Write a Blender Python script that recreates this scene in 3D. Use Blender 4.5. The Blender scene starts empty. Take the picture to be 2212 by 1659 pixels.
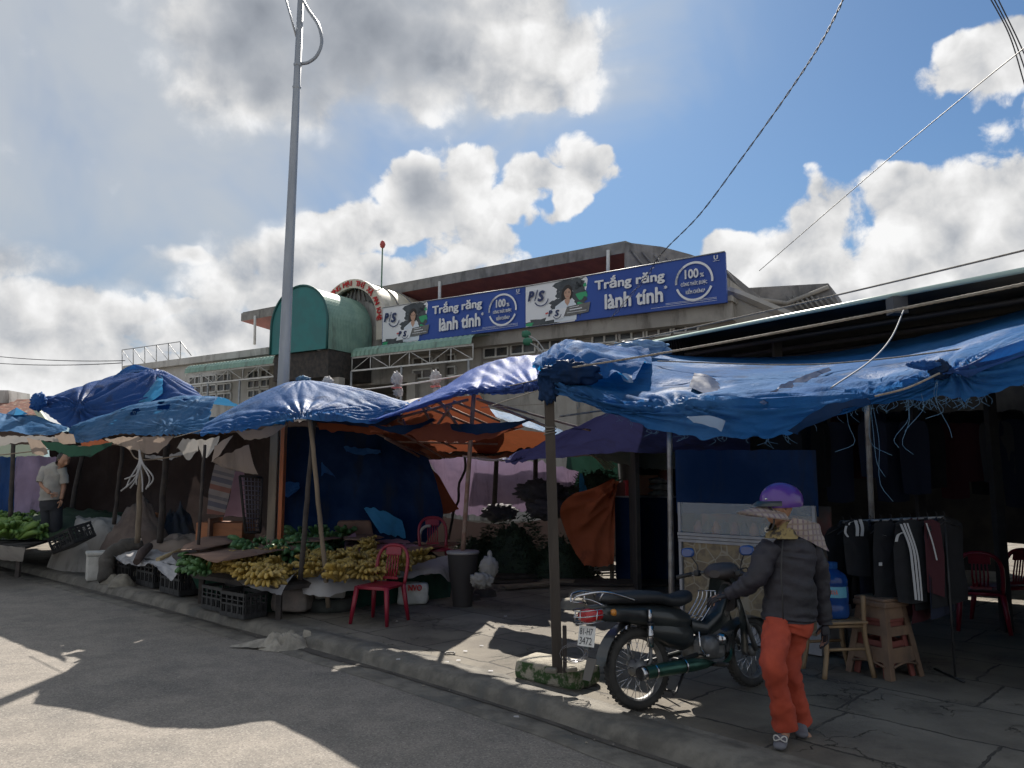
import bpy, bmesh, math, random
from mathutils import Vector, Matrix, noise
random.seed(7)
sc = bpy.context.scene
R = math.radians
# ---------------------------------------------------------------- camera
PITCH = R(7.0); CAMZ = 1.72; F = 1640.0; CX, CY = 1106.0, 829.5
cd = bpy.data.cameras.new('camera'); cam = bpy.data.objects.new('camera', cd)
sc.collection.objects.link(cam); sc.camera = cam
cam.location = (0, 0, CAMZ); cam.rotation_euler = (math.pi/2 + PITCH, 0, 0)
cd.sensor_width = 36; cd.lens = 36 * F / 2212; cd.clip_end = 2000; cd.clip_start = 0.05
# ---------------------------------------------------------------- light
SUN_EL, SUN_AZ = R(41), R(3)
SD = Vector((math.sin(SUN_AZ)*math.cos(SUN_EL), math.cos(SUN_AZ)*math.cos(SUN_EL), math.sin(SUN_EL)))
sl = bpy.data.lights.new('sun', 'SUN'); so = bpy.data.objects.new('sun', sl)
sc.collection.objects.link(so)
sl.energy = 5.0; sl.angle = R(0.53); sl.color = (1.0, 0.93, 0.83)
so.rotation_euler = SD.to_track_quat('Z', 'Y').to_euler(); so.location = (0, 0, 30)
sc.view_settings.view_transform = 'Standard'; sc.view_settings.look = 'None'
sc.view_settings.exposure = .90; sc.view_settings.gamma = 1
sc.cycles.adaptive_threshold = .03; sc.cycles.max_bounces = 6; sc.cycles.diffuse_bounces = 3; sc.cycles.glossy_bounces = 2; sc.cycles.caustics_reflective = False; sc.cycles.caustics_refractive = False; sc.cycles.transparent_max_bounces = 8

def ray(x, y):
    u = (CY - y)/F
    return Vector(((x-CX)/F, math.cos(PITCH) - u*math.sin(PITCH), math.sin(PITCH) + u*math.cos(PITCH)))
def P(x, y, Y):                       # point on the sight line at forward distance Y
    d = ray(x, y); return Vector((0, 0, CAMZ)) + d*(Y/d.y)
def G(x, y, z=0.12):                  # point on level ground
    d = ray(x, y); t = (z-CAMZ)/d.z; return Vector((d.x*t, d.y*t, z))
def zof(y, Y): return P(CX, y, Y).z

# ---- sky
w = bpy.data.worlds.new('World'); sc.world = w; w.use_nodes = True
w.cycles.sampling_method = 'MANUAL'; w.cycles.sample_map_resolution = 512
nt = w.node_tree; nt.nodes.clear()
def N(nt, t, **k):
    n = nt.nodes.new(t)
    for a, b in k.items(): setattr(n, a, b)
    return n
def M(nt, op, a, b=None, c=None, clamp=False):
    n = nt.nodes.new('ShaderNodeMath'); n.operation = op; n.use_clamp = clamp
    for i, v in enumerate((a, b, c)):
        if v is None: continue
        if isinstance(v, (int, float)): n.inputs[i].default_value = v
        else: nt.links.new(v, n.inputs[i])
    return n.outputs[0]
def VM(nt, op, a, b=None, out=0):
    n = nt.nodes.new('ShaderNodeVectorMath'); n.operation = op
    for i, v in enumerate((a, b)):
        if v is None: continue
        if isinstance(v, (tuple, list)): n.inputs[i].default_value = v
        elif isinstance(v, (int, float)): n.inputs['Scale'].default_value = v
        else: nt.links.new(v, n.inputs[i])
    return n.outputs[out]
def SS(nt, v, a, b, lo=0.0, hi=1.0):
    n = nt.nodes.new('ShaderNodeMapRange'); n.interpolation_type = 'SMOOTHSTEP'
    n.inputs[1].default_value = a; n.inputs[2].default_value = b
    n.inputs[3].default_value = lo; n.inputs[4].default_value = hi
    nt.links.new(v, n.inputs[0]); return n.outputs[0]
def MIX(nt, f, a, b, mode='MIX'):
    n = nt.nodes.new('ShaderNodeMix'); n.data_type = 'RGBA'; n.blend_type = mode
    for s, v in ((0, f), (6, a), (7, b)):
        if isinstance(v, (int, float)): n.inputs[s].default_value = v
        elif isinstance(v, (tuple, list)): n.inputs[s].default_value = (*v, 1)
        else: nt.links.new(v, n.inputs[s])
    return n.outputs[2]
def NOI(nt, vec, scale, det=5, rough=.55, dist=0.0, out=0):
    n = nt.nodes.new('ShaderNodeTexNoise'); n.inputs['Scale'].default_value = scale
    n.inputs['Detail'].default_value = det; n.inputs['Roughness'].default_value = rough
    n.inputs['Distortion'].default_value = dist
    if vec is not None: nt.links.new(vec, n.inputs['Vector'])
    return n.outputs[out]

# clouds as lumps in the dome: (x, y, rx, ry) read off as sight-line directions, turned into azimuth/elevation
CLOUD = [(540,60,150,120),(760,50,270,120),(990,60,250,110),(1150,90,130,100),(960,170,210,55),(1090,195,150,40),(570,160,150,70),
 (935,430,100,80),(905,370,60,40),(1010,380,50,45),(800,500,80,45),(720,525,95,50),(600,560,100,55),(540,620,110,60),(720,620,220,60),(1020,540,90,75),(980,640,230,70),
 (1255,345,70,50),(1190,395,100,34),(1225,440,45,32),(1110,430,60,32),(1300,330,35,30),
 (0,560,100,45),(110,650,150,55),(40,730,170,110),(240,640,110,22),(350,662,150,16),(170,800,260,90),(450,720,120,40),(520,770,150,60),
 (1590,560,65,48),(1790,490,75,62),(1740,570,130,70),(1960,430,95,50),(2090,440,120,70),(2215,420,60,62),(2010,560,240,90),(1850,640,250,60),
 (2140,140,90,40),(2215,100,60,34),(425,562,60,16),
 # the part of the dome outside the photograph
 (2700,200,260,120),(-1100,300,350,200),(-800,800,400,130),(2900,700,400,160),(700,-500,500,180),(1500,-900,500,250)]
def azel(x, y):
    d = ray(x, y).normalized(); return math.atan2(d.x, d.y), math.asin(d.z)
grp = bpy.data.node_groups.new('CloudLumps', 'ShaderNodeTree')
grp.interface.new_socket('Dir', in_out='INPUT', socket_type='NodeSocketVector')
grp.interface.new_socket('Density', in_out='OUTPUT', socket_type='NodeSocketFloat')
gi = N(grp, 'NodeGroupInput'); go = N(grp, 'NodeGroupOutput')
D = gi.outputs[0]
sx = N(grp, 'ShaderNodeSeparateXYZ'); grp.links.new(D, sx.inputs[0])
az = M(grp, 'ARCTAN2', sx.outputs[0], sx.outputs[1]); el = M(grp, 'ARCSINE', sx.outputs[2])
cb = N(grp, 'ShaderNodeCombineXYZ'); grp.links.new(az, cb.inputs[0]); grp.links.new(el, cb.inputs[1])
wn = NOI(grp, D, 9, 3, .6, out=1)
wv = VM(grp, 'SCALE', VM(grp, 'SUBTRACT', wn, (.5, .5, .5)), 0.10)
pos = VM(grp, 'ADD', cb.outputs[0], wv)
pos = VM(grp, 'MULTIPLY', pos, (1, 1, 0))
acc = None
for (x, y, rx, ry) in CLOUD:
    a, e = azel(x, y); kx, ky = F*.80/rx, F*.80/ry
    n = N(grp, 'ShaderNodeVectorMath', operation='MULTIPLY_ADD'); grp.links.new(pos, n.inputs[0])
    n.inputs[1].default_value = (kx, ky, 0); n.inputs[2].default_value = (-a*kx, -e*ky, 0)
    q = VM(grp, 'LENGTH', n.outputs[0], out=1)
    acc = q if acc is None else M(grp, 'MINIMUM', acc, q)
acc = M(grp, 'MAXIMUM', M(grp, 'MULTIPLY_ADD', M(grp, 'MULTIPLY', acc, acc), -1.0, 1.0), -1.4)
grp.links.new(acc, go.inputs[0])

tc = N(nt, 'ShaderNodeTexCoord'); DIR = VM(nt, 'NORMALIZE', tc.outputs['Generated'])
g_ = N(nt, 'ShaderNodeGroup'); g_.node_tree = grp; nt.links.new(DIR, g_.inputs[0]); LM = g_.outputs[0]
f0 = NOI(nt, DIR, 22, 7, .62, .25)
f1 = NOI(nt, VM(nt, 'ADD', DIR, tuple(SD*0.02+Vector((-.004, 0, .008)))), 24, 4, .55, .2)
def vor(v):
    n = N(nt, 'ShaderNodeTexVoronoi', feature='F1'); n.inputs['Scale'].default_value = 17; nt.links.new(v, n.inputs['Vector']); return n.outputs['Distance']
wd_ = VM(nt, 'ADD', DIR, VM(nt, 'SCALE', VM(nt, 'SUBTRACT', NOI(nt, DIR, 30, 2, .5, out=1), (.5, .5, .5)), .018))
v0 = vor(wd_); v1 = vor(VM(nt, 'ADD', wd_, tuple(SD*0.014+Vector((-.004, 0, .010)))))
d0 = M(nt, 'MULTIPLY_ADD', M(nt, 'SUBTRACT', f0, .5), 1.7, M(nt, 'MULTIPLY_ADD', M(nt, 'SUBTRACT', .58, v0), 1.3, LM))
sky = N(nt, 'ShaderNodeTexSky', sky_type='NISHITA', sun_disc=False, sun_elevation=SUN_EL, sun_rotation=SUN_AZ)
sky.air_density = 1.2; sky.dust_density = .6; sky.ozone_density = 2.0; sky.altitude = 400
skyc = MIX(nt, 1.0, sky.outputs[0], (.27, .36, .44), 'MULTIPLY')
mask = SS(nt, d0, -.05, .42); msoft = SS(nt, d0, -.85, .85)
core = SS(nt, d0, .35, 1.9)
lit = M(nt, 'MULTIPLY_ADD', M(nt, 'SUBTRACT', v1, v0), .7, M(nt, 'MULTIPLY', M(nt, 'SUBTRACT', f0, f1), .75))
# the big cloud overhead is thick and dark below
a, e = azel(700, 75)
big = N(nt, 'ShaderNodeSeparateXYZ'); nt.links.new(DIR, big.inputs[0])
saz = M(nt, 'ARCTAN2', big.outputs[0], big.outputs[1]); sel = M(nt, 'ARCSINE', big.outputs[2])
def lump(x, y, rx, ry):
    a, e = azel(x, y)
    u = M(nt, 'MULTIPLY', M(nt, 'SUBTRACT', saz, a), F*.85/rx); v = M(nt, 'MULTIPLY', M(nt, 'SUBTRACT', sel, e), F*.85/ry)
    return M(nt, 'SUBTRACT', 1.0, M(nt, 'ADD', M(nt, 'MULTIPLY', u, u), M(nt, 'MULTIPLY', v, v)))
dk = M(nt, 'MAXIMUM', lump(700, 70, 290, 125), M(nt, 'SUBTRACT', lump(930, 435, 95, 75), .45))
wn2 = NOI(nt, DIR, 12, 3, .6)
dk = M(nt, 'MULTIPLY_ADD', M(nt, 'SUBTRACT', wn2, .5), 1.3, dk)
dk = SS(nt, dk, -.7, 1.1)
lit = M(nt, 'MULTIPLY', lit, M(nt, 'MULTIPLY_ADD', dk, -.75, 1.0))
sh = M(nt, 'ADD', M(nt, 'MULTIPLY_ADD', core, -.19, 1.0), lit)
sh = M(nt, 'MULTIPLY_ADD', dk, -.43, sh)
sh = M(nt, 'MINIMUM', M(nt, 'MAXIMUM', sh, .36), 1.2)
ccol = MIX(nt, SS(nt, sh, .25, 1.0), (.86, .95, 1.10), (1.0, 1.0, 1.0))
CB = 4.25
ccol = VM(nt, 'SCALE', ccol, None); cs = ccol.node; nt.links.new(M(nt, 'MULTIPLY', sh, CB), cs.inputs['Scale'])
# thin veil of high cloud round the sun side
vl = M(nt, 'MAXIMUM', lump(-60, 100, 760, 430), lump(300, -120, 950, 300))
vl = M(nt, 'MULTIPLY_ADD', M(nt, 'SUBTRACT', NOI(nt, DIR, 4.5, 4, .6, .6), .5), 1.9, vl)
veil = SS(nt, vl, -.6, .9, 0, .85)
hz = SS(nt, sel, 0.0, .40, .50, 0.0)
base = MIX(nt, veil, skyc, (3.0, 3.15, 3.3))
base = MIX(nt, hz, base, (1.5, 2.05, 2.6))
mk = N(nt, 'ShaderNodeMix'); mk.data_type = 'FLOAT'; nt.links.new(SS(nt, veil, .25, .8), mk.inputs[0]); nt.links.new(mask, mk.inputs[2]); nt.links.new(msoft, mk.inputs[3])
allc = MIX(nt, mk.outputs[0], base, ccol)
# bright cloud deck added unseen over and behind the viewer for fill light
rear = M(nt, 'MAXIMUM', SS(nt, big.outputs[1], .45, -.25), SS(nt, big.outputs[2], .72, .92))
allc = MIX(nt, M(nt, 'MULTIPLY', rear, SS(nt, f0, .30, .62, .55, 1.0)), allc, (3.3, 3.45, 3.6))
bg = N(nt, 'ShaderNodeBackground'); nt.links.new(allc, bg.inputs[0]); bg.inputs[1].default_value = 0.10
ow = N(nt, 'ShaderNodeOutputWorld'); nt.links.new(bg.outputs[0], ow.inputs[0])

# ---------------------------------------------------------------- materials
MATS = {}
def mat(name, c1, c2=None, scale=6, rough=.7, bump=0, bscale=30, metal=0, spec=.5, alpha=None, stain=None, sscale=2, stretch=None, det=5, trans=0, tcol=None, coat=0, mixr=(.35, .65), back=None, emit=0):
    if name in MATS: return MATS[name]
    m = bpy.data.materials.new(name); m.use_nodes = True; t = m.node_tree
    b = t.nodes['Principled BSDF']; outn = [n for n in t.nodes if n.type == 'OUTPUT_MATERIAL'][0]
    c = N(t, 'ShaderNodeTexCoord').outputs['Object']
    if stretch: c = VM(t, 'MULTIPLY', c, stretch)
    col = c1
    if c2:
        f = SS(t, NOI(t, c, scale, det, .6), mixr[0], mixr[1]); col = MIX(t, f, c1, c2)
    if stain:
        c0 = VM(t, 'MULTIPLY', N(t, 'ShaderNodeTexCoord').outputs['Object'], (1, 1, .22))
        f = SS(t, NOI(t, c0, sscale, 7, .68, .3), .50, .68, 0, .85); col = MIX(t, f, col, stain)
    if back:
        g = N(t, 'ShaderNodeNewGeometry'); col = MIX(t, g.outputs['Backfacing'], col, back)
    if isinstance(col, tuple): b.inputs['Base Color'].default_value = (*col, 1)
    else: t.links.new(col, b.inputs['Base Color'])
    b.inputs['Roughness'].default_value = rough; b.inputs['Metallic'].default_value = metal
    b.inputs['Specular IOR Level'].default_value = spec; b.inputs['Coat Weight'].default_value = coat
    if bump:
        bn = N(t, 'ShaderNodeBump'); bn.inputs['Strength'].default_value = bump; bn.inputs['Distance'].default_value = .02
        t.links.new(NOI(t, c, bscale, 6, .65, .2), bn.inputs['Height']); t.links.new(bn.outputs[0], b.inputs['Normal'])
    if alpha is not None: b.inputs['Alpha'].default_value = alpha
    if emit:
        b.inputs['Emission Color'].default_value = (*c1, 1); b.inputs['Emission Strength'].default_value = emit
    if trans:
        tr = N(t, 'ShaderNodeBsdfTranslucent')
        tc_ = tcol if tcol else c1; tr.inputs[0].default_value = (*tc_, 1)
        if bump: t.links.new(bn.outputs[0], tr.inputs['Normal'])
        ms = N(t, 'ShaderNodeMixShader'); ms.inputs[0].default_value = trans
        t.links.new(b.outputs[0], ms.inputs[1]); t.links.new(tr.outputs[0], ms.inputs[2]); t.links.new(ms.outputs[0], outn.inputs[0])
    MATS[name] = m; return m

# ---------------------------------------------------------------- mesh helpers
class MB:
    def __init__(s): s.v = []; s.f = []; s.m = []; s.sm = []
    def add(s, vs, fs, mi=0, smooth=False):
        o = len(s.v); s.v += [tuple(v) for v in vs]; s.f += [tuple(i+o for i in f) for f in fs]; s.m += [mi]*len(fs); s.sm += [smooth]*len(fs); return s
    def box(s, c, size, rot=None, mi=0, bev=0.0, taper=1.0):
        c = Vector(c); hx, hy, hz = [k/2 for k in size]
        if bev <= 0:
            vs = [Vector((x*hx*(taper if z > 0 else 1), y*hy*(taper if z > 0 else 1), z*hz)) for z in (-1, 1) for y in (-1, 1) for x in (-1, 1)]
            fs = [(0, 2, 3, 1), (4, 5, 7, 6), (0, 1, 5, 4), (2, 6, 7, 3), (0, 4, 6, 2), (1, 3, 7, 5)]
        else:
            bm = bmesh.new(); bmesh.ops.create_cube(bm, size=1)
            for v in bm.verts: v.co = Vector((v.co.x*2*hx*(taper if v.co.z > 0 else 1), v.co.y*2*hy*(taper if v.co.z > 0 else 1), v.co.z*2*hz))
            bmesh.ops.bevel(bm, geom=bm.edges[:], offset=min(bev, .49*min(size)), segments=2, affect='EDGES', profile=.5)
            bm.verts.ensure_lookup_table(); vs = [v.co.copy() for v in bm.verts]; fs = [tuple(v.index for v in f.verts) for f in bm.faces]; bm.free()
        if rot is not None:
            vs = [rot @ v for v in vs]
        return s.add([v+c for v in vs], fs, mi)
    def tube(s, pts, r, n=8, mi=0, cap=True, smooth=True):
        pts = [Vector(p) for p in pts]; rr = r if isinstance(r, (list, tuple)) else [r]*len(pts)
        vs = []; up = Vector((0, 0, 1)); prev = None
        for i, p in enumerate(pts):
            t = (pts[min(i+1, len(pts)-1)]-pts[max(i-1, 0)])
            if t.length < 1e-9: t = Vector((0, 0, 1))
            t.normalize()
            a = prev - t*prev.dot(t) if prev is not None else t.cross(up if abs(t.z) < .95 else Vector((1, 0, 0)))
            if a.length < 1e-6: a = t.orthogonal()
            a.normalize(); prev = a; b = t.cross(a)
            for k in range(n):
                th = 2*math.pi*k/n; vs.append(p + (a*math.cos(th)+b*math.sin(th))*rr[i])
        fs = [(i*n+k, i*n+(k+1) % n, (i+1)*n+(k+1) % n, (i+1)*n+k) for i in range(len(pts)-1) for k in range(n)]
        s.add(vs, fs, mi, smooth)
        if cap:
            o = len(s.v)-len(vs); s.f += [tuple(o+k for k in range(n))[::-1], tuple(o+(len(pts)-1)*n+k for k in range(n))]; s.m += [mi, mi]; s.sm += [False, False]
        return s
    def poly(s, pts, thick=None, mi=0):     # flat outline, optional thickness vector
        pts = [Vector(p) for p in pts]; n = len(pts)
        if thick is None: return s.add(pts, [tuple(range(n))], mi)
        th = Vector(thick); vs = pts+[p+th for p in pts]
        fs = [tuple(range(n)), tuple(range(2*n-1, n-1, -1))]+[(i, n+i, n+(i+1) % n, (i+1) % n) for i in range(n)]
        return s.add(vs, fs, mi)
    def lathe(s, prof, n=20, c=(0, 0, 0), mi=0, smooth=True, axis='z', sq=None):
        vs = []
        for (r, z) in prof:
            for k in range(n):
                th = 2*math.pi*k/n; x, y = r*math.cos(th), r*math.sin(th)
                if sq: x *= sq[0]; y *= sq[1]
                p = (x, y, z) if axis == 'z' else ((z, x, y) if axis == 'x' else (x, z, y))
                vs.append(Vector(p)+Vector(c))
        m = len(prof)
        fs = [(i*n+k, i*n+(k+1) % n, (i+1)*n+(k+1) % n, (i+1)*n+k) for i in range(m-1) for k in range(n)]
        return s.add(vs, fs, mi, smooth)
    def grid(s, rows, mi=0, smooth=True):
        nr, nc = len(rows), len(rows[0]); vs = [p for r in rows for p in r]
        return s.add(vs, [(i*nc+j, i*nc+j+1, (i+1)*nc+j+1, (i+1)*nc+j) for i in range(nr-1) for j in range(nc-1)], mi, smooth)
def world_of(o):
    m = Matrix.Identity(4)
    while o is not None: m = Matrix.LocRotScale(o.location, o.rotation_euler, o.scale) @ m; o = o.parent
    return m
def ob(name, mb, mats, parent=None, local=False, smooth=None, sharp=35):
    """one mesh object; vertices given in world space unless local"""
    if not isinstance(mats, (list, tuple)): mats = [mats]
    me = bpy.data.meshes.new(name); me.from_pydata([tuple(v) for v in mb.v], [], mb.f); 
    for m in mats: me.materials.append(m)
    me.polygons.foreach_set('material_index', mb.m)
    me.polygons.foreach_set('use_smooth', [bool(x) if smooth is None else smooth for x in mb.sm])
    if parent is not None and not local:
        me.transform(world_of(parent).inverted())
    me.update(); me.validate()
    o = bpy.data.objects.new(name, me); sc.collection.objects.link(o)
    if parent is not None: o.parent = parent
    return o
def recenter(o):
    me = o.data; n = len(me.vertices)
    if not n: return o
    xs = [v.co for v in me.vertices]
    c = Vector(((min(v.x for v in xs)+max(v.x for v in xs))/2, (min(v.y for v in xs)+max(v.y for v in xs))/2, min(v.z for v in xs)))
    me.transform(Matrix.Translation(-c)); o.location = c; return o
def tag(o, label=None, cat=None, group=None, kind=None):
    if label: o['label'] = label
    if cat: o['category'] = cat
    if group: o['group'] = group
    if kind: o['kind'] = kind
    return o
def thing(name, label, cat, loc=(0, 0, 0), rz=0, group=None, rot=None):
    o = bpy.data.objects.new(name, None); o.empty_display_size = .1; sc.collection.objects.link(o)
    o.location = loc; o.rotation_euler = rot if rot else (0, 0, rz); return tag(o, label, cat, group)
def solo(name, mb, mats, label, cat, group=None, smooth=None):
    return tag(ob(name, mb, mats, smooth=smooth), label, cat, group)
def struct(name, mb, mats, smooth=None): return tag(ob(name, mb, mats, smooth=smooth), kind='structure')
def copy_tree(o, parent=None):
    c = o.copy(); sc.collection.objects.link(c)
    if parent is not None: c.parent = parent
    for ch in [x for x in sc.collection.objects if x.parent == o]: copy_tree(ch, c)
    return c
def cr(p0, p1, p2, p3, t):
    return 0.5*((2*p1)+(-p0+p2)*t+(2*p0-5*p1+4*p2-p3)*t*t+(-p0+3*p1-3*p2+p3)*t*t*t)
def spline(pts, t):
    n = len(pts)-1; x = min(max(t, 0), 1)*n; i = min(int(x), n-1); f = x-i
    g = lambda k: pts[k] if 0 <= k <= n else (2*pts[0]-pts[1] if k < 0 else 2*pts[n]-pts[n-1])
    return cr(g(i-1), g(i), g(i+1), g(i+2), f)
def curve(pts, n=16): pts = [Vector(p) for p in pts]; return [spline(pts, i/n) for i in range(n+1)]
def sag(a, b, s, n=16):
    a, b = Vector(a), Vector(b); return [a.lerp(b, i/n)-Vector((0, 0, s*4*(i/n)*(1-i/n))) for i in range(n+1)]
def nz(v, s=1.0): return noise.noise(Vector(v)*s)
def cloth(rows, nu=60, nv=36, amp=.03, fs=2.2, ties=(), rag=0.02, seed=0, ripple=None, holes=()):
    """control rows (world points) -> fine wrinkled sheet. ties: (u, v, strength, ridges). returns MB"""
    rows = [[Vector(p) for p in r] for r in rows]; g = []
    for i in range(nv+1):
        v = i/nv; g.append([])
        for j in range(nu+1):
            u = j/nu; g[i].append(spline([spline(r, u) for r in rows], v))
    W = sum((g[nv//2][j+1]-g[nv//2][j]).length for j in range(nu)); H = sum((g[i+1][nu//2]-g[i][nu//2]).length for i in range(nv))
    out = []; so_ = Vector((seed*3.1, seed*7.7, seed))
    for i in range(nv+1):
        out.append([])
        for j in range(nu+1):
            p = g[i][j]; u, v = j/nu, i/nv
            a = g[i][min(j+1, nu)]-g[i][max(j-1, 0)]; b = g[min(i+1, nv)][j]-g[max(i-1, 0)][j]
            n = a.cross(b)
            if n.length > 1e-9: n.normalize()
            q = Vector((u*W, v*H, 0))+so_
            d = amp*.72*(nz(q, fs*.5)*1.0+.6*(abs(nz(q, fs*1.3))*2-.6)+.3*(abs(nz(q, fs*3.1))*2-.5))
            if ripple:
                for (ang, wl, ra) in (ripple if isinstance(ripple, list) else [ripple]):
                    k = q.x*math.cos(ang)+q.y*math.sin(ang)+.25*nz(q, .9)
                    d += ra*math.sin(2*math.pi*k/wl)*(.5+nz(q, .8))
            for (tu, tv, st, nr) in ties:
                dx, dy = (u-tu)*W, (v-tv)*H; r = math.hypot(dx, dy); th = math.atan2(dy, dx)
                fall = .6*math.exp(-r/.75)*min(r*4, 1)
                d += st*fall*(abs(math.sin(th*nr*.5+nz((th*2, seed, 0), 1)*2))*2-1)
            e = Vector((0, 0, 0))
            if rag and (i in (0, nv) or j in (0, nu)):
                e = (b.normalized() if b.length > 1e-9 else b)*rag*nz(q*9+so_)*(1 if i == nv else -1)*1.6
            out[i].append(p+n*d+e)
    mb = MB(); nc = nu+1; vs = [p for r in out for p in r]; fs_ = []
    for i in range(nv):
        for j in range(nu):
            cu, cv = (j+.5)/nu, (i+.5)/nv
            if any(((cu-hu)/hr)**2+((cv-hv)/hs)**2+.6*nz((cu*40, cv*30, seed)) < 1 for (hu, hv, hr, hs) in holes): continue
            fs_.append((i*nc+j, i*nc+j+1, (i+1)*nc+j+1, (i+1)*nc+j))
    mb.add(vs, fs_, 0, True); mb.rows = out
    return mb
def PP(rows): return [[P(*p) for p in r] for r in rows]
def textmesh(s, offset=0.0, shear=0):
    cu = bpy.data.curves.new('txt', 'FONT'); cu.body = s; cu.size = 1; cu.offset = offset; cu.shear = shear; cu.resolution_u = 3
    o = bpy.data.objects.new('txt', cu); sc.collection.objects.link(o); bpy.context.view_layer.update()
    me = bpy.data.meshes.new_from_object(o.evaluated_get(bpy.context.evaluated_depsgraph_get()))
    vs = [v.co.copy() for v in me.vertices]; fs = [tuple(p.vertices) for p in me.polygons]
    bpy.data.objects.remove(o); bpy.data.curves.remove(cu); bpy.data.meshes.remove(me); return vs, fs
def put_text(mb, s, org, ax, ay, w=None, h=None, mi=0, offset=0.0, shear=0, center=False, rot=0):
    vs, fs = textmesh(s, 0, shear)
    if not vs: return
    if offset > 0:
        b_vs, b_fs = list(vs), list(fs); n0 = len(vs); k_ = 0
        for dx, dy in ((1, 0), (-1, 0), (0, 1), (0, -1), (.7, .7), (-.7, .7), (.7, -.7), (-.7, -.7)):
            k_ += 1; b_vs += [Vector((v.x+dx*offset, v.y+dy*offset, k_*.004)) for v in vs]; b_fs += [tuple(i+n0*k_ for i in f) for f in fs]
        vs, fs = b_vs, b_fs
    x0, x1 = min(v.x for v in vs), max(v.x for v in vs); y0, y1 = min(v.y for v in vs), max(v.y for v in vs)
    kx = (w/(x1-x0)) if w else None; ky = (h/(y1-y0)) if h else None
    kx = kx or ky; ky = ky or kx; out = []
    for v in vs:
        X, Y = (v.x-x0)*kx, (v.y-y0)*ky
        if center: X -= (x1-x0)*kx/2; Y -= (y1-y0)*ky/2
        if rot: X, Y = X*math.cos(rot)-Y*math.sin(rot), X*math.sin(rot)+Y*math.cos(rot)
        out.append(Vector(org)+Vector(ax)*X+Vector(ay)*Y+Vector(ax).cross(Vector(ay))*v.z)
    mb.add(out, fs, mi)
# ================================================================ ground
MAS = mat('asphalt', (.195, .178, .160), (.25, .226, .20), scale=3, rough=.92, bump=.35, bscale=90, stain=(.135, .128, .12), sscale=.55, spec=.25)
t = MAS.node_tree; b = t.nodes['Principled BSDF']   # pale and dark chippings
oc = N(t, 'ShaderNodeTexCoord').outputs['Object']
vo = N(t, 'ShaderNodeTexVoronoi'); vo.inputs['Scale'].default_value = 95; t.links.new(oc, vo.inputs['Vector'])
lk = b.inputs['Base Color'].links[0].from_socket
chip = N(t, 'ShaderNodeSeparateColor'); t.links.new(vo.outputs['Color'], chip.inputs[0])
c1 = MIX(t, M(t, 'MULTIPLY', SS(t, chip.outputs[0], .55, 1.0), .36), lk, (.42, .39, .35)); c2 = MIX(t, M(t, 'MULTIPLY', SS(t, chip.outputs[1], .6, 1.0), .42), c1, (.07, .07, .07))
vo2 = N(t, 'ShaderNodeTexVoronoi'); vo2.inputs['Scale'].default_value = 2.6; vo2.inputs['Randomness'].default_value = 1; t.links.new(oc, vo2.inputs['Vector'])
c3 = MIX(t, SS(t, vo2.outputs['Distance'], .028, .018), c2, (.5, .47, .42))
t.links.new(c3, b.inputs['Base Color'])
mb = MB(); mb.add([(-400, -60, 0), (400, -60, 0), (400, 600, 0), (-400, 600, 0)], [(0, 1, 2, 3)]); struct('road', mb, MAS)

edge = [G(x, y, 0) for x, y in [(-400, 1134), (-150, 1195), (0, 1237), (203, 1292), (487, 1374), (680, 1431), (863, 1488), (1123, 1575), (1400, 1675)]]
dlast = (edge[-1]-edge[-3]).normalized(); edge.append(edge[-1]+dlast*4); edge.append(edge[-1]+dlast*8)
d0_ = (edge[0]-edge[1]).normalized(); edge.insert(0, edge[0]+d0_*25)
MCON = mat('kerb_concrete', (.20, .185, .16), (.115, .107, .095), scale=4.5, rough=.9, bump=.5, bscale=40, stain=(.11, .11, .105), sscale=2.2, spec=.3)
pts = []
E = []
for i in range(len(edge)-1):
    L = (edge[i+1]-edge[i]).length; n = max(1, int(L/.12)) if i > 0 and i < len(edge)-2 else max(1, int(L/1.0))
    for k in range(n): E.append(spline(edge, (i+k/n)/(len(edge)-1)))
E.append(edge[-1])
def nrm_at(i):
    t_ = (E[min(i+1, len(E)-1)]-E[max(i-1, 0)]).normalized(); return Vector((-t_.y, t_.x, 0)) if Vector((-t_.y, t_.x, 0)).dot(Vector((.694, .72, 0))) > 0 else Vector((t_.y, -t_.x, 0))
prof = [(-.02, .003), (.0, .012), (.10, .014), (.20, .014), (.222, .006), (.235, .010), (.25, .05), (.275, .10), (.32, .124), (.42, .130), (.50, .129), (.515, .120), (.525, .118), (.58, .124)]
rows = []
for i, e in enumerate(E):
    nn = nrm_at(i); r = []
    for j, (d, z) in enumerate(prof):
        jx = .022*nz((e.x*2.2, e.y*2.2, j*1.7)) + (.02*nz((e.x*9, e.y*9, j)) if 2 < j < 9 else 0)
        jz = (.010*nz((e.x*7, e.y*7, j*3)) if j > 3 else .002*nz((e.x*5, e.y*5, j)))
        r.append(Vector((e.x, e.y, 0))+nn*(d+jx)+Vector((0, 0, z+jz)))
    rows.append(r)
mb = MB(); mb.grid(rows); struct('kerb', mb, MCON)
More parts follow.
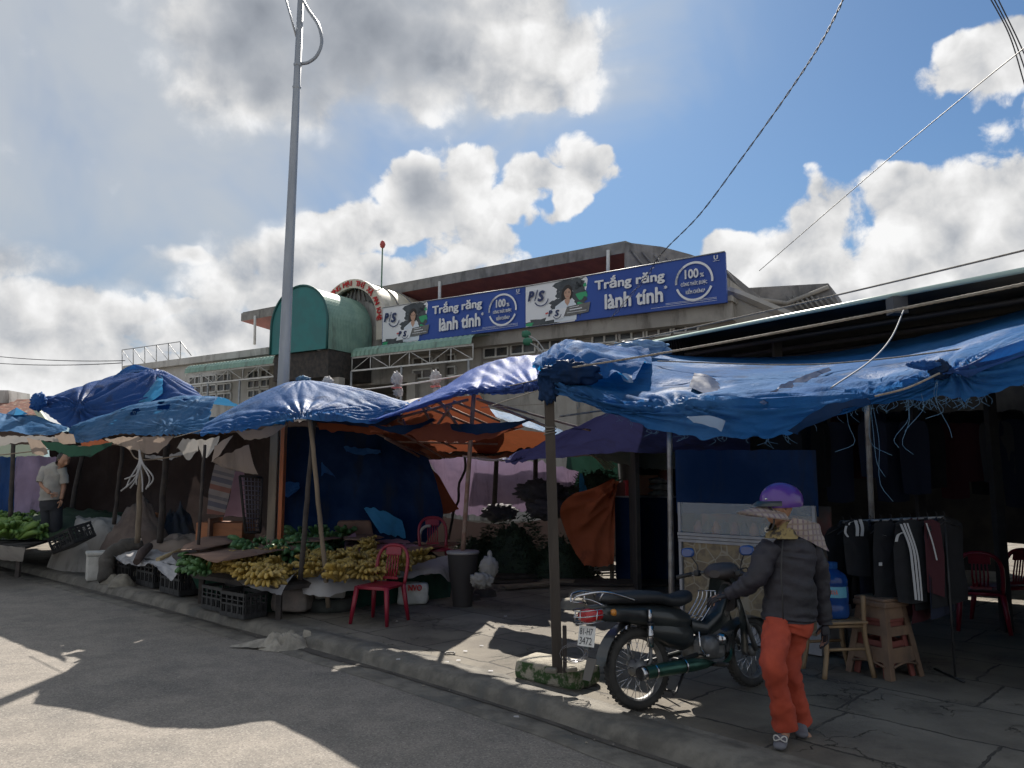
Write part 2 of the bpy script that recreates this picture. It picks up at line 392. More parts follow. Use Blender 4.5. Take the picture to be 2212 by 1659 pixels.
# pavement of broken slabs
MPV = mat('paving', (.235, .215, .18), (.165, .15, .13), scale=1.6, rough=.88, bump=.5, bscale=26, stain=(.095, .088, .078), sscale=1.1, spec=.2)
t = MPV.node_tree; b = t.nodes['Principled BSDF']; lk = b.inputs['Base Color'].links[0].from_socket
oc = N(t, 'ShaderNodeTexCoord').outputs['Object']
wv_ = VM(t, 'ADD', oc, VM(t, 'SCALE', VM(t, 'SUBTRACT', NOI(t, oc, 4, 5, .65, out=1), (.5, .5, .5)), .10))
rt = N(t, 'ShaderNodeMapping'); rt.inputs['Rotation'].default_value = (0, 0, R(45)); t.links.new(wv_, rt.inputs[0])
v3 = N(t, 'ShaderNodeTexBrick', offset=.42, squash=.8, squash_frequency=3); v3.inputs['Scale'].default_value = 1.0; v3.inputs['Mortar Size'].default_value = .011; v3.inputs['Mortar Smooth'].default_value = .25; v3.inputs['Brick Width'].default_value = 1.15; v3.inputs['Row Height'].default_value = .78
v3.inputs['Color1'].default_value = (1, 1, 1, 1); v3.inputs['Color2'].default_value = (.72, .70, .68, 1); v3.inputs['Mortar'].default_value = (1, 1, 1, 1); t.links.new(rt.outputs[0], v3.inputs[0])
lk = MIX(t, 1.0, lk, v3.outputs['Color'], 'MULTIPLY')
wv2 = VM(t, 'ADD', oc, VM(t, 'SCALE', VM(t, 'SUBTRACT', NOI(t, oc, 6, 5, .6, out=1), (.5, .5, .5)), .35))
v4 = N(t, 'ShaderNodeTexVoronoi', feature='DISTANCE_TO_EDGE'); v4.inputs['Scale'].default_value = 1.9; t.links.new(wv2, v4.inputs['Vector'])
ck = M(t, 'MAXIMUM', M(t, 'MULTIPLY', v3.outputs['Fac'], SS(t, NOI(t, oc, 1.7, 3), .30, .5, .3, 1)), M(t, 'MULTIPLY', SS(t, v4.outputs[0], .012, .003), SS(t, NOI(t, oc, 1.1, 3), .5, .6)))
t.links.new(MIX(t, ck, lk, (.065, .06, .055)), b.inputs['Base Color'])
b2 = N(t, 'ShaderNodeBump'); b2.inputs['Strength'].default_value = 1; b2.inputs['Distance'].default_value = .03; t.links.new(M(t, 'SUBTRACT', 1, ck), b2.inputs['Height'])
ol = b.inputs['Normal'].links[0].from_socket; t.links.new(ol, b2.inputs['Normal']); t.links.new(b2.outputs[0], b.inputs['Normal'])
mb = MB(); rr_ = []
for i, e in enumerate(E):
    nn = nrm_at(i); w_ = .018+.03*max(0, nz((e.x*1.3, e.y*1.3, 3)))+(.05 if 4.4 < -e.x < 7 or 1.4 < -e.x < 3.0 else 0)*(1+nz((e.x*3, e.y*3, 1)))
    rr_.append([Vector((e.x, e.y, .019))+nn*(.215-w_), Vector((e.x, e.y, .020))+nn*.205, Vector((e.x, e.y, .024))+nn*.232])
mb.grid(rr_); struct('gutter', mb, mat('gutter_dirt', (.05, .045, .04), (.09, .08, .07), scale=6, rough=.9))
rows = []
for i, e in enumerate(E):
    nn = nrm_at(i); r = []
    for d in [.57, .7, .85, 1.0, 1.2, 1.4, 1.6, 1.8, 2, 2.3, 2.6, 3, 3.5, 4, 5, 6, 8, 12, 60]:
        q = Vector((e.x, e.y, 0))+nn*d
        r.append(q+Vector((0, 0, .12+(.012*nz((q.x*1.1, q.y*1.1, 5))+.006*nz((q.x*4, q.y*4, 2)) if d > .6 else 0))))
    rows.append(r)
mb = MB(); mb.grid(rows); struct('pavement', mb, MPV)

# ================================================================ market hall
FD = Vector((-.852, .5236, 0)).normalized(); FN = Vector((-.5236, -.852, 0)).normalized()
FR = P(1568, 600, 24); FR.z = 0
def FA(x, y, off=0):                  # sight line meets the facade plane (off = metres in front of the wall): along, height
    d = ray(x, y); o = Vector((0, 0, CAMZ)); p0 = FR+FN*off
    t = (p0-o).dot(FN)/d.dot(FN); q = o+d*t; return (q-FR).dot(FD), q.z
def FP(a, z, off=0): return FR+FD*a+FN*off+Vector((0, 0, z))
def FX(x, y, off=0): a, z = FA(x, y, off); return FP(a, z, off)
RX = -FD; UP = Vector((0, 0, 1))
FROT = Matrix((RX, -FN, UP)).transposed()       # box axes: x along facade, y into building, z up
MPL = mat('weathered_plaster', (.36, .34, .31), (.27, .255, .235), scale=.8, rough=.9, bump=.4, bscale=8, stain=(.12, .11, .10), sscale=1.1)
MPW = mat('pale_plaster', (.50, .49, .47), (.40, .39, .37), scale=1, rough=.9, bump=.3, bscale=8, stain=(.17, .16, .15), sscale=1.3)
MGW = mat('grey_boarded_concrete', (.25, .24, .235), (.16, .155, .155), scale=1.5, rough=.9, bump=.4, bscale=10, stain=(.09, .09, .09), sscale=1.5)
MRED = mat('red_oxide_steel', (.23, .075, .06), (.17, .055, .05), scale=2, rough=.7)
MFAS = mat('fibre_cement', (.24, .235, .225), (.17, .165, .16), scale=2, rough=.9, stain=(.1, .1, .095), sscale=2)
MWH = mat('white_frames', (.62, .62, .60), (.5, .5, .49), scale=3, rough=.7)
MGL = mat('dark_panes', (.05, .055, .06), (.10, .085, .075), scale=1.2, rough=.25, mixr=(.45, .55))
MTEAL = mat('teal_sheet', (.02, .17, .17), (.025, .14, .145), scale=1.5, rough=.55)
MGS = mat('green_corrugated', (.23, .36, .29), (.17, .29, .24), scale=2, rough=.45, stain=(.12, .17, .14), sscale=2, metal=.2)
MCRM = mat('cream_sheet', (.62, .58, .47), (.5, .46, .36), scale=1.5, rough=.55, stain=(.3, .27, .2), sscale=2)
MDK = mat('dark_void', (.02, .02, .02), rough=.9)
MSTL = mat('grey_steel', (.36, .37, .38), (.28, .29, .30), scale=5, rough=.5, metal=.4)
bld = thing('market_hall', 'weathered concrete market hall with low-pitched roof and rows of small windows behind the awnings', 'building', FP(8, 0))
aR, zt = FA(1572, 640); aE, _ = FA(700, 700); aL, zp = FA(270, 790)
_, zwing = FA(583, 752); awL, _ = FA(590, 752)
ztop = FA(1568, 600)[1]
mb = MB()
def fbox(mb, a0, a1, z0, z1, o0, o1, mi=0, bev=0):
    c = FP((a0+a1)/2, (z0+z1)/2, (o0+o1)/2); mb.box(c, (abs(a1-a0), abs(o1-o0), abs(z1-z0)), FROT, mi, bev)
a884 = FA(905, 740)[0]; aent0 = FA(712, 740)[0]
fbox(mb, aR, a884, 0, ztop, 0, -12); fbox(mb, aent0+.4, awL+.2, 0, ztop-.5, 0, -12)
fbox(mb, a884, aent0+.4, 5.6, ztop-.02, 0, -12); fbox(mb, a884, aent0+.4, 0, 5.6, -3, -12)
ob('wall', mb, MPL, bld)
mb = MB(); fbox(mb, awL+.2, aL, 0, zwing, -.15, -8); ob('wing_wall', mb, MPW, bld)
mb = MB(); zl = FA(1300, 725)[1]
fbox(mb, aR-.25, a884, zl-.02, zl+.55, .003, .5); fbox(mb, aR-.3, a884, zl+.55, zl+.72, .003, .62)
ob('ledge', mb, MPL, bld)
mb = MB(); fbox(mb, awL+.21, aL, zwing-.3, zwing+.03, -.148, .12); ob('wing_coping', mb, MPW, bld)
for (x0, x1) in [(1017, 1045), (887, 905), (955, 968), (1228, 1250), (728, 752)]:
    mb = MB(); a0, a1 = FA(x0, 770)[0], FA(x1, 770)[0]; fbox(mb, a0, a1, 0, zl-.03 if x0 > 900 else 5.9, .003, .22); ob('pilaster', mb, MPL, bld)
def window(x0, x1, y0, y1, nx, off=.0, my=1, yref=None):
    """frame outline at px; y at the window's middle"""
    xm = (x0+x1)/2; a0 = FA(x0, y0, off)[0]; a1 = FA(x1, y0, off)[0]; z1 = FA(xm, y0, off)[1]; z0 = FA(xm, y1, off)[1]
    fr = MB(); wd = .06
    fbox(fr, a0, a1, z1, z1-wd, off+.002, off+.09); fbox(fr, a0, a1, z0+wd, z0, off+.002, off+.09)
    for k in range(nx+1):
        a = a0+(a1-a0)*k/nx; fbox(fr, a-wd/2, a+wd/2, z0+wd, z1-wd, off+.002, off+.085)
    o = ob('window', fr, MWH, bld); g = MB(); fbox(g, a0, a1, z0+.02, z1-.02, off+.002, off+.03)
    for k in range(nx):   # leaning shutters, each a little differently open
        pass
    ob('pane', g, MGL, o)
for x0 in range(0, 8):
    xa = 1047+58.5*x0; ya = 752-.1285*(xa-1047)
    if 1224 < xa+25 < 1254: continue
    window(xa, xa+52, ya-3, ya+21, 2); window(xa, xa+52, ya+28, ya+50, 2)
for (x0, x1) in [(894, 935), (944, 985)]:
    yy = 771-.1*(x0-894); window(x0, x1, yy, yy+19, 2); window(x0, x1, yy+26, yy+48, 2)
for (x0, x1, y0) in [(412, 437, 813), (440, 469, 810), (472, 501, 807), (538, 563, 800), (566, 592, 797)]:
    window(x0, x1, y0, y0+18, 2, off=-.15); window(x0, x1, y0+21, y0+39, 2, off=-.15); window(x0, x1, y0+42, y0+60, 2, off=-.15)
mb = MB(); a0, a1 = FA(910, 790)[0], FA(954, 790)[0]
for k in range(14): fbox(mb, a0+(a1-a0)*k/14, a0+(a1-a0)*(k+.6)/14, 0, 5.2, .02, .06)
# roof
o = -2.2; A, zA = FA(521, 677, o); B, zB = FA(1349, 523, o); zR = (zA+zB)/2; th = .42
mb = MB(); mb.poly([FP(A, zA, o), FP(B, zB, o), FP(B, zB-th, o), FP(A, zA-th, o)], -FN*.08)
rows_ = []
mb2 = MB()
n = 60
for k in range(n+1):
    a = A+(B-A)*k/n; z = zA+(zB-zA)*k/n
fx = ob('fascia', mb, MFAS, bld)
mb = MB(); inn = -3.0-2.2
al, zl2 = FA(606, 752, inn); zI = zA-1.45
mb.poly([FP(A, zA-th, o-.03), FP(B, zB-th, o-.03), FP(B, zB-1.45, inn), FP(A-2.6, zI, inn)], (0, 0, .1)); ob('soffit', mb, MRED, bld)
mb = MB(); mb.poly([FP(A, zA-.02, o-.1), FP(B, zB-.02, o-.1), FP(B, zB+1.0, o-9), FP(A, zA+1.0, o-9)], (0, 0, .1)); ob('roof', mb, MFAS, bld)
mb = MB(); fbox(mb, B, A-1.4, 5, (zA+zB)/2-1.2, o-1.6, o-1.75); ob('clerestory_wall', mb, MRED, bld)
for x in (551, 950, 1314):
    mb = MB(); yt = 690-(x-521)*.186; mb.tube([FX(x, yt-2, o+.05), FX(x-1, yt+60, o+.05)], .07); ob('roof_strut', mb, MWH, bld)
# right gable: boarded concrete end, runs back from the corner of the roof
def SXp(x, y, base):                  # sight line meets the vertical plane through `base` at right angles to the facade
    d = ray(x, y); o_ = Vector((0, 0, CAMZ)); t_ = (base-o_).dot(FD)/d.dot(FD); return o_+d*t_
base = FP(B, 0, o)
g1 = [(1349, 523), (1430, 533), (1490, 549), (1560, 574), (1640, 640), (1660, 760), (1349, 760)]
gp = [SXp(x, y, base) for x, y in g1]
print('gable', [tuple(round(k, 1) for k in p) for p in gp])
gable = [FX(x, y, -1.9-(x-1349)*.012) for x, y in g1]
mb = MB(); mb.poly(gable, -FN*.25); ob('gable_end', mb, MGW, bld)
for k in range(9):
    x = 1362+k*26; ya = 530+(x-1349)*.16+k*2
    mb = MB(); p0 = FX(x, ya+6, -1.9-(x-1349)*.012+.06); p1 = FX(x+45, ya+62, -1.9-(x+45-1349)*.012+.06)
    mb.tube([p0, p1], .045, 5); ob('board', mb, MGW, bld)
mb = MB(); mb.poly([FX(x, y, .0) for x, y in [(1572, 632), (1600, 640), (1720, 690), (1760, 730), (1572, 745)]], -FN*.4); ob('side_wall', mb, MPL, bld)
mb = MB(); mb.tube([FX(1572, 628, .06), FX(1600, 637, .06), FX(1725, 690, .06)], .14, 4, smooth=False); ob('side_coping', mb, MPL, bld)
# rear block to the right
rb = thing('rear_hall_block', 'square grey concrete block with diagonal boards, above the right end of the market hall', 'building', FP(-8, 0, -6))
mb = MB(); mb.poly([FX(x, y, -7) for x, y in [(1612, 622), (1789, 612), (1816, 662), (1830, 780), (1612, 780)]], -FN*3); ob('wall', mb, MGW, rb)
for k in range(8):
    x = 1700+k*13; mb = MB(); mb.tube([FX(x, 640, -6.9), FX(x+22, 668, -6.9)], .05, 5); ob('board', mb, MFAS, rb)
mb = MB(); mb.tube([FX(1610, 643, -6.9), FX(1700, 655, -6.9), FX(1790, 620, -6.9)], .09, 5); ob('coping', mb, MPL, rb)
# cream arch
arch = thing('entrance_arch', 'cream barrel arch with red lettering over the market entrance', 'arch', FP(FA(759, 700)[0], 0))
ac, zc_t = FA(757, 603.6, .3); ar = FA(828, 700, .3)[0]; Ro = ac-ar; zc = zc_t-Ro; zb_ = FA(828, 722, .3)[1]-.2
Ri = Ro*.80
def arcpts(Rr, off, n=28):
    pts = [(ac-Rr, zb_)]+[(ac-Rr*math.cos(math.pi*k/n), zc+Rr*math.sin(math.pi*k/n)) for k in range(n+1)]+[(ac+Rr, zb_)]
    return [FP(a, z, off) for a, z in pts]
po, pi_ = arcpts(Ro, .3), arcpts(Ri, .3); po2, pi2 = arcpts(Ro, .15), arcpts(Ri, .15)
mb = MB(); nn_ = len(po)
for i in range(nn_-1):
    mb.add([po[i], po[i+1], pi_[i+1], pi_[i], po2[i], po2[i+1], pi2[i+1], pi2[i]], [(0, 1, 2, 3), (4, 7, 6, 5), (0, 4, 5, 1), (3, 2, 6, 7)])
ob('arch_band', mb, mat('cream_band', (.66, .60, .50), (.58, .52, .43), scale=2, rough=.7), arch)
mb = MB(); rws = []
for off in (.14, -1.0, -2.2, -3.4, -4.6): rws.append(arcpts(Ro*.97, off))
mb.grid(rws); ob('barrel_roof', mb, MCRM, arch)
for off in (-.9, -2.0, -3.1, -4.2):
    mb = MB(); mb.tube(arcpts(Ro*.985, off), .035, 5); ob('roof_rib', mb, MFAS, arch)
mb = MB(); mb.add([Vector(p) for p in arcpts(Ri, -.2)], [tuple(range(nn_))]); ob('arch_infill', mb, MPW, arch)
for k in range(9):
    th = R(50+k*11); mb = MB(); mb.box(FP(ac-Ri*.86*math.cos(th), zc+Ri*.86*math.sin(th), -.1), (.10, .05, .55), FROT @ Matrix.Rotation(-(math.pi/2-th), 3, 'Y')); ob('slat', mb, MFAS, arch)
RTX = mat('red_letters', (.55, .03, .03), rough=.6); tx = MB()
msg = 'TT THƯƠNG MẠI THỊ XÃ AN KHÊ'; tot = len(msg)-1
for i, ch in enumerate(msg):
    if ch == ' ': continue
    phi = R(-72+i*(162/tot)); rm = (Ro+Ri)/2; hh = (Ro-Ri)*.62
    ax = RX*math.cos(phi)-UP*math.sin(phi); ay = RX*math.sin(phi)+UP*math.cos(phi)
    put_text(tx, ch, FP(ac-rm*math.sin(phi), zc+rm*math.cos(phi), .325), ax, ay, h=hh*(1.25 if ch in 'ẠỊÊÃƠƯ' else 1), offset=.03, center=True)
tx.v = [tuple(v) for v in tx.v]; ob('lettering', tx, RTX, arch)
# green vault with teal front
vt = thing('entrance_canopy', 'green corrugated barrel canopy with flat teal front jutting over the entrance', 'canopy', FP(FA(650, 700)[0], 0, 4))
OFV = 2.7
al_, _ = FA(588, 700, OFV); ar_, _ = FA(707, 700, OFV); vc = (al_+ar_)/2; vR = (al_-ar_)/2; _, vzt = FA(655, 618, OFV); _, vzb = FA(708, 752, OFV); vzc = vzt-vR*1.0
def vau(Rr, off, n=26, zb=None):
    pts = [(vc-Rr, vzb if zb is None else zb)]+[(vc-Rr*math.cos(math.pi*k/n), vzc+Rr*math.sin(math.pi*k/n)) for k in range(n+1)]+[(vc+Rr, vzb if zb is None else zb)]
    return [FP(a, z, off) for a, z in pts]
mb = MB(); q = vau(vR, OFV); q2 = vau(vR, OFV-.08); n_ = len(q); mb.add(q+q2, [tuple(range(n_)), tuple(range(2*n_-1, n_-1, -1))]+[(i, n_+i, n_+(i+1) % n_, (i+1) % n_) for i in range(n_)]); ob('front_panel', mb, MTEAL, vt)
mb = MB(); rr = []
for k in range(58):
    off = OFV-.09-k*(OFV-.2)/57; rr.append(vau(vR*(1.0+.006*(k % 2)), off))
mb.grid(rr, smooth=False); ob('barrel_roof', mb, MGS, vt)
mb = MB(); mb.tube(vau(vR*1.02, OFV+.02), .05, 6); ob('edge_trim', mb, mat('dark_teal', (.015, .09, .09), rough=.6), vt)
mb = MB(); fbox(mb, vc-vR*.98, vc+vR*.98, vzb-1.1, vzb-.02, OFV-.15, .05); ob('dark_beam', mb, mat('sooty_wood', (.06, .05, .045), (.03, .03, .03), rough=.9), vt)
for (x) in (612, 722):
    mb = MB(); a = FA(x, 760, OFV-.4)[0]; fbox(mb, a-.18, a+.18, 0, vzb-1.1, OFV-.5, OFV-.85); ob('column', mb, MPL, vt)
# awnings with light steel trusses
def awning(name, label, xs0, y0, xs1, y1, proj, drop, posts):
    a0 = FA(xs0, y0, proj)[0]; z0 = FA(xs0, y0, proj)[1]; a1 = FA(xs1, y1, proj)[0]; z1 = FA(xs1, y1, proj)[1]
    z = (z0+z1)/2; t_ = thing(name, label, 'awning', FP((a0+a1)/2, 0, proj))
    mb = MB(); n = int(abs(a1-a0)/.11); r = []
    for k in range(n+1):
        a = a0+(a1-a0)*k/n; w_ = .025*(k % 2); r.append([FP(a, z-.06, proj+w_), FP(a, z+.16, proj-.04+w_), FP(a, z+.30+w_, proj-.20), FP(a, z+drop+.15+w_, .1)])
    mb.grid(r, smooth=False); ob('corrugated_sheet', mb, MGS, t_)
    mb = MB(); zt_, zb2 = z-.08, z-.62
    fbox(mb, a0, a1, zt_-.04, zt_+.04, proj-.05, proj-.11); fbox(mb, a0, a1, zb2-.03, zb2+.03, proj-.05, proj-.11)
    m = int(abs(a1-a0)/.9); prev = None
    for k in range(m+1):
        a = a0+(a1-a0)*k/m; mb.tube([FP(a, zt_, proj-.08), FP(a, zb2, proj-.08)], .02, 4)
        if k < m: mb.tube([FP(a, zt_ if k % 2 else zb2, proj-.08), FP(a0+(a1-a0)*(k+1)/m, zb2 if k % 2 else zt_, proj-.08)], .018, 4)
    ob('truss', mb, MWH, t_)
    for x in posts:
        a = FA(x, 800, proj-.1)[0]; mb = MB(); mb.tube([FP(a, 0, proj-.08), FP(a, zb2, proj-.08)], .05, 6); ob('post', mb, MSTL, t_)
awning('corrugated_awning', 'long green corrugated awning on a light truss right of the entrance', 758, 765, 1019, 742, 1.8, .35, (760, 868, 1013))
awning('corrugated_awning', 'shorter green corrugated awning on a truss left of the entrance', 398, 806, 590, 780, 1.8, .35, (452, 520))
mb = MB(); p0 = FX(823, 640, -.6); p1 = FX(826.5, 528, -.6)
fl = thing('flagpole', 'thin green flagpole with a red knob rising behind the cream arch', 'flagpole', p0-UP*0)
mb.tube([p0-UP*1.5, p1], .035, 6); ob('pole', mb, mat('green_pole', (.08, .16, .11), rough=.6), fl)
mb = MB(); mb.lathe([(0, -.2), (.1, -.12), (.13, 0), (.09, .12), (0, .2)], 10, p1); ob('finial', mb, mat('red_knob', (.4, .07, .06), rough=.6), fl)
# scaffold frame
tops = [(264, 756), (288, 753), (313, 750), (338, 746), (364, 742), (390, 738)]
mb = MB(); T = [FX(x, y, -1) for x, y in tops]; Bt = [FX(x, y, -1) for (x, y) in [(264, 803), (288, 789), (313, 786), (338, 782), (364, 779), (390, 776)]]
for a, b_ in zip(T, Bt): mb.tube([a, b_], .028, 5)
mb.tube([T[0], T[-1]], .028, 5); mb.tube([Bt[1], Bt[-1]], .028, 5)
for i in range(5): mb.tube([T[i], Bt[i+1]], .018, 5)
mb.tube([T[-1], FX(413, 768, -1)], .028, 5)
solo('billboard_frame', mb, MSTL, 'empty rectangular steel frame standing on the left wing roof', 'frame')

# ================================================================ banners
BW = mat('banner_white', (.70, .72, .76), rough=.5); BB = mat('banner_blue', (.012, .055, .30), (.014, .065, .33), scale=.6, rough=.5)
BK = mat('banner_black', (.03, .04, .05), (.06, .07, .08), scale=3, rough=.5); BN = mat('banner_navy', (.02, .035, .12), rough=.5)
BS = mat('banner_skin', (.48, .30, .22), rough=.6); BG = mat('banner_green', (.03, .32, .14), rough=.5); BH = mat('banner_hair', (.025, .02, .02), rough=.6)
BR = mat('banner_red', (.5, .05, .05), rough=.5); BC = mat('banner_coat', (.62, .68, .76), rough=.5); BD = mat('banner_board', (.10, .10, .11), (.16, .16, .15), scale=4, rough=.5)
def banner(label, x0, yt0, yb0, x1, yt1, yb1):
    off = .75
    a0 = FA(x0, (yt0+yb0)/2, off)[0]; a1 = FA(x1, (yt1+yb1)/2, off)[0]
    c = {}
    c['tl'] = FP(a0, FA(x0, yt0, off)[1], off); c['tr'] = FP(a1, FA(x1, yt1, off)[1], off); c['bl'] = FP(a0, FA(x0, yb0, off)[1], off); c['br'] = FP(a1, FA(x1, yb1, off)[1], off)
    W = (c['tr']-c['tl']).length; H = ((c['tl']-c['bl']).length+(c['tr']-c['br']).length)/2
    t_ = thing('advertising_banner', label, 'banner', c['bl'], group='printed banners on the parapet')
    def L(u, v, e=0): return c['bl'].lerp(c['br'], u).lerp(c['tl'].lerp(c['tr'], u), v)+FN*e
    ex = (c['br']-c['bl']).normalized(); ex.z += 0; ey = (L(.5, 1)-L(.5, 0)).normalized()
    mb = MB(); mb.poly([L(0, 0), L(1, 0), L(1, 1), L(0, 1)], -FN*.12); ob('frame_board', mb, BB, t_)
    def reg(name, pts, m, e):
        mb = MB(); mb.add([L(u, v, e) for u, v in pts], [tuple(range(len(pts)))]); return ob(name, mb, m, t_)
    curve_r = [(.345-.10*(k/8)**1.0+(.02*math.sin(k/8*3.1)), 1-k/8) for k in range(9)]
    curve_r = [(.335, 1), (.345, .92), (.340, .75), (.325, .55), (.305, .35), (.285, .15), (.275, .0)]
    reg('white_field', [(0.003, 0), (.003, 1)]+curve_r, BW, .004)
    # dark splashes
    rnd = random.Random(4)
    def splash(cx, cy, rx, ry, n=26, e=.008, m=BK, jag=.3):
        pts = [(cx+rx*math.cos(2*math.pi*k/n)*(1+jag*(rnd.random()-.5)*2), cy+ry*math.sin(2*math.pi*k/n)*(1+jag*(rnd.random()-.5)*2)) for k in range(n)]
        mb = MB(); ce = L(cx, cy, e); vs = [ce]+[L(min(max(u, .004), .343), min(max(v, .005), .995), e) for u, v in pts]
        mb.add(vs, [(0, 1+k, 1+(k+1) % n) for k in range(n)]); return mb
    mb = splash(.255, .86, .085, .16); m2 = splash(.30, .55, .035, .38); m3 = splash(.185, .42, .05, .16); m4 = splash(.10, .07, .11, .09, e=.008); m5 = splash(.20, .66, .03, .10)
    for q in (m2, m3, m4, m5): mb.add(q.v, q.f, 0)
    ob('dark_splash', mb, BK, t_)
    g = splash(.315, .58, .028, .10, 14, .014, BG, .5)
    for q in (splash(.30, .36, .018, .05, 12, .014, BG, .5), splash(.02, .05, .025, .05, 12, .014, BG, .5), splash(.33, .8, .012, .04, 8, .014, BG, .5)): g.add(q.v, q.f)
    ob('green_leaf', g, BG, t_)
    # portrait of a woman in a white coat
    reg('hair', [(.205, .50), (.203, .64), (.212, .78), (.228, .86), (.246, .865), (.260, .80), (.265, .68), (.262, .56), (.25, .5), (.23, .5)], BH, .016)
    reg('coat', [(.165, .03), (.160, .22), (.172, .40), (.20, .47), (.222, .53), (.25, .52), (.268, .46), (.283, .40), (.287, .20), (.284, .03)], BC, .020)
    reg('neck', [(.222, .54), (.224, .46), (.238, .37), (.250, .46), (.251, .54)], BS, .024)
    reg('face', [(.219, .66), (.222, .74), (.235, .79), (.250, .77), (.257, .70), (.256, .62), (.249, .55), (.238, .525), (.227, .56)], BS, .028)
    reg('fringe', [(.216, .66), (.216, .77), (.232, .835), (.250, .81), (.259, .73), (.254, .735), (.242, .785), (.226, .74)], BH, .032)
    mb = MB()
    for (u, v, w_, h_) in [(.230, .675, .007, .012), (.247, .675, .007, .012), (.229, .70, .010, .006), (.248, .70, .010, .006)]: mb.add([L(u-w_/2, v-h_/2, .036), L(u+w_/2, v-h_/2, .036), L(u+w_/2, v+h_/2, .036), L(u-w_/2, v+h_/2, .036)], [(0, 1, 2, 3)])
    ob('eye', mb, BH, t_)
    reg('smile', [(.231, .597), (.239, .583), (.248, .597), (.239, .592)], BR, .036)
    reg('sign_board', [(.215, .14), (.235, .35), (.36, .39), (.35, .17), (.25, .13)], BD, .040)
    mb = MB()
    for (u0, u1, v, hh) in [(.25, .315, .255, .022), (.25, .30, .315, .012), (.235, .34, .20, .010)]: mb.add([L(u0, v, .044), L(u1, v+.012, .044), L(u1, v+.012+hh, .044), L(u0, v+hh, .044)], [(0, 1, 2, 3)])
    ob('small_print', mb, BW, t_)
    reg('lower_plate', [(.115, .08), (.14, .335), (.235, .33), (.215, .10)], BW, .044)
    reg('red_chip', [(.118, .24), (.118, .275), (.134, .285), (.134, .25)], BR, .046)
    def tx(name, s, u, v, w_=None, h_=None, m=BW, e=.05, off_=.02, shear=0, ctr=False):
        mb = MB(); put_text(mb, s, L(u, v, e), ex, ey, w_*W if w_ else None, h_*H if h_ else None, offset=off_, shear=shear, center=ctr); return ob(name, mb, m, t_)
    tx('logo_letter', 'P', .020, .60, .036, .24, BN, off_=.05, shear=.25); tx('logo_letter', 'S', .075, .56, .040, .26, BN, off_=.05, shear=.25); tx('logo_slash', '/', .055, .60, .022, .25, BN, off_=-.01)
    tx('logo_letter', 'P', .135, .175, .022, .14, BN, e=.052, off_=.05, shear=.25); tx('logo_letter', 'S', .170, .155, .025, .15, BN, e=.052, off_=.05, shear=.25)
    def arc(name, cu, cv, r0, r1, t0, t1, m, e):
        mb = MB(); n = 30; asp = H/W
        for k in range(n+1):
            th = R(t0+(t1-t0)*k/n)
        r = [[L(cu+rr*asp*math.cos(R(t0+(t1-t0)*k/n)), cv+rr*math.sin(R(t0+(t1-t0)*k/n)), e) for k in range(n+1)] for rr in (r0, r1)]
        mb.grid(r, smooth=False); return ob(name, mb, m, t_)
    arc('logo_smile', .095, .64, .17, .195, 205, 350, BN, .05); arc('logo_smile', .182, .215, .10, .115, 205, 350, BN, .052)
    tx('slogan', 'Trắng răng', .385, .56, .345, .34, off_=.035); tx('slogan', 'lành tính', .435, .16, .285, .34, off_=.035); tx('slogan_star', '*', .725, .42, .016, .08)
    arc('seal_ring', .862, .50, .355, .40, 118-360+8, -178+2, BW, .05)
    arc('seal_ring', .862, .50, .355, .40, -8, 182, BW, .05); arc('seal_ring', .862, .50, .355, .40, 198, 338, BW, .05)
    tx('seal_number', '100', .822, .56, .062, .20, off_=.03); tx('seal_percent', '%', .890, .56, .018, .09, off_=.02)
    tx('seal_text', 'CÔNG THỨC ĐƯỢC', .803, .40, .118, .115, off_=.015); tx('seal_text', 'KIỂM CHỨNG*', .825, .25, .085, .115, off_=.015)
    tx('corner_mark', 'U', .953, .86, .018, .09, off_=.03)
    mb = MB()
    for (u0, u1, v, hh) in [(.948, .976, .835, .008), (.73, .96, .115, .006), (.73, .96, .09, .006), (.66, .96, .055, .006)]: mb.add([L(u0, v, .05), L(u1, v, .05), L(u1, v+hh, .05), L(u0, v+hh, .05)], [(0, 1, 2, 3)])
    ob('fine_print', mb, BW, t_)
    mb = MB(); mb.tube([L(0, 1, .02), L(1, 1, .02)], .02, 5); ob('top_rail', mb, MSTL, t_)
banner('left one of the two blue and white advertising banners, next to the cream arch', 826, 665, 747, 1134, 619, 707)
banner('right one of the two blue and white advertising banners, at the roof corner', 1134.6, 619, 707, 1568, 543, 653)

# ================================================================ lamp post, far left houses, wires
lp = thing('street_lamp_post', 'tall tapering grey galvanised lamp post behind the blue tarpaulins', 'lamp post', G(596, 1190, 0))
p0 = P(596, 1150, 12); p0.z = 0; p1 = P(652.5, -60, 12)
mb = MB(); hts = [0, .35, .7, 1]; mb.tube([p0.lerp(p1, k) for k in hts], [.115, .092, .068, .05], 12); ob('pole', mb, mat('galvanised', (.33, .35, .38), (.26, .28, .31), scale=5, rough=.42, metal=.55, stretch=(1, 1, .2)), lp)
mb = MB(); mb.tube(curve([P(x, y, 12) for x, y in [(651, 138), (668, 134), (686, 118), (695, 90), (688, 55), (668, 25), (654, 2), (640, -25)]], 24), .028, 8); ob('curved_arm', mb, MATS['galvanised'], lp)
mb = MB(); mb.tube([P(612, -20, 12), P(641, 82, 12)], .018, 6); ob('stay', mb, MATS['galvanised'], lp)
for yy in (185, 138):
    mb = MB(); q = p0.lerp(p1, (1150-yy)/1210); mb.lathe([(.062, -.03), (.075, 0), (.062, .03)], 12, q); ob('collar', mb, MATS['galvanised'], lp)
fh = thing('tiled_house', 'low house with red tiled roof and pale gable at the far left edge', 'house', P(20, 1000, 45))
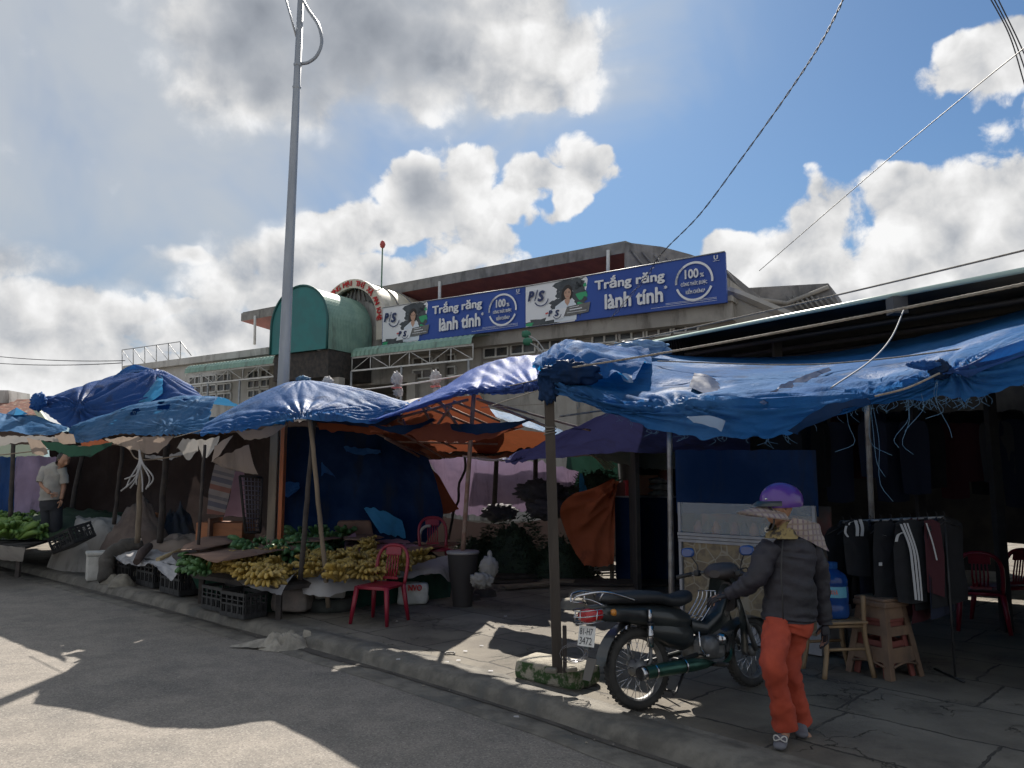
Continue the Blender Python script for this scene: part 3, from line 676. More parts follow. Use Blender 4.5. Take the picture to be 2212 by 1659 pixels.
MT = mat('clay_tiles', (.22, .09, .06), (.12, .05, .04), scale=4, rough=.9, stain=(.35, .28, .22), sscale=3)
mb = MB(); r = []
for k in range(15):
    f = k/14; r.append([P(-150+2*0, 866+30*f+0, 45-4*f)+UP*(.06*(k % 2)), P(72+12*f, 862+34*f, 45-4*f)+UP*(.06*(k % 2))])
mb.grid(r, smooth=False); ob('roof', mb, MT, fh)
mb = MB(); mb.poly([P(-150, 897, 41.4), P(84, 895, 41.4), P(90, 1060, 41.4), P(-150, 1060, 41.4)], (0, .3, 0)); ob('wall', mb, mat('pale_green_wall', (.42, .48, .38), rough=.9), fh)
mb = MB(); mb.poly([P(-60, 842, 44), P(18, 843, 44), P(20, 870, 44), P(-60, 872, 44)], (0, 2, 0)); ob('chimney_block', mb, MPW, fh)
mb = MB(); mb.poly([P(68, 880, 40), P(75, 872, 40), P(112, 925, 40), P(100, 930, 40)], (0, .2, 0)); ob('side_panel', mb, mat('pale_sheet', (.42, .48, .38), rough=.7), fh)
MWR = mat('black_cable', (.03, .03, .035), rough=.6)
def wire(pts, r, m, label, cat='cable', name='cable', group=None, n=20, sg=0):
    pts = [P(*p) for p in pts]; mb = MB(); mb.tube(sag(pts[0], pts[1], sg, n) if len(pts) == 2 else curve(pts, n), r, 6); return solo(name, mb, m, label, cat, group)
# two wires twisted together
tw = thing('twisted_cable', 'thick twisted cable rising steeply from the banner to the upper right', 'cable', P(1440, 530, 14))
a_, b_ = P(1832, -30, 9), P(1330, 690, 22); base_ = sag(a_, b_, .5, 220); bb = [P(1440, 530, 19.5)]
path = curve([P(1836, -30, 9), P(1775, 90, 10.5), P(1700, 205, 12.2), P(1600, 345, 14.7), P(1510, 465, 17), P(1432, 545, 19.3), P(1395, 600, 21), P(1318, 690, 22.3)], 260)
for s_ in (0, math.pi):
    mb = MB(); pts = []
    for i, p in enumerate(path):
        th = i*.42+s_; loose = 1 if i < 190 else 3.0; pts.append(p+Vector((math.cos(th), 0, math.sin(th)))*.010*loose)
    mb.tube(pts, .008, 5); ob('strand', mb, MWR, tw)
wire([(2240, 82, 12), (2105, 190, 15), (1900, 360, 20), (1640, 585, 26)], .012, MWR, 'thin wire crossing the sky diagonally toward the rear block', group=None)
for i, (x0, x1) in enumerate([(2130, 2214), (2138, 2222), (2147, 2232)]):
    wire([(x0, -20, 14), ((x0+x1)/2+8, 75+i*4, 14), (x1, 185-i*12, 14)], .012, MWR, ['leftmost cable of the bunch in the top corner of the sky', 'middle cable of the bunch in the top corner of the sky', 'rightmost cable of the bunch in the top corner of the sky'][i], group='cables in the top right corner')
wire([(-40, 766, 30), (270, 779, 26)], .015, MWR, 'upper of two faint wires meeting the billboard frame', sg=.1)
wire([(-40, 782, 30), (262, 784, 26)], .015, MWR, 'lower of two faint wires meeting the billboard frame', sg=.1)
# green lamp heads on the facade
for i, (x, y) in enumerate([(1137, 722), (1140, 738)]):
    q = FX(x, y, 3.0 if i else 2.4); t_ = thing('floodlight', ['upper small green floodlight on the facade above the tarpaulins', 'lower small green floodlight on its thin bracket above the tarpaulins'][i], 'floodlight', q)
    mb = MB(); mb.lathe([(0, -.16), (.10, -.14), (.14, 0), (.10, .12), (0, .16)], 12, q, axis='x', sq=(.7, 1)); ob('housing', mb, mat('lamp_green', (.02, .14, .08), rough=.5), t_)
    mb = MB(); mb.tube(curve([q, q+RX*.5-UP*.35, q+RX*.9-UP*1.1, q+RX*1.0-UP*1.8], 10), .022, 6); ob('bracket', mb, MSTL, t_)

rnd = random.Random(77); mb = MB()
for k in range(900):
    e = E[rnd.randrange(6, len(E)-40)]; d = rnd.choice([rnd.uniform(.05, .34), rnd.uniform(.6, 4.5), rnd.uniform(.6, 2.5)]); i_ = E.index(e); nn = nrm_at(i_); q = Vector((e.x, e.y, 0))+nn*d
    z = .125 if d > .55 else .02; s_ = rnd.uniform(.004, .013)*(1.6 if rnd.random() < .06 else 1)
    vs = [q+Vector((s_*rnd.uniform(.7, 1.2)*math.cos(a+k), s_*rnd.uniform(.7, 1.2)*math.sin(a+k), z)) for a in (0, 1.57, 3.14, 4.71)]+[q+Vector((0, 0, z+s_*.9))]
    mb.add(vs, [(0, 1, 4), (1, 2, 4), (2, 3, 4), (3, 0, 4)])
tag(ob('gravel', mb, mat('pebbles', (.26, .23, .19), (.12, .11, .10), scale=20, rough=.9)), kind='stuff')
# ================================================================ tarpaulins
def tarpmat(name, top, back=None, tr=.35, tcol=None, rough=.38, bump=.35, fade=None, bs=7, weave=True, sp_=.10, rv=None):
    m = mat(name, top, fade or tuple(min(1, c*1.6+.02) for c in top), scale=.9, rough=rough, bump=bump, bscale=bs, spec=sp_, trans=tr, tcol=tcol or tuple(min(1, c*1.5+.02) for c in top), back=back, mixr=(.35, .8), stain=tuple(c*.45+.02 for c in top), sscale=3)
    m.node_tree.nodes['Principled BSDF'].inputs['IOR'].default_value = 1.22
    if rv and not m.get('rv'):
        m['rv'] = 1; t = m.node_tree; b = t.nodes['Principled BSDF']; f = SS(t, NOI(t, N(t, 'ShaderNodeTexCoord').outputs['Object'], 1.3, 4, .6), .50, .68); n = N(t, 'ShaderNodeMapRange'); n.inputs[3].default_value = rough+.12; n.inputs[4].default_value = rv; t.links.new(f, n.inputs[0]); t.links.new(n.outputs[0], b.inputs['Roughness'])
    return m
TB = tarpmat('tarp_blue', (.018, .085, .26), tr=.28, tcol=(.01, .22, .60), fade=(.06, .15, .32), rough=.55, sp_=.5, rv=.36, bs=26, bump=.6)
TB8 = tarpmat('tarp_blue_worn', (.02, .095, .27), tr=.26, tcol=(.01, .24, .62), fade=(.06, .16, .34), rough=.62, sp_=.16, rv=.42, bs=26, bump=.6)
TB8.node_tree.nodes['Principled BSDF'].inputs['IOR'].default_value = 1.14
TB2 = tarpmat('tarp_blue_deep', (.014, .055, .20), tr=.18, tcol=(.01, .12, .45), fade=(.04, .09, .24), rough=.58, sp_=.4, rv=.42, bs=26, bump=.6)
TBF = tarpmat('tarp_blue_faded', (.04, .12, .26), tr=.25, tcol=(.06, .28, .55), fade=(.11, .20, .34), rough=.6, bs=26, bump=.6)
TBO = tarpmat('tarp_blue_orange', (.010, .05, .30), back=(.52, .13, .04), tr=.35, tcol=(.55, .16, .05), rough=.4)
TOR = tarpmat('tarp_orange', (.21, .065, .035), back=(.21, .065, .035), tr=.14, tcol=(.34, .10, .05), rough=.5)
TOB = tarpmat('tarp_rust', (.22, .07, .04), tr=.12, tcol=(.4, .12, .05), rough=.6)
TPU = tarpmat('tarp_purple_blue', (.03, .04, .13), tr=.08, tcol=(.06, .06, .18), rough=.5)
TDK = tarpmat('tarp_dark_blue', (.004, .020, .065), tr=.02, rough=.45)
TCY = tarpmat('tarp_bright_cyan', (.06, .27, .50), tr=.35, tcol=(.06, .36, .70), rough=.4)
TLI = tarpmat('sheet_lilac', (.33, .25, .36), tr=.12, tcol=(.36, .26, .40), rough=.7)
TWH = tarpmat('sack_white', (.50, .49, .50), tr=.15, tcol=(.5, .5, .5), rough=.55, fade=(.40, .39, .39))
TPL = tarpmat('sheet_plastic_grey', (.40, .38, .36), tr=.15, tcol=(.4, .38, .36), rough=.4, fade=(.30, .28, .26))
TBE = tarpmat('rag_beige', (.33, .27, .23), tr=.2, tcol=(.4, .32, .26), rough=.8, fade=(.24, .19, .17))
TGR = tarpmat('net_green', (.018, .05, .036), tr=.1, tcol=(.03, .09, .06), rough=.7)
TGG = tarpmat('sheet_grey_green', (.13, .15, .14), tr=.4, tcol=(.3, .36, .32), rough=.6)
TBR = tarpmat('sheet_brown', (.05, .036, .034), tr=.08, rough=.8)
def cl(name, label, cat, rows, m, group=None, parent=None, world=False, **k):
    mb = cloth(rows if world else PP(rows), **k)
    o = ob(name, mb, m, parent)
    if parent is None: tag(o, label, cat, group)
    o['_'] = 0; del o['_']
    return o, mb
GT = 'blue tarpaulins slung over the stalls'
def fringe(mb_rows, idx, n, ln, name, parent, m, seed=1, r=.0022, u0=0, u1=1):
    rnd = random.Random(seed); mb = MB(); row = mb_rows[idx]
    for i in range(n):
        p = row[int((u0+(u1-u0)*rnd.random())*(len(row)-1))]; L = ln*(.3+rnd.random()); d = Vector((rnd.uniform(-.5, .5), rnd.uniform(-.3, .3), -1)).normalized()
        pts = [p, p+d*L*.5+Vector((rnd.uniform(-.02, .02), 0, 0)), p+d*L*.8+Vector((rnd.uniform(-.05, .05), 0, -.2*L))]; mb.tube(curve(pts, 5), r*.7, 3)
    return ob(name, mb, m, parent)

TPP = tarpmat('tarp_glint_patch', (.22, .30, .42), tr=.3, rough=.5)
# -- right-hand big tarpaulin
rows8 = [[(1196, 846, 5.85), (1320, 893, 5.55), (1450, 936, 5.2), (1600, 946, 4.85), (1700, 936, 4.6), (1875, 878, 4.27), (2041, 860, 4.0), (2106, 863, 3.9), (2240, 818, 3.72)],
 [(1200, 826, 5.9), (1366, 876, 5.45), (1500, 868, 5.1), (1642, 868, 4.78), (1796, 858, 4.47), (1900, 846, 4.28), (2041, 806, 4.05), (2120, 785, 3.93), (2240, 745, 3.78)],
 [(1195, 806, 6.2), (1300, 838, 6.1), (1420, 842, 5.9), (1560, 838, 5.6), (1700, 832, 5.3), (1850, 815, 5.0), (2000, 788, 4.7), (2100, 757, 4.5), (2240, 712, 4.3)],
 [(1180, 785, 7), (1280, 790, 7.1), (1400, 797, 6.9), (1550, 804, 6.5), (1700, 803, 6.1), (1850, 787, 5.7), (2000, 760, 5.4), (2100, 735, 5.1), (2240, 693, 4.8)],
 [(1178, 765, 9.4), (1250, 742, 9.15), (1345, 752, 8.9), (1440, 766, 8.8), (1580, 773, 8.5), (1740, 769, 8.0), (1880, 748, 7.4), (2050, 712, 6.8), (2240, 660, 6.2)]]
t8, m8 = cl('tarpaulin', 'largest blue tarpaulin with torn fringed edge, tied to the wooden post above the motorcycle', 'tarpaulin', rows8, TB8, GT, nu=190, nv=90, amp=.020, fs=1.2,
   ties=[(.02, .12, .08, 16), (.20, .24, .065, 22), (.77, .22, .08, 26), (.60, .2, .03, 14)], ripple=[(1.45, .55, .008), (1.2, .13, .003)], seed=3, rag=.03,
   holes=[(.57, .06, .006, .02)])
def bundle(p, r, label_name, m, parent, seed=1, sc_=(1, 1, 1), n=26, k=1.0):
    """crumpled knot of sheet"""
    bm = bmesh.new(); bmesh.ops.create_icosphere(bm, subdivisions=4, radius=1)
    for v in bm.verts:
        q = v.co.copy(); d = 1+k*.30*(abs(nz(q*2.1+Vector((seed*5, 0, 0))))*2-.5)+k*.18*(abs(nz(q*5.3+Vector((0, seed*3, 0))))*2-.5)
        v.co = Vector((q.x*sc_[0]*r*d, q.y*sc_[1]*r*d, q.z*sc_[2]*r*d))
    mb = MB(); mb.add([v.co+p for v in bm.verts], [tuple(v.index for v in f.verts) for f in bm.faces], 0, True); bm.free(); return ob(label_name, mb, m, parent)
pt = P(1188, 800, 5.95)
# raised, crumpled left end of the tarpaulin
cl('crumpled_end', None, None, [[(1168, 800, 5.9), (1230, 800, 5.9), (1300, 812, 5.9), (1372, 808, 5.9)], [(1152, 798, 6.1), (1215, 768, 6.2), (1290, 770, 6.3), (1395, 790, 6.4)],
   [(1155, 780, 6.6), (1205, 748, 6.9), (1270, 744, 7), (1410, 775, 7.2)], [(1172, 768, 7.2), (1225, 738, 7.4), (1300, 744, 7.6), (1400, 748, 7.8)]], TB8, parent=t8, nu=90, nv=60, amp=.055, fs=2.6, ties=[(.02, .1, .12, 18)], seed=8, ripple=(.5, .30, .03))
bundle(P(1232, 806, 5.85), .15, 'wrapped_bundle', TDK, t8, 4, (1.5, .7, .62)); bundle(P(1186, 832, 5.9), .085, 'knot', TDK, t8, 5, (1, 1, 1.7))
bundle(P(1385, 752, 8.0), .20, 'frayed_wad', tarpmat('tarp_pale', (.18, .28, .42), tr=.3), t8, 9, (1.5, .7, .45))
for rws_, m_, sd in [([[(1484, 900, 5.06), (1530, 898, 4.95), (1568, 908, 4.85)], [(1500, 914, 5.04), (1535, 920, 4.94), (1562, 924, 4.84)]], TPP, 1), ([[(1340, 810, 6.05), (1350, 808, 6.05), (1364, 811, 6.0)], [(1347, 822, 5.98), (1358, 828, 5.95), (1368, 826, 5.9)]], TPP, 2),  # pale patches paint sun glints; the dark ones are sewn on
                     ([[(1500, 806, 6.3), (1530, 812, 6.15), (1556, 826, 6.0)], [(1488, 836, 5.6), (1525, 850, 5.4), (1556, 862, 5.2)]], TDK, 4),
                     ([[(1640, 868, 4.74), (1700, 826, 5.2), (1790, 792, 5.6)], [(1650, 874, 4.72), (1712, 838, 5.1), (1796, 800, 5.5)]], TDK, 5), ([[(1700, 930, 4.55), (1780, 880, 4.40), (1880, 858, 4.24)], [(1720, 938, 4.54), (1800, 892, 4.38), (1882, 872, 4.22)]], TDK, 6)]:
    cl('sewn_or_glint_patch', None, None, [[(x_, y_, Y_-.05) for x_, y_, Y_ in r_] for r_ in rws_], m_, parent=t8, nu=30, nv=14, amp=.012, seed=sd, rag=.025)
kn = P(2030, 798, 3.98); bundle(kn, .055, 'knot', TDK, t8, 12, (1.1, .8, 1)); bundle(kn+Vector((-.09, -.02, .02)), .05, 'knotted_tail', TB, t8, 13, (1.7, .7, .5))
cl('stretched_fold', None, None, [[(2036, 808, 3.93), (2110, 806, 3.86), (2240, 765, 3.7)], [(2034, 800, 3.98), (2110, 780, 3.9), (2240, 728, 3.75)]], TB2, parent=t8, nu=40, nv=10, amp=.012, ties=[(0, .5, .05, 20)], seed=21, rag=.01)
FRG = mat('blue_thread', (.04, .12, .24), (.09, .19, .30), scale=30, rough=.7)
fringe(m8.rows, 0, 36, .05, 'fringe', t8, FRG, 2, u0=.62, u1=.82); fringe(m8.rows, 0, 70, .05, 'fringe', t8, FRG, 3, .0018, u0=.05, u1=1)
mb = MB(); rnd = random.Random(5)
for x0, y0, Y0, L in [(1880, 868, 4.25, .42), (1884, 870, 4.25, .55), (1886, 868, 4.25, .30), (1828, 882, 4.35, .25), (1962, 862, 4.1, .30), (1958, 864, 4.1, .26), (2026, 822, 3.95, .30), (2024, 822, 3.95, .20), (1990, 850, 4.0, .2)]:
    p = P(x0, y0, Y0); pts = [p, p+Vector((rnd.uniform(-.03, .03), 0, -L*.4)), p+Vector((rnd.uniform(-.08, .05), 0, -L*.8)), p+Vector((rnd.uniform(-.1, .1), 0, -L))]; mb.tube(curve(pts, 10), .0013, 4)
ob('loose_threads', mb, FRG, t8)

# -- middle tarpaulins
t5, m5 = cl('tarpaulin', 'blue tarpaulin rising from the wooden post over the rusty pipe frame', 'tarpaulin',
 [[(796, 912, 8.35), (860, 896, 8.1), (940, 872, 7.75), (1014, 851, 7.4), (1090, 852, 7.0), (1168, 842, 6.2)],
  [(800, 908, 8.4), (862, 888, 8.2), (940, 858, 7.9), (1014, 832, 7.6), (1090, 826, 7.2), (1168, 818, 6.3)],
  [(806, 905, 9.0), (870, 880, 9.9), (950, 840, 10.3), (1016, 799, 10.2), (1090, 775, 9.8), (1192, 764, 9.05)],
  [(812, 906, 9.1), (880, 884, 10.0), (955, 848, 10.45), (1020, 812, 10.35), (1085, 795, 9.95), (1196, 785, 9.15)]], tarpmat('tarp_shiny', (.05, .10, .34), tr=.25, tcol=(.02, .10, .55), rough=.48, fade=(.08, .13, .33), sp_=.10, bs=22, bump=.6), GT, nu=140, nv=54, amp=.016, ties=[(1, .15, .07, 30), (.62, .1, .04, 18)], ripple=(.35, .22, .005), seed=5)
t5b, _ = cl('tarpaulin', 'orange-bottomed tarpaulin sloping down behind the rusty pipe', 'tarpaulin',
 [[(796, 906, 10.0), (870, 880, 10.2), (950, 858, 10.4), (1036, 852, 10.4)], [(806, 922, 10.8), (875, 915, 10.9), (965, 902, 11), (1074, 903, 11)],
  [(815, 934, 11.6), (880, 950, 11.7), (975, 945, 11.8), (1090, 930, 11.8)], [(830, 945, 12.3), (905, 985, 12.8), (975, 987, 12.8), (1060, 985, 12.8)]], TOR, 'orange tarpaulins under the blue ones', nu=80, nv=60, amp=.03, ripple=(1.3, .35, .012), seed=6, ties=[(.3, 0, .06, 12)])
t6, _ = cl('tarpaulin', 'dull rust-brown tarpaulin sagging left of the wooden post', 'tarpaulin', [[(1018, 955, 11.6), (1075, 938, 11.4), (1125, 928, 11.2), (1190, 938, 11)], [(1025, 970, 12), (1070, 968, 12), (1120, 965, 11.8), (1180, 962, 11.5)], [(1035, 980, 12.6), (1065, 990, 12.6), (1095, 992, 12.6), (1165, 985, 12)]], TOB, 'orange tarpaulins under the blue ones', nu=40, nv=24, amp=.03, seed=9)
cl('tarpaulin', 'torn blue flap hanging right of the rusty pipe over orange cloth', 'tarpaulin', [[(972, 916, 8.7), (1040, 914, 8.6), (1110, 910, 8.5), (1160, 904, 8.4)], [(975, 928, 8.75), (1020, 938, 8.7), (1085, 930, 8.6), (1148, 909, 8.5)]], TDK, 'torn hanging flaps', nu=50, nv=12, amp=.02, rag=.03, seed=31)
cl('tarpaulin', 'torn blue flap hanging left of the rusty pipe over orange cloth', 'tarpaulin', [[(800, 918, 8.6), (850, 920, 8.7), (905, 915, 8.7), (936, 902, 8.7)], [(830, 930, 8.7), (865, 937, 8.8), (905, 925, 8.8), (940, 908, 8.8)]], TDK, 'torn hanging flaps', nu=50, nv=12, amp=.02, rag=.03, seed=32)
cl('tarpaulin', 'long sagging strip of orange cloth below the torn blue flaps', 'tarpaulin', [[(795, 918, 8.9), (880, 922, 8.95), (980, 915, 9.0), (1060, 922, 8.9), (1128, 916, 8.8)], [(800, 934, 8.9), (880, 940, 8.95), (950, 956, 9.0), (1030, 952, 8.9), (1132, 924, 8.8)]], TOR, nu=70, nv=14, amp=.025, rag=.04, seed=33)
cl('tarpaulin', 'shiny pale blue tarpaulin edge seen beyond the rusty pipe, left of the wooden post', 'tarpaulin', [[(1040, 890, 16.5), (1100, 912, 16.3), (1160, 928, 16), (1230, 955, 15.8)], [(1038, 880, 17.5), (1100, 893, 17.3), (1165, 912, 17), (1240, 940, 16.8)]], TBF, GT, nu=50, nv=14, amp=.03, seed=34)
cl('tarpaulin', 'narrow strip of white plastic between two blue tarpaulins under the tied bags', 'tarpaulin', [[(862, 884, 11), (905, 880, 11), (930, 874, 11)], [(864, 868, 12), (905, 860, 12), (945, 858, 12)]], TWH, nu=30, nv=10, amp=.02, seed=35)
t7, _ = cl('tarpaulin', 'low purple-blue tarpaulin hanging behind the wooden post', 'tarpaulin',
 [[(1086, 995, 9.5), (1200, 942, 9.0), (1321, 888, 8.6), (1450, 900, 8.2), (1620, 938, 7.8)], [(1092, 997, 10), (1200, 968, 9.5), (1315, 945, 9.1), (1450, 945, 8.6), (1620, 965, 8.2)], [(1100, 999, 10.5), (1200, 990, 10), (1300, 980, 9.6), (1450, 978, 9), (1620, 990, 8.5)]], TPU, GT, nu=90, nv=36, amp=.02, ripple=(.9, .45, .018), seed=10, ties=[(0, .5, .08, 14)])
cl('tarpaulin', 'pale grey-green sheet hanging behind the steel pipe', 'tarpaulin', [[(1262, 972, 12), (1340, 960, 11.6), (1400, 950, 11.4), (1460, 955, 11)], [(1290, 990, 12), (1350, 1004, 11.8), (1410, 1012, 11.6), (1460, 1012, 11.3)]], TGG, nu=50, nv=18, amp=.03, seed=36)
t4, m4 = cl('tarpaulin', 'dome-shaped blue tarpaulin on two crossed sticks over the bananas', 'tarpaulin',
 [[(433, 941, 8.6), (520, 932, 8.45), (600, 918, 8.3), (655, 906, 8.2), (740, 904, 8.25), (805, 912, 8.35), (870, 887, 8.4)],
  [(438, 926, 8.9), (525, 895, 8.8), (600, 873, 8.8), (655, 864, 8.8), (740, 868, 8.8), (805, 880, 8.7), (874, 880, 8.5)],
  [(450, 912, 9.3), (530, 866, 9.6), (600, 834, 9.8), (655, 822, 9.9), (740, 832, 9.7), (805, 846, 9.3), (880, 869, 8.8)],
  [(500, 915, 11), (560, 880, 11.4), (620, 860, 11.6), (670, 850, 11.6), (740, 855, 11.2), (800, 865, 10.4), (886, 872, 9.3)]], TB, GT, nu=150, nv=80, amp=.009, fs=1.5, ties=[(.5, 0, .10, 30), (.12, .03, .05, 20), (1, .2, .05, 18), (.5, .66, .02, 22)], ripple=(.1, .16, .002), seed=11, rag=.02)
bundle(P(655, 819, 9.9), .07, 'frayed_tip', FRG, t4, 3, (1.3, 1, .6))
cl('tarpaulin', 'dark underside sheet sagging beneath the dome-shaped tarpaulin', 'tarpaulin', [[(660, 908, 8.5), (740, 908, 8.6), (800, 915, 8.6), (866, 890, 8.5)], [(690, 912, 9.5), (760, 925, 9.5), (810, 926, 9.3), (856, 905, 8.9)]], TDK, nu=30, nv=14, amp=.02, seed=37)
t3, m3 = cl('tarpaulin', 'faded worn blue tarpaulin full of holes, second from the left', 'tarpaulin',
 [[(162, 955, 13), (190, 958, 12.6), (254, 938, 12), (320, 941, 11.2), (380, 939, 10.6), (446, 932, 10)], [(150, 932, 13.2), (195, 930, 12.9), (254, 914, 12.4), (320, 906, 11.8), (385, 902, 11.2), (452, 902, 10.6)],
  [(158, 918, 13.4), (223, 898, 13.2), (284, 874, 13), (345, 866, 12.6), (400, 857, 12.2), (474, 858, 11.6)], [(190, 908, 14.8), (250, 892, 15), (300, 880, 15.4), (350, 873, 15.8), (420, 866, 15.4), (525, 880, 14.2)]], TBF, GT, nu=150, nv=80, amp=.03, fs=1.4, ties=[(.75, .12, .08, 22), (.05, .2, .06, 14), (.9, .5, .04, 16)], ripple=[(1.35, .35, .010)], seed=12, rag=.05, holes=[(.47, .50, .028, .05), (.66, .52, .05, .05), (.62, .62, .03, .03), (.82, .60, .03, .03), (.36, .60, .02, .02)])
fringe(m3.rows, 40, 60, .10, 'fringe', t3, FRG, 6, .003, u0=.05, u1=.5)
t2, _ = cl('tarpaulin', 'peaked dark blue tarpaulin at the left, pinched in the middle', 'tarpaulin',
 [[(84, 882, 15), (112, 902, 14.6), (150, 926, 14.3), (200, 926, 14.2), (280, 905, 14), (380, 885, 13.8), (448, 862, 13.4)], [(78, 872, 15.2), (120, 876, 15), (165, 880, 14.8), (215, 878, 14.6), (290, 860, 14.5), (370, 845, 14.3), (440, 857, 13.8)],
  [(85, 860, 15.6), (125, 853, 15.6), (183, 831, 15.8), (240, 815, 15.8), (290, 803, 15.8), (345, 801, 15.5), (412, 833, 14.8)], [(100, 868, 16.5), (140, 860, 17), (190, 840, 17.5), (250, 822, 17.5), (300, 812, 17.5), (350, 810, 17), (430, 842, 16)]], TB2, GT, nu=130, nv=70, amp=.018, fs=1.0, ties=[(.36, .33, .17, 18), (.8, .6, .06, 16), (0, .5, .08, 12)], seed=13, rag=.03, ripple=(.6, .4, .004))
cl('standing_crest', None, None, [[(238, 818, 15.7), (290, 807, 15.7), (346, 804, 15.6)], [(250, 808, 15.9), (285, 787, 16), (328, 797, 15.8)]], TB, parent=t2, nu=30, nv=10, amp=.05, seed=14)
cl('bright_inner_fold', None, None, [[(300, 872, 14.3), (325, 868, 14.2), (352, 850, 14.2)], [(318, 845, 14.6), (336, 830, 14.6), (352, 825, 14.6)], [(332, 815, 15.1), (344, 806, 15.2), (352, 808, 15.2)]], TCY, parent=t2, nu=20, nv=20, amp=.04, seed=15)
bundle(P(83, 868, 15), .18, 'knotted_corner', TB, t2, 17, (.8, .8, 1))
t1, _ = cl('tarpaulin', 'sunlit pale blue tarpaulin at the far left edge with a small peaked cap', 'tarpaulin', [[(-120, 945, 14), (-40, 936, 14), (15, 931, 14), (60, 938, 14), (112, 939, 13.8), (142, 931, 13.6)], [(-120, 920, 14.8), (-30, 912, 14.7), (25, 910, 14.6), (70, 914, 14.5), (115, 922, 14.1), (144, 928, 13.8)], [(-120, 895, 15.6), (-30, 894, 15.4), (30, 894, 15.3), (75, 897, 15.1), (115, 912, 14.5), (147, 924, 14)]], TBF, GT, nu=60, nv=30, amp=.03, seed=16, ties=[(.35, 1, .1, 12)])
mb = MB(); mb.add([P(14, 893, 15.4), P(30, 897, 14.9), P(62, 895, 15), P(50, 891, 15.6), P(36, 880, 15.2)], [(0, 1, 4), (1, 2, 4), (2, 3, 4), (3, 0, 4)]); ob('peaked_cap', mb, TCY, t1)

# -- rags and strips hanging under the hems
RG = 'rags and strips hanging under the tarpaulin hems'
for lb, rws, m in [
 ('white crumpled plastic strip under the far left tarpaulin', [[(-10, 942, 12.8), (40, 942, 12.8), (85, 942, 12.6), (125, 946, 12.4)], [(-10, 966, 12.8), (30, 958, 12.8), (80, 952, 12.6), (128, 955, 12.4)]], TPL),
 ('grey-brown rag hanging left of the green net', [[(58, 946, 12.3), (78, 950, 12.3), (98, 955, 12.2)], [(70, 982, 12.3), (85, 984, 12.3), (104, 981, 12.2)]], TBE),
 ('sagging green net strip under the peaked tarpaulin', [[(88, 951, 12), (125, 957, 11.9), (165, 963, 11.8), (205, 962, 11.6), (246, 955, 11.4)], [(104, 970, 12), (130, 980, 11.9), (160, 988, 11.8), (200, 984, 11.6), (243, 962, 11.4)]], TGR),
 ('brown hanging cloth beside the green net strip', [[(175, 956, 12.1), (205, 952, 12), (242, 951, 11.8)], [(178, 966, 12.1), (208, 973, 12), (240, 960, 11.8)]], TOB),
 ('straw-coloured torn netting over the green strip', [[(118, 941, 12.5), (140, 936, 12.5), (160, 938, 12.4)], [(120, 954, 12.5), (140, 956, 12.5), (165, 958, 12.4)]], TBE),
 ('wide pinkish cloth hanging above the knotted ropes', [[(226, 948, 11.6), (275, 944, 11.4), (320, 943, 11.2), (378, 942, 10.8)], [(240, 956, 11.6), (282, 970, 11.4), (330, 980, 11.2), (362, 962, 10.9)]], TBE),
 ('square pale rag hanging from one corner right of the pinkish cloth', [[(396, 946, 10.4), (412, 948, 10.4), (428, 953, 10.3)], [(382, 968, 10.4), (404, 990, 10.4), (430, 976, 10.3)]], TPL),
 ('pale triangular rag between the square rag and the banana stall', [[(426, 950, 10.2), (450, 948, 10.1), (474, 944, 10)], [(432, 972, 10.2), (442, 990, 10.1), (466, 966, 10)]], TPL),
 ('slanting strip of pale cloth at the left corner of the dome-shaped tarpaulin', [[(463, 962, 9.6), (485, 950, 9.5), (507, 938, 9.4)], [(457, 997, 9.6), (476, 980, 9.5), (490, 962, 9.4)]], TBE),
 ('large beige awning scrap hanging above the striped cloth', [[(458, 995, 10.3), (500, 975, 10.2), (538, 960, 10.1)], [(480, 1008, 10.3), (515, 1008, 10.2), (548, 1000, 10.1)], [(500, 1016, 10.3), (530, 1020, 10.2), (558, 1026, 10.1)]], TBE),
 ('beige cloth tucked under the hem of the dome-shaped tarpaulin', [[(510, 932, 8.9), (560, 926, 8.8), (622, 918, 8.7)], [(530, 950, 8.9), (565, 948, 8.8), (590, 942, 8.7)]], TBE),
 ('narrow orange strip under the dome-shaped tarpaulin', [[(684, 912, 9.0), (760, 918, 9.1), (838, 926, 9.2)], [(690, 928, 9.0), (760, 934, 9.1), (840, 936, 9.2)]], TOR),
 ('white curved strip of plastic behind the knotted ropes', [[(308, 982, 13), (355, 985, 12.8), (400, 974, 12.5)], [(308, 988, 13), (355, 994, 12.8), (400, 982, 12.5)]], TWH)]:
    cl('hanging_rag', lb, 'rag', rws, m, RG, nu=22, nv=14, amp=.03, rag=.03, seed=len(lb))

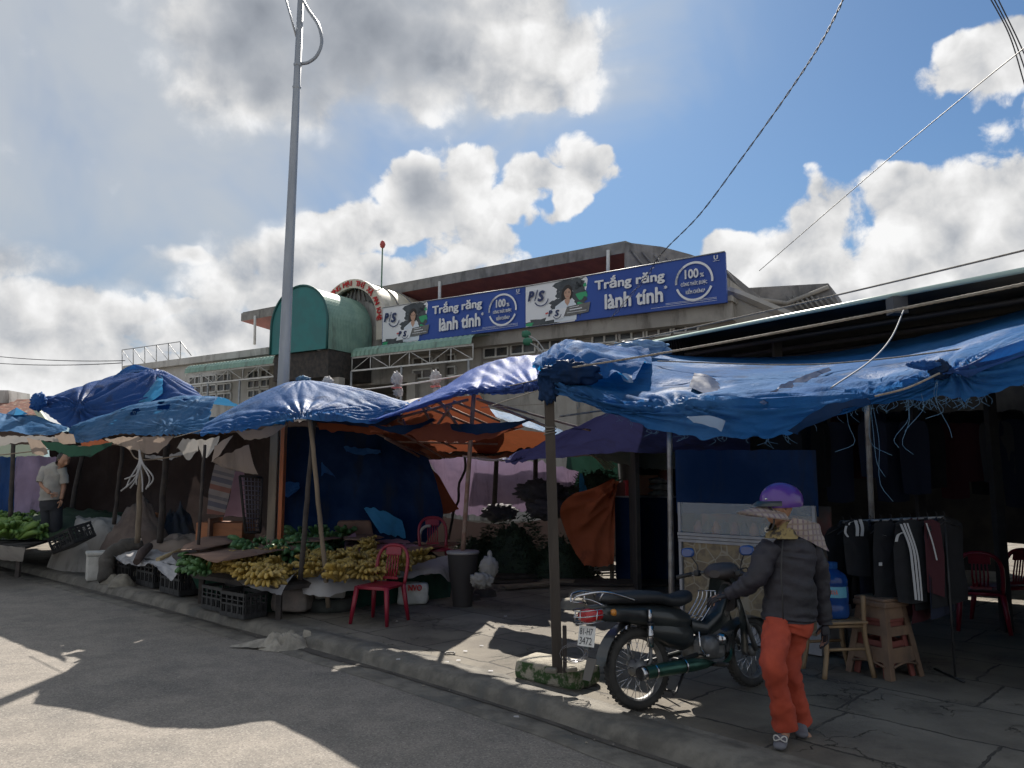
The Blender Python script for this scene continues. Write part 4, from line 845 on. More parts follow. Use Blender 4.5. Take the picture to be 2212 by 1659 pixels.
# sheets added behind the front row, mostly hidden, to shade the ground
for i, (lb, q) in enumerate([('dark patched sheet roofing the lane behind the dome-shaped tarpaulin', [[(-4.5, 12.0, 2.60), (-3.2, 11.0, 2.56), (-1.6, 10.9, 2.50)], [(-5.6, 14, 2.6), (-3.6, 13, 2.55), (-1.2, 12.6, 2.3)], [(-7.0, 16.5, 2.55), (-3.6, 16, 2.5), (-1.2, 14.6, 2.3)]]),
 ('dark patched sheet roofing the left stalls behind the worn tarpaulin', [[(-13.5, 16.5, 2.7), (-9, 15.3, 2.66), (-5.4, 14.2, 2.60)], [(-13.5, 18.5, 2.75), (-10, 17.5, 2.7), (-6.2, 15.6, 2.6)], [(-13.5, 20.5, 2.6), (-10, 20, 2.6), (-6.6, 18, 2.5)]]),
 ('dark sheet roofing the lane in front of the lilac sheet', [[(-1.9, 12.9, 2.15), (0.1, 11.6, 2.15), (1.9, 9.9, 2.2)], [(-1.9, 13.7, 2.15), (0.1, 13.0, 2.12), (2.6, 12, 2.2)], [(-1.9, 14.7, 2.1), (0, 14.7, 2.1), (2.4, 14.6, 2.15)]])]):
    cl('added_shade_sheet', lb, 'sheet', [[Vector(p) for p in r] for r in q], TBR, 'sheets roofing the inner lanes', world=True, nu=90, nv=50, amp=.12, seed=60+i, rag=.16, holes=[(.35, .55, .02, .03), (.62, .3, .015, .02)] if i < 2 else [(.70, .25, .05, .10), (.88, .3, .03, .05)])

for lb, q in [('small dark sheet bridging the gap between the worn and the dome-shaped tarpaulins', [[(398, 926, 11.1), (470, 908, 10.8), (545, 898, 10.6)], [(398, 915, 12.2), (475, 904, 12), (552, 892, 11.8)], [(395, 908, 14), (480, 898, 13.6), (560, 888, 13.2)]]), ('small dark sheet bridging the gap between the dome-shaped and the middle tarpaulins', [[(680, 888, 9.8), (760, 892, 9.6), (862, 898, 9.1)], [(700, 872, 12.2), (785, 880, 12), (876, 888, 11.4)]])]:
    cl('added_shade_sheet', lb, 'sheet', q, TDK, 'sheets roofing the inner lanes', nu=24, nv=14, amp=.02, seed=len(lb))  # unseen sheets added to close gaps where sun leaked through

# ================================================================ vertical sheets behind the stalls
VS = 'sheets hung as walls behind the stalls'
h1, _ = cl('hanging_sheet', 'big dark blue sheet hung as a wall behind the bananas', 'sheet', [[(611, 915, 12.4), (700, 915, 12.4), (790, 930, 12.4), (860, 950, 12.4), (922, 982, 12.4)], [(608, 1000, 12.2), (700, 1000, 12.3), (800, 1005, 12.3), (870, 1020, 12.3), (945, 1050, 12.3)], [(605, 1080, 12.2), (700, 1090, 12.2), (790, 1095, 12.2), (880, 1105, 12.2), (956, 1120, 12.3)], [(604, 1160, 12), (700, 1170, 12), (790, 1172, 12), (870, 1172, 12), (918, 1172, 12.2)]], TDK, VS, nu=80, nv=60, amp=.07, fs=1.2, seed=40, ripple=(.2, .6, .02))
for rws_ in ([[(786, 1098, 12.0), (820, 1100, 12.0), (868, 1126, 12.0)], [(800, 1120, 11.95), (835, 1132, 11.95), (874, 1146, 11.95)], [(820, 1150, 11.9), (850, 1156, 11.9), (877, 1164, 11.9)]], [[(606, 1046, 11.95), (640, 1042, 11.95), (650, 1052, 11.95)], [(606, 1080, 11.95), (622, 1072, 11.95), (640, 1062, 11.95)]], [[(694, 1000, 12), (700, 1004, 12), (722, 1026, 12)], [(694, 1022, 12), (706, 1024, 12), (724, 1030, 12)]], [[(742, 965, 12.1), (780, 968, 12.1), (822, 972, 12.1)], [(748, 975, 12.1), (782, 982, 12.1), (824, 978, 12.1)]]):
    cl('painted_sun_patch', None, None, rws_, TCY if rws_[0][0][0] > 780 else TB, parent=h1, nu=26, nv=16, amp=.05, seed=41, ripple=(1.2, .1, .008), rag=.05)  # paler cloth paints the sunlight coming through the dark sheet
cl('hanging_sheet', 'lilac sheet hung on dark posts in the centre', 'sheet', [[(914, 974, 15), (1000, 985, 15), (1080, 993, 15), (1160, 998, 15), (1250, 1018, 14.8)], [(950, 1040, 15), (1010, 1045, 15), (1080, 1050, 15), (1160, 1048, 15), (1238, 1048, 14.8)], [(975, 1112, 15), (1010, 1113, 15), (1080, 1110, 15), (1160, 1095, 15), (1224, 1076, 14.8)]], TLI, VS, nu=90, nv=30, amp=.05, ripple=(0, .42, .05), seed=42, rag=.05)
cl('hanging_sheet', 'rust-coloured sheet edge between the dark blue and lilac sheets', 'sheet', [[(920, 1000, 13), (950, 1030, 13)], [(935, 1070, 13), (975, 1075, 13)], [(950, 1115, 13), (992, 1100, 13)]], TOB, VS, nu=14, nv=20, amp=.04, seed=43)
cl('hanging_sheet', 'orange sheet gathered to the corner of the dark cabinet', 'sheet', [[(1322, 1036, 12.3), (1326, 1036, 12.3), (1331, 1038, 12.2), (1334, 1042, 12.2)], [(1218, 1084, 12), (1262, 1090, 12), (1300, 1080, 12), (1330, 1085, 12)], [(1222, 1150, 12), (1258, 1155, 12), (1295, 1150, 12), (1328, 1155, 12)], [(1262, 1222, 11.8), (1290, 1224, 11.8), (1310, 1222, 11.8), (1326, 1216, 11.8)]], tarpmat('sheet_burnt_orange', (.34, .09, .04), tr=.2, tcol=(.5, .14, .06), rough=.6), VS, nu=40, nv=44, amp=.05, fs=2, ties=[(1, 0, .14, 18), (1, .35, .08, 12)], seed=44, ripple=(.4, .4, .03))
cl('hanging_sheet', 'dark blue sheet at the far left edge', 'sheet', [[(-160, 985, 16), (-40, 985, 16), (45, 988, 15.8)], [(-160, 1130, 16), (-40, 1125, 16), (40, 1122, 15.8)]], TB2, VS, nu=40, nv=26, amp=.05, seed=45, ripple=(0, .5, .04))
cl('hanging_sheet', 'pinkish grey sheet hanging behind the man', 'sheet', [[(36, 985, 15.6), (80, 985, 15.6), (125, 988, 15.6)], [(28, 1125, 15.6), (80, 1128, 15.6), (122, 1128, 15.6)]], TLI, VS, nu=30, nv=26, amp=.04, seed=46, ripple=(0, .45, .05))
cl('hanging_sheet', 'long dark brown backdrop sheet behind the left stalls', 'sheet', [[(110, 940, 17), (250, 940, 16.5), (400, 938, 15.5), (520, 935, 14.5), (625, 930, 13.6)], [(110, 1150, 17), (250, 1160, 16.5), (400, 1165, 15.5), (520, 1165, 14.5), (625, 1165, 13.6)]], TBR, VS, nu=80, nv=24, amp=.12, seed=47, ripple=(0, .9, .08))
STR = mat('striped_cloth', (.30, .26, .26), rough=.85); tt = STR.node_tree; bb_ = tt.nodes['Principled BSDF']
zc_ = N(tt, 'ShaderNodeSeparateXYZ'); tt.links.new(N(tt, 'ShaderNodeTexCoord').outputs['Object'], zc_.inputs[0])
fz = M(tt, 'FRACT', M(tt, 'MULTIPLY', M(tt, 'ADD', zc_.outputs[2], M(tt, 'MULTIPLY', zc_.outputs[0], .25)), 2.7)); rampn = N(tt, 'ShaderNodeValToRGB'); rampn.color_ramp.interpolation = 'CONSTANT'
cols = [(0, (.17, .145, .14)), (.22, (.15, .065, .05)), (.42, (.17, .145, .14)), (.55, (.075, .07, .09)), (.75, (.17, .145, .14)), (.86, (.10, .09, .10))]
rampn.color_ramp.elements[0].color = (*cols[0][1], 1); rampn.color_ramp.elements[1].position = cols[1][0]; rampn.color_ramp.elements[1].color = (*cols[1][1], 1)
for p_, c_ in cols[2:]: e_ = rampn.color_ramp.elements.new(p_); e_.color = (*c_, 1)
tt.links.new(fz, rampn.inputs[0]); tt.links.new(rampn.outputs[0], bb_.inputs['Base Color'])
cl('striped_sheet', 'red and grey striped cloth hung beside the tall wire crate', 'sheet', [[(464, 1003, 11.2), (486, 1005, 11.2), (510, 1012, 11.2)], [(452, 1055, 11.2), (475, 1058, 11.2), (498, 1062, 11.2)], [(446, 1108, 11.2), (465, 1112, 11.2), (484, 1114, 11.2)]], STR, VS, nu=24, nv=30, amp=.03, seed=48)
cl('hanging_sheet', 'faded pink sheet between the striped cloth and the tall wire crate', 'sheet', [[(505, 1012, 11.5), (528, 1016, 11.5)], [(498, 1065, 11.5), (530, 1065, 11.5)], [(484, 1116, 11.5), (532, 1118, 11.5)]], tarpmat('sheet_pink', (.33, .20, .24), tr=.15, rough=.8), VS, nu=12, nv=20, amp=.03, seed=49)
cl('hanging_sheet', 'bright blue scrap of sheet hanging left of the orange sheet', 'sheet', [[(1252, 1022, 13), (1258, 1024, 13)], [(1250, 1075, 13), (1272, 1070, 13)]], TCY, VS, nu=6, nv=10, amp=.02, seed=50)
cl('hanging_sheet', 'low dark brown sheet closing off the back of the leafy heaps', 'sheet', [[(880, 1100, 15.9), (1050, 1130, 15.9), (1200, 1118, 15.9), (1480, 1060, 15.9)], [(880, 1225, 15.9), (1050, 1225, 15.9), (1220, 1225, 15.9), (1480, 1225, 15.9)]], TBR, VS, nu=60, nv=14, amp=.08, seed=52)  # added to hide the sunlit floor behind the heaps
cl('hanging_sheet', 'dark green sheet in the gap right of the lilac sheet', 'sheet', [[(1225, 985, 15.5), (1290, 985, 15.5), (1345, 990, 15.5)], [(1215, 1110, 15.3), (1290, 1110, 15.3), (1345, 1110, 15.3)]], TGR, VS, nu=20, nv=14, amp=.08, seed=51)

# ================================================================ posts and ropes
MWD = mat('weathered_wood', (.065, .053, .044), (.04, .033, .028), scale=5, rough=.85, bump=.5, bscale=18, stretch=(1, 1, .15))
MWD2 = mat('pale_pole_wood', (.24, .19, .14), (.15, .12, .09), scale=6, rough=.85, bump=.4, bscale=18, stretch=(1, 1, .2))
MDW = mat('dark_pole_wood', (.06, .05, .045), (.035, .03, .03), scale=6, rough=.85, bump=.4, bscale=18)
MRP = mat('rusty_pipe', (.22, .12, .09), (.30, .22, .18), scale=7, rough=.6, metal=.2, bump=.2)
MSP = mat('steel_pipe', (.36, .36, .36), (.22, .2, .19), scale=7, rough=.42, metal=.6)
MRO = mat('rope', (.27, .25, .22), (.19, .17, .15), scale=40, rough=.9, bump=.4, bscale=120)
PG = 'poles holding up the tarpaulins'
def pole(name, label, a, b, r, m, n=10, taper=.9, wob=.0, group=PG):
    a = P(*a) if isinstance(a, tuple) else a; b = P(*b); mb = MB(); k = 14; pts = []
    for i in range(k+1): pts.append(a.lerp(b, i/k)+Vector((nz((i*.4, a.x, 1))*wob, nz((i*.4, a.x, 7))*wob, 0)))
    mb.tube(pts, [r*(1+(taper-1)*i/k)*(1+.06*nz((i*.9, a.x, 3)) if wob else 1) for i in range(k+1)], n)
    return solo(name, mb, m, label, 'pole', group)
pb = P(1204, 1442, 5.93); pb.z = .268; ptop = P(1184, 796, 5.97)
wp = thing('wooden_post', 'thick square weathered wooden post standing in the mossy concrete block', 'post', pb, group=PG)
mb = MB(); ax_ = (ptop-pb); L_ = ax_.length; q_ = ax_.to_track_quat('Z', 'Y').to_matrix()
vs = []; kk = 20
for i in range(kk+1):
    p = pb+ax_*(i/kk)
    for (sx_, sy_) in ((-1, -1), (1, -1), (1, 1), (-1, 1)): vs.append(p+Vector((sx_*(.037+.003*nz((i*.7, sx_, 0))), sy_*(.036+.003*nz((i*.6, sy_, 4))), 0)))
mb.add(vs, [(i*4+k, i*4+(k+1) % 4, (i+1)*4+(k+1) % 4, (i+1)*4+k) for i in range(kk) for k in range(4)]+[(3, 2, 1, 0), (kk*4, kk*4+1, kk*4+2, kk*4+3)]); ob('timber', mb, MWD, wp)
mb = MB(); mb.box(pb+Vector((.055, -.02, .17)), (.03, .03, .34), None, 0, .004); ob('splint', mb, MDW, wp)
mb = MB()
for k in range(9): mb.tube([pb.lerp(ptop, .985-k*.007)+Vector((.055*math.cos(a), .055*math.sin(a), .008*math.sin(a*2+k))) for a in [i*math.pi/6 for i in range(13)]], .007, 5)
for k in range(3): mb.tube([pb.lerp(ptop, .80-k*.012)+Vector((.05*math.cos(a), .05*math.sin(a), .01*math.sin(a+k))) for a in [i*math.pi/6 for i in range(13)]], .004, 4)
ob('rope_lashing', mb, MRO, wp)
mb = MB(); rnd = random.Random(9)
for k in range(7):
    r_ = .06+.05*rnd.random(); c_ = pb+Vector((.12+.03*rnd.random(), -.02+.03*rnd.random(), .14)); mb.tube([c_+Vector((r_*math.cos(a), .04*math.sin(a+k), .7*r_*math.sin(a))) for a in [i*math.pi/9 for i in range(19)]], .0028, 4)
ob('wire_coil', mb, mat('bare_wire', (.25, .25, .27), rough=.35, metal=.7), wp)
pole('rusty_pipe', 'slanting rusty steel pipe rising from the round table to the orange tarpaulin', (1000, 1188, 9.6), (1024, 846, 9.3), .030, MRP)
pole('steel_pipe', 'grey steel pipe behind the motorcycle seat', P(1450, 1300, 8.2)-UP*.45, (1446, 925, 8.2), .034, MSP)
pole('steel_pipe', 'grey steel pipe standing in the clothes rack at the right', P(1882, 1165, 7.3)-UP*1.0, (1872, 862, 6.5), .026, MSP)
pole('bamboo_pole', 'straight dark stick, left one of the crossed pair under the dome-shaped tarpaulin', (648, 1252, 8.9), (680, 905, 8.6), .030, MDW, wob=.02)
pole('bamboo_pole', 'peeling pale stick, right one of the crossed pair, stuck in a white block', (709, 1312, 9.1), (671, 906, 8.5), .028, MWD2, wob=.02)
pole('thin_pole', 'thin dark pole at the left end of the banana stall', (425, 1240, 10.1), (442, 960, 9.8), .022, MDW, wob=.015)
pole('bamboo_pole', 'pale bamboo pole with a bunch of knotted ropes', (298, 1172, 11.8), (308, 960, 11.4), .042, MWD2, wob=.02)
pole('thin_pole', 'dark pole right of the knotted ropes', (347, 1172, 12.2), (360, 960, 12), .05, MDW, wob=.02)
pole('thin_pole', 'slim dark pole left of the knotted ropes', (246, 1132, 13.2), (266, 960, 13), .035, MDW, wob=.02)
pole('thin_pole', 'dark slanting pole left of the brown backdrop, behind the man', (150, 1120, 15), (180, 975, 15), .05, MDW, wob=.02)
pole('thin_pole', 'dark pole at the far left in front of the blue sheet', (22, 1120, 14), (30, 940, 14), .04, MDW, wob=.02)
pole('dark_post', 'left of two dark posts in front of the lilac sheet', (1067, 1110, 14.6), (1073, 985, 14.6), .05, MDW)
pole('dark_post', 'right of two dark posts in front of the lilac sheet', (1156, 1080, 14.6), (1157, 985, 14.6), .05, MDW)
pole('thin_pole', 'thin crooked stick at the left edge of the lilac sheet', (968, 1165, 13.4), (1010, 975, 13.4), .025, MDW, wob=.06)
mb = MB(); mb.box(P(591, 1040, 10.6), (.11, .11, 1.95), None, 0, .01); sp = solo('square_post', mb, MWD2, 'brown square post with an orange edge behind the banana stall', 'post', PG)
mb = MB(); mb.box(P(606, 1036, 10.6)+Vector((.02, .02, 0)), (.055, .13, 1.9), None, 0, .006); ob('orange_strip', mb, mat('orange_paint', (.42, .12, .04), rough=.6), sp)
# bars under the orange tarpaulin
fr_ = thing('prop_framework', 'rusty bar frame propping the orange tarpaulin', 'frame', P(960, 900, 10))
for a, b in [((860, 905, 10.6), (985, 965, 12)), ((800, 925, 11), (930, 985, 12.4)), ((905, 868, 10.2), (1060, 930, 11.5)), ((980, 862, 10.3), (1080, 905, 10.9)), ((1012, 858, 9.2), (850, 900, 9.2)), ((832, 942, 11), (905, 982, 12)), ((905, 860, 9), (935, 915, 9.4)), ((975, 872, 8.9), (925, 940, 9.6)), ((870, 900, 9.2), (880, 930, 9.2)), ((1030, 856, 8.9), (1180, 915, 8.4)), ((840, 915, 10.4), (960, 985, 12.2)), ((940, 862, 10.3), (1075, 922, 11.2)), ((950, 862, 9), (1000, 930, 9.2)), ((820, 925, 9.5), (1060, 935, 10.5)), ((845, 950, 11.8), (1075, 955, 11.6))]:
    mb = MB(); mb.tube([P(*a)-UP*.03, P(*b)-UP*.03], .018, 6); ob('bar', mb, MRP, fr_)
def rope(pts, r, label, m=None, n=40, group='ropes strung between posts', sg=0, twist=False):
    p_ = [P(*p) for p in pts]; path = sag(p_[0], p_[1], sg, n) if len(p_) == 2 else curve(p_, n); mb = MB()
    if twist:
        for s_ in range(3):
            q = [p+Vector((0, math.cos(i*.9+s_*2.09), math.sin(i*.9+s_*2.09)))*r*.5 for i, p in enumerate(path)]; mb.tube(q, r*.58, 5)
    else: mb.tube(path, r, 6)
    return solo('rope', mb, m or MRO, label, 'rope', group)
rope([(1212, 797, 5.9), (2240, 608, 3.0)], .0075, 'thick twisted rope running from the wooden post to the upper right', sg=.02, n=260, twist=True)
rope([(1310, 746, 8.0), (2240, 534, 4.6)], .007, 'upper thin rope running parallel above the roof edge', sg=.02)
rope([(1420, 780, 6.4), (1700, 788, 5.8), (1900, 776, 5.3), (2240, 731, 4.5)], .006, 'rope lying across the middle of the big tarpaulin')
rope([(1953, 668, 5.2), (1925, 730, 4.9), (1880, 780, 4.7), (1795, 838, 4.45)], .005, 'grey cord hanging from the roof bracket down onto the big tarpaulin', m=mat('grey_cord', (.22, .24, .27), rough=.7))
rope([(2030, 806, 3.9), (1960, 838, 3.95), (1890, 856, 4.05)], .006, 'pinkish rope tied to the blue knot at the tarpaulin hem')
rope([(778, 842, 13), (1200, 768, 9)], .012, 'white rope carrying the plastic bags', m=mat('white_rope', (.6, .58, .55), rough=.8), sg=.05)
rope([(1062, 876, 6.6), (1172, 840, 5.95)], .005, 'short rope from the rusty pipe frame to the wooden post'); rope([(1025, 850, 8.2), (1172, 818, 5.95)], .005, 'upper short rope from the pipe top to the wooden post')
rope([(1040, 880, 8), (1196, 872, 6.0)], .004, 'thin level rope between the pipe and the wooden post')
rope([(1208, 900, 6.1), (1310, 886, 7.5)], .009, 'pale stick-like rope right of the wooden post', m=TWH); rope([(1030, 862, 8.6), (1275, 930, 9)], .014, 'slanting cord crossing behind the wooden post', m=MRP)
rope([(376, 945, 10.2), (470, 920, 9.6)], .006, 'rope end at the corner of the faded tarpaulin')
rope([(1000, 985, 11.5), (1060, 994, 11), (1095, 990, 10.5)], .018, 'pale knotted cord end where the orange and purple tarpaulins meet', m=TWH)
rope([(-20, 985, 13), (240, 960, 12), (300, 992, 11.5), (390, 985, 11)], .010, 'cane strip bent under the rags at the left', m=MWD2)
# knotted bunch of ropes
kr = thing('rope_bunch', 'bunch of knotted white ropes dangling from the pale bamboo pole', 'rope', P(303, 1010, 11.3)); rnd = random.Random(3)
for (dx, dy, bend) in [(-42, 56, 8), (-30, 48, -6), (-22, 50, 4), (12, 52, 14), (16, 48, 20), (-8, 42, -4), (5, 58, 2), (-34, 30, 10)]:
    mb = MB(); mb.tube(curve([P(301, 972, 11.3), P(302+bend*.3, 1000, 11.25), P(303+dx*.5+bend, 1010+dy*.45, 11.2), P(303+dx, 1005+dy, 11.2)], 14), .012, 5); ob('rope_end', mb, TWH, kr)
# bags on the rope
for (x, y, lb) in [(857, 824, 'left of two white plastic bags tied on the white rope'), (941, 821, 'right of two white plastic bags tied on the white rope'), (708, 833, 'small white bag top peeking over the dome-shaped tarpaulin')]:
    b0 = P(x, y, 11.6); bg_ = thing('plastic_bag', lb, 'plastic bag', b0, group='plastic bags tied on poles')
    bundle(b0+UP*(.03), .095, 'bag_body', TWH, bg_, int(x) % 7, (.9, .7, 1.2)); 
    if x > 720: bundle(b0-UP*.17+Vector((.03, 0, 0)), .07, 'bag_tail', TWH, bg_, int(x) % 5, (1, .7, 1)); mb = MB(); mb.tube([b0-UP*.1+Vector((.07*math.cos(a), .05*math.sin(a), 0)) for a in [i*math.pi/5 for i in range(11)]], .012, 5); ob('string', mb, mat('red_string', (.5, .15, .15), rough=.8), bg_); mb = MB(); mb.tube([b0-UP*.2, b0-UP*.75+Vector((.08, 0, 0))], .018, 6); ob('stick', mb, MWD2, bg_)

# ================================================================ shed with corrugated roof on the right
shed = thing('market_shed', 'dark market shed with green-edged corrugated metal roof behind the clothes stalls', 'shed', P(1900, 1031, 9))
Ra = P(1372, 750, 9.3); Rb = P(2330, 568, 4.9)
rd = (Rb-Ra); rn = Vector((rd.y, -rd.x, 0)).normalized()
if rn.y < 0: rn = -rn
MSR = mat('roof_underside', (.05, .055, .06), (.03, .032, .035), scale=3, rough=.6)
mb = MB(); rws = []; n = 300; Rb2 = Rb+rd.normalized()*.9
full = Rb2-Ra
for j, dd in enumerate((0, 2.5, 5, 7.6)):
    r = []
    for i in range(n+1):
        p = Ra+full*(i/n)+(Vector((.05, 1, 0)).lerp(rn, min(1, i/n*1.5))).normalized()*dd; p.z += .030*abs(math.sin(i*math.pi/2))+.04*dd; r.append(p)
    rws.append(r)
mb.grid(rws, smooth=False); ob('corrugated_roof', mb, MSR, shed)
mb = MB(); e_ = full.normalized(); mb.tube([Ra-e_*.1+Vector((0, -.02, .02)), Rb2+Vector((0, -.02, .02))], .022, 6); ob('edge_flashing', mb, mat('pale_green_edge', (.35, .46, .42), rough=.4), shed)
for k in range(1, 9):
    mb = MB(); o_ = rn*(k*.8)+Vector((0, 0, .04*k*.8-.06)); mb.tube([Ra+o_, Rb2+o_], .03, 4); ob('purlin', mb, mat('dark_steel', (.06, .06, .065), rough=.6), shed)
mb = MB(); q = P(1951, 655, 6.0); mb.box(q+Vector((0, .1, 0)), (.12, .12, .14)); ob('bracket', mb, MATS['dark_steel'], shed)
# posts and back wall
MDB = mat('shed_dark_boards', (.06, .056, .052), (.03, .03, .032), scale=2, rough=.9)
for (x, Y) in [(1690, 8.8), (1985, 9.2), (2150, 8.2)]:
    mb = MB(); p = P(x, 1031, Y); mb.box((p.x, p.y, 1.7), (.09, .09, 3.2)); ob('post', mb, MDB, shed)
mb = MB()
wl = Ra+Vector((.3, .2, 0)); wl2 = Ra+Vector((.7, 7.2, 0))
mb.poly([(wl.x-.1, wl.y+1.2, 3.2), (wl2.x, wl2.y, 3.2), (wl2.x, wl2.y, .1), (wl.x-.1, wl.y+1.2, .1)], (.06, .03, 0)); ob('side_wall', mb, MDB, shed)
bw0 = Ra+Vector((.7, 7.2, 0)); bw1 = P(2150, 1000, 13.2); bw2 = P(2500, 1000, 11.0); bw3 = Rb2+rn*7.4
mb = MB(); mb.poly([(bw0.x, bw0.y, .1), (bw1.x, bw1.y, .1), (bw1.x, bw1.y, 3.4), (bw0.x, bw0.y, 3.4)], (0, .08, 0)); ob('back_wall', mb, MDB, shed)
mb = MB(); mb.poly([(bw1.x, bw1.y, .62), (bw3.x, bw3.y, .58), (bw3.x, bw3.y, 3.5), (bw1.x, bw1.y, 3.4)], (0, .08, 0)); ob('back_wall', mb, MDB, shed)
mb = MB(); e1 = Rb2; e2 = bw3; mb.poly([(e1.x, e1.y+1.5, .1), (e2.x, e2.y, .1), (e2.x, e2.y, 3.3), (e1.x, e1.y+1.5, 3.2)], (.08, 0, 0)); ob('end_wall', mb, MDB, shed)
# ================================================================ stalls and goods
BLK = mat('black_plastic', (.018, .018, .02), (.035, .035, .038), scale=8, rough=.5, bump=.1)
MCB = mat('cardboard', (.24, .145, .10), (.18, .105, .075), scale=3, rough=.9, bump=.15)
MFO = mat('white_foam', (.58, .57, .54), (.42, .41, .38), scale=5, rough=.8, bump=.2)
MCN = mat('rough_concrete', (.27, .25, .21), (.17, .155, .13), scale=5, rough=.95, bump=.8, bscale=22)
MMO = mat('mossy_concrete', (.05, .085, .035), (.17, .155, .12), scale=4, rough=.95, bump=.8, bscale=22, mixr=(.42, .6))
MORW = mat('orange_board', (.33, .12, .045), (.22, .08, .035), scale=2.5, rough=.6, stretch=(1, 1, 5))
MYB = mat('banana_yellow', (.48, .33, .075), (.34, .24, .07), scale=9, rough=.6, stain=(.07, .045, .02), sscale=14)
MGB = mat('banana_green', (.09, .19, .06), (.055, .13, .05), scale=8, rough=.5)
MYG = mat('banana_yellowgreen', (.13, .22, .04), (.07, .15, .035), scale=6, rough=.55)
MRDP = mat('red_plastic', (.26, .012, .03), (.21, .01, .028), scale=5, rough=.38)
MLF = mat('dark_leaves', (.016, .034, .018), (.03, .055, .026), scale=4, rough=.7)
def crumple(name, label, cat, pts, z0, m, h=.3, seed=1, group=None, sub=26, flat=.0, edge_drop=None, parent=None):
    pass
def mound(c, r, h, seed=1, nr=14, nth=36, rough=.25, sharp=2.0, fs=2.5, skirt=0, rz=0):
    """draped heap: top surface falling to the ground all round"""
    mb = MB(); rows = []
    for i in range(nr+1):
        t = i/nr; row = []
        for k in range(nth):
            th = 2*math.pi*k/nth; q = Vector((math.cos(th)*t*fs, math.sin(th)*t*fs, seed*3.3))
            rr = t*(1+.13*nz((math.cos(th)*1.5, math.sin(th)*1.5, seed)));
            prof_ = (1-t**sharp) if t < 1 else 0
            zz = h*prof_*(1+rough*nz(q, 1)+min(.12, rough*.4)*(abs(nz(q, 3))*2-.5))+.012*nz(q, 5)*min(1, h*prof_*8)
            x, y = r[0]*rr*math.cos(th), r[1]*rr*math.sin(th); row.append(Vector((c[0]+x*math.cos(rz)-y*math.sin(rz), c[1]+x*math.sin(rz)+y*math.cos(rz), c[2]+max(zz, 0))))
        row.append(row[0]); rows.append(row)
    mb.grid(rows); return mb
# --- crates
def crate_at(proto, name, label, loc, rz, group, rot=None, sc_=None):
    c = copy_tree(proto) if proto else None
    return c
def make_crate(w, d, h, m=BLK, bars=4):
    t_ = thing('plastic_crate', 'x', 'crate')
    mb = MB(); mb.box((0, 0, .012), (w, d, .02)); ob('bottom', mb, m, t_, local=True)
    for (cx, cy, ln, rot_) in [(0, -d/2, w, 0), (0, d/2, w, 0), (-w/2, 0, d, 1), (w/2, 0, d, 1)]:
        mb = MB()
        def bx(u, z, lu, lz, th=.014):
            mb.box((cx+(0 if rot_ else u), cy+(u if rot_ else 0), z), (th if rot_ else lu, lu if rot_ else th, lz))
        bx(0, h-.02, ln, .04, .022); bx(0, .035, ln, .05); bx(0, h*.52, ln, .022)
        for k in range(bars+1): bx(-ln/2+.02+(ln-.04)*k/bars, h/2, .022, h-.03, .018)
        for k in range(bars*3): bx(-ln/2+.04+(ln-.08)*k/(bars*3-1), h*.28, .008, h*.42, .01)
        bx(0, h*.70, ln, .012); 
        ob('side_panel', mb, m, t_, local=True)
    return t_
cr0 = make_crate(.52, .36, .30)
GC = 'black plastic crates of the banana and foam-box stalls'
def put(o, loc, rz=0, label=None, group=None, rot=None, s=None):
    o.location = loc; o.rotation_euler = rot if rot else (0, 0, rz)
    if label: o['label'] = label
    if group: o['group'] = group
    if s: o.scale = s
    return o
KA = math.atan2(.694, -.72)     # kerb direction
first = True
for (x, y, z, rz, lb) in [(262, 1256, .13, KA, 'leftmost of three black crates in a row under the white sacking sheet'), (312, 1270, .13, KA, 'middle of three black crates in a row under the white sacking sheet'), (366, 1287, .13, KA, 'rightmost of three black crates in a row under the white sacking sheet'),
                          (476, 1318, .13, KA+.05, 'left of two black crates at the foot of the banana stall'), (520, 1333, .13, KA+.1, 'right of two black crates at the foot of the banana stall')]:
    g = G(x, y, .12)+(Vector((.10, .22, 0)) if x < 400 else Vector((.02, .02, 0))); o = cr0 if first else copy_tree(cr0); first = False
    put(o, (g.x, g.y, z), rz, lb, GC, s=(1.25, 1.1, 1.35) if x < 400 else (.95, .8, .95))
o = copy_tree(cr0); put(o, P(162, 1178, 12.9), 0, 'black openwork crate lying tilted on the plastic-covered heap', GC, rot=(R(14), R(-20), R(-28)), s=(1.15, 1.1, .92))
# --- left goods
def table(name, label, quad, z, th, m, legs=True):
    t_ = thing(name, label, 'stall table', (sum(p[0] for p in quad)/len(quad), sum(p[1] for p in quad)/len(quad), .12)); mb = MB()
    mb.poly([(p[0], p[1], p[2] if len(p) > 2 else z) for p in quad], (0, 0, -th)); ob('tabletop', mb, m, t_)
    for p in quad:
        mb = MB(); zz = p[2] if len(p) > 2 else z; c_ = Vector(t_.location); q = Vector((p[0], p[1], 0)).lerp(Vector((c_.x, c_.y, 0)), .08); mb.box((q.x, q.y, .12+(zz-th-.12)/2-.002), (.06, .06, zz-th-.12)); ob('leg', mb, MDW, t_)
    return t_
def Z(x, y, z): return tuple(G(x, y, z))
tl = table('stall_table', 'low table at the far left edge heaped with yellow-green bananas', [Z(-220, 1158, .62), Z(52, 1182, .62), Z(160, 1150, .62), Z(-100, 1122, .62)], .62, .04, MDW)
cl('ground_sheet', 'dark sheet draped over the front of the far left table', 'sheet', [[Vector(Z(-220, 1156, .66)), Vector(Z(-60, 1172, .66)), Vector(Z(54, 1183, .66))], [Vector(Z(-215, 1159, .60))+Vector((0, -.05, -.2)), Vector(Z(-60, 1174, .6))+Vector((0, -.08, -.22)), Vector(Z(56, 1184, .6))+Vector((0, -.05, -.2))]], TPL, world=True, nu=30, nv=10, amp=.03, seed=70)
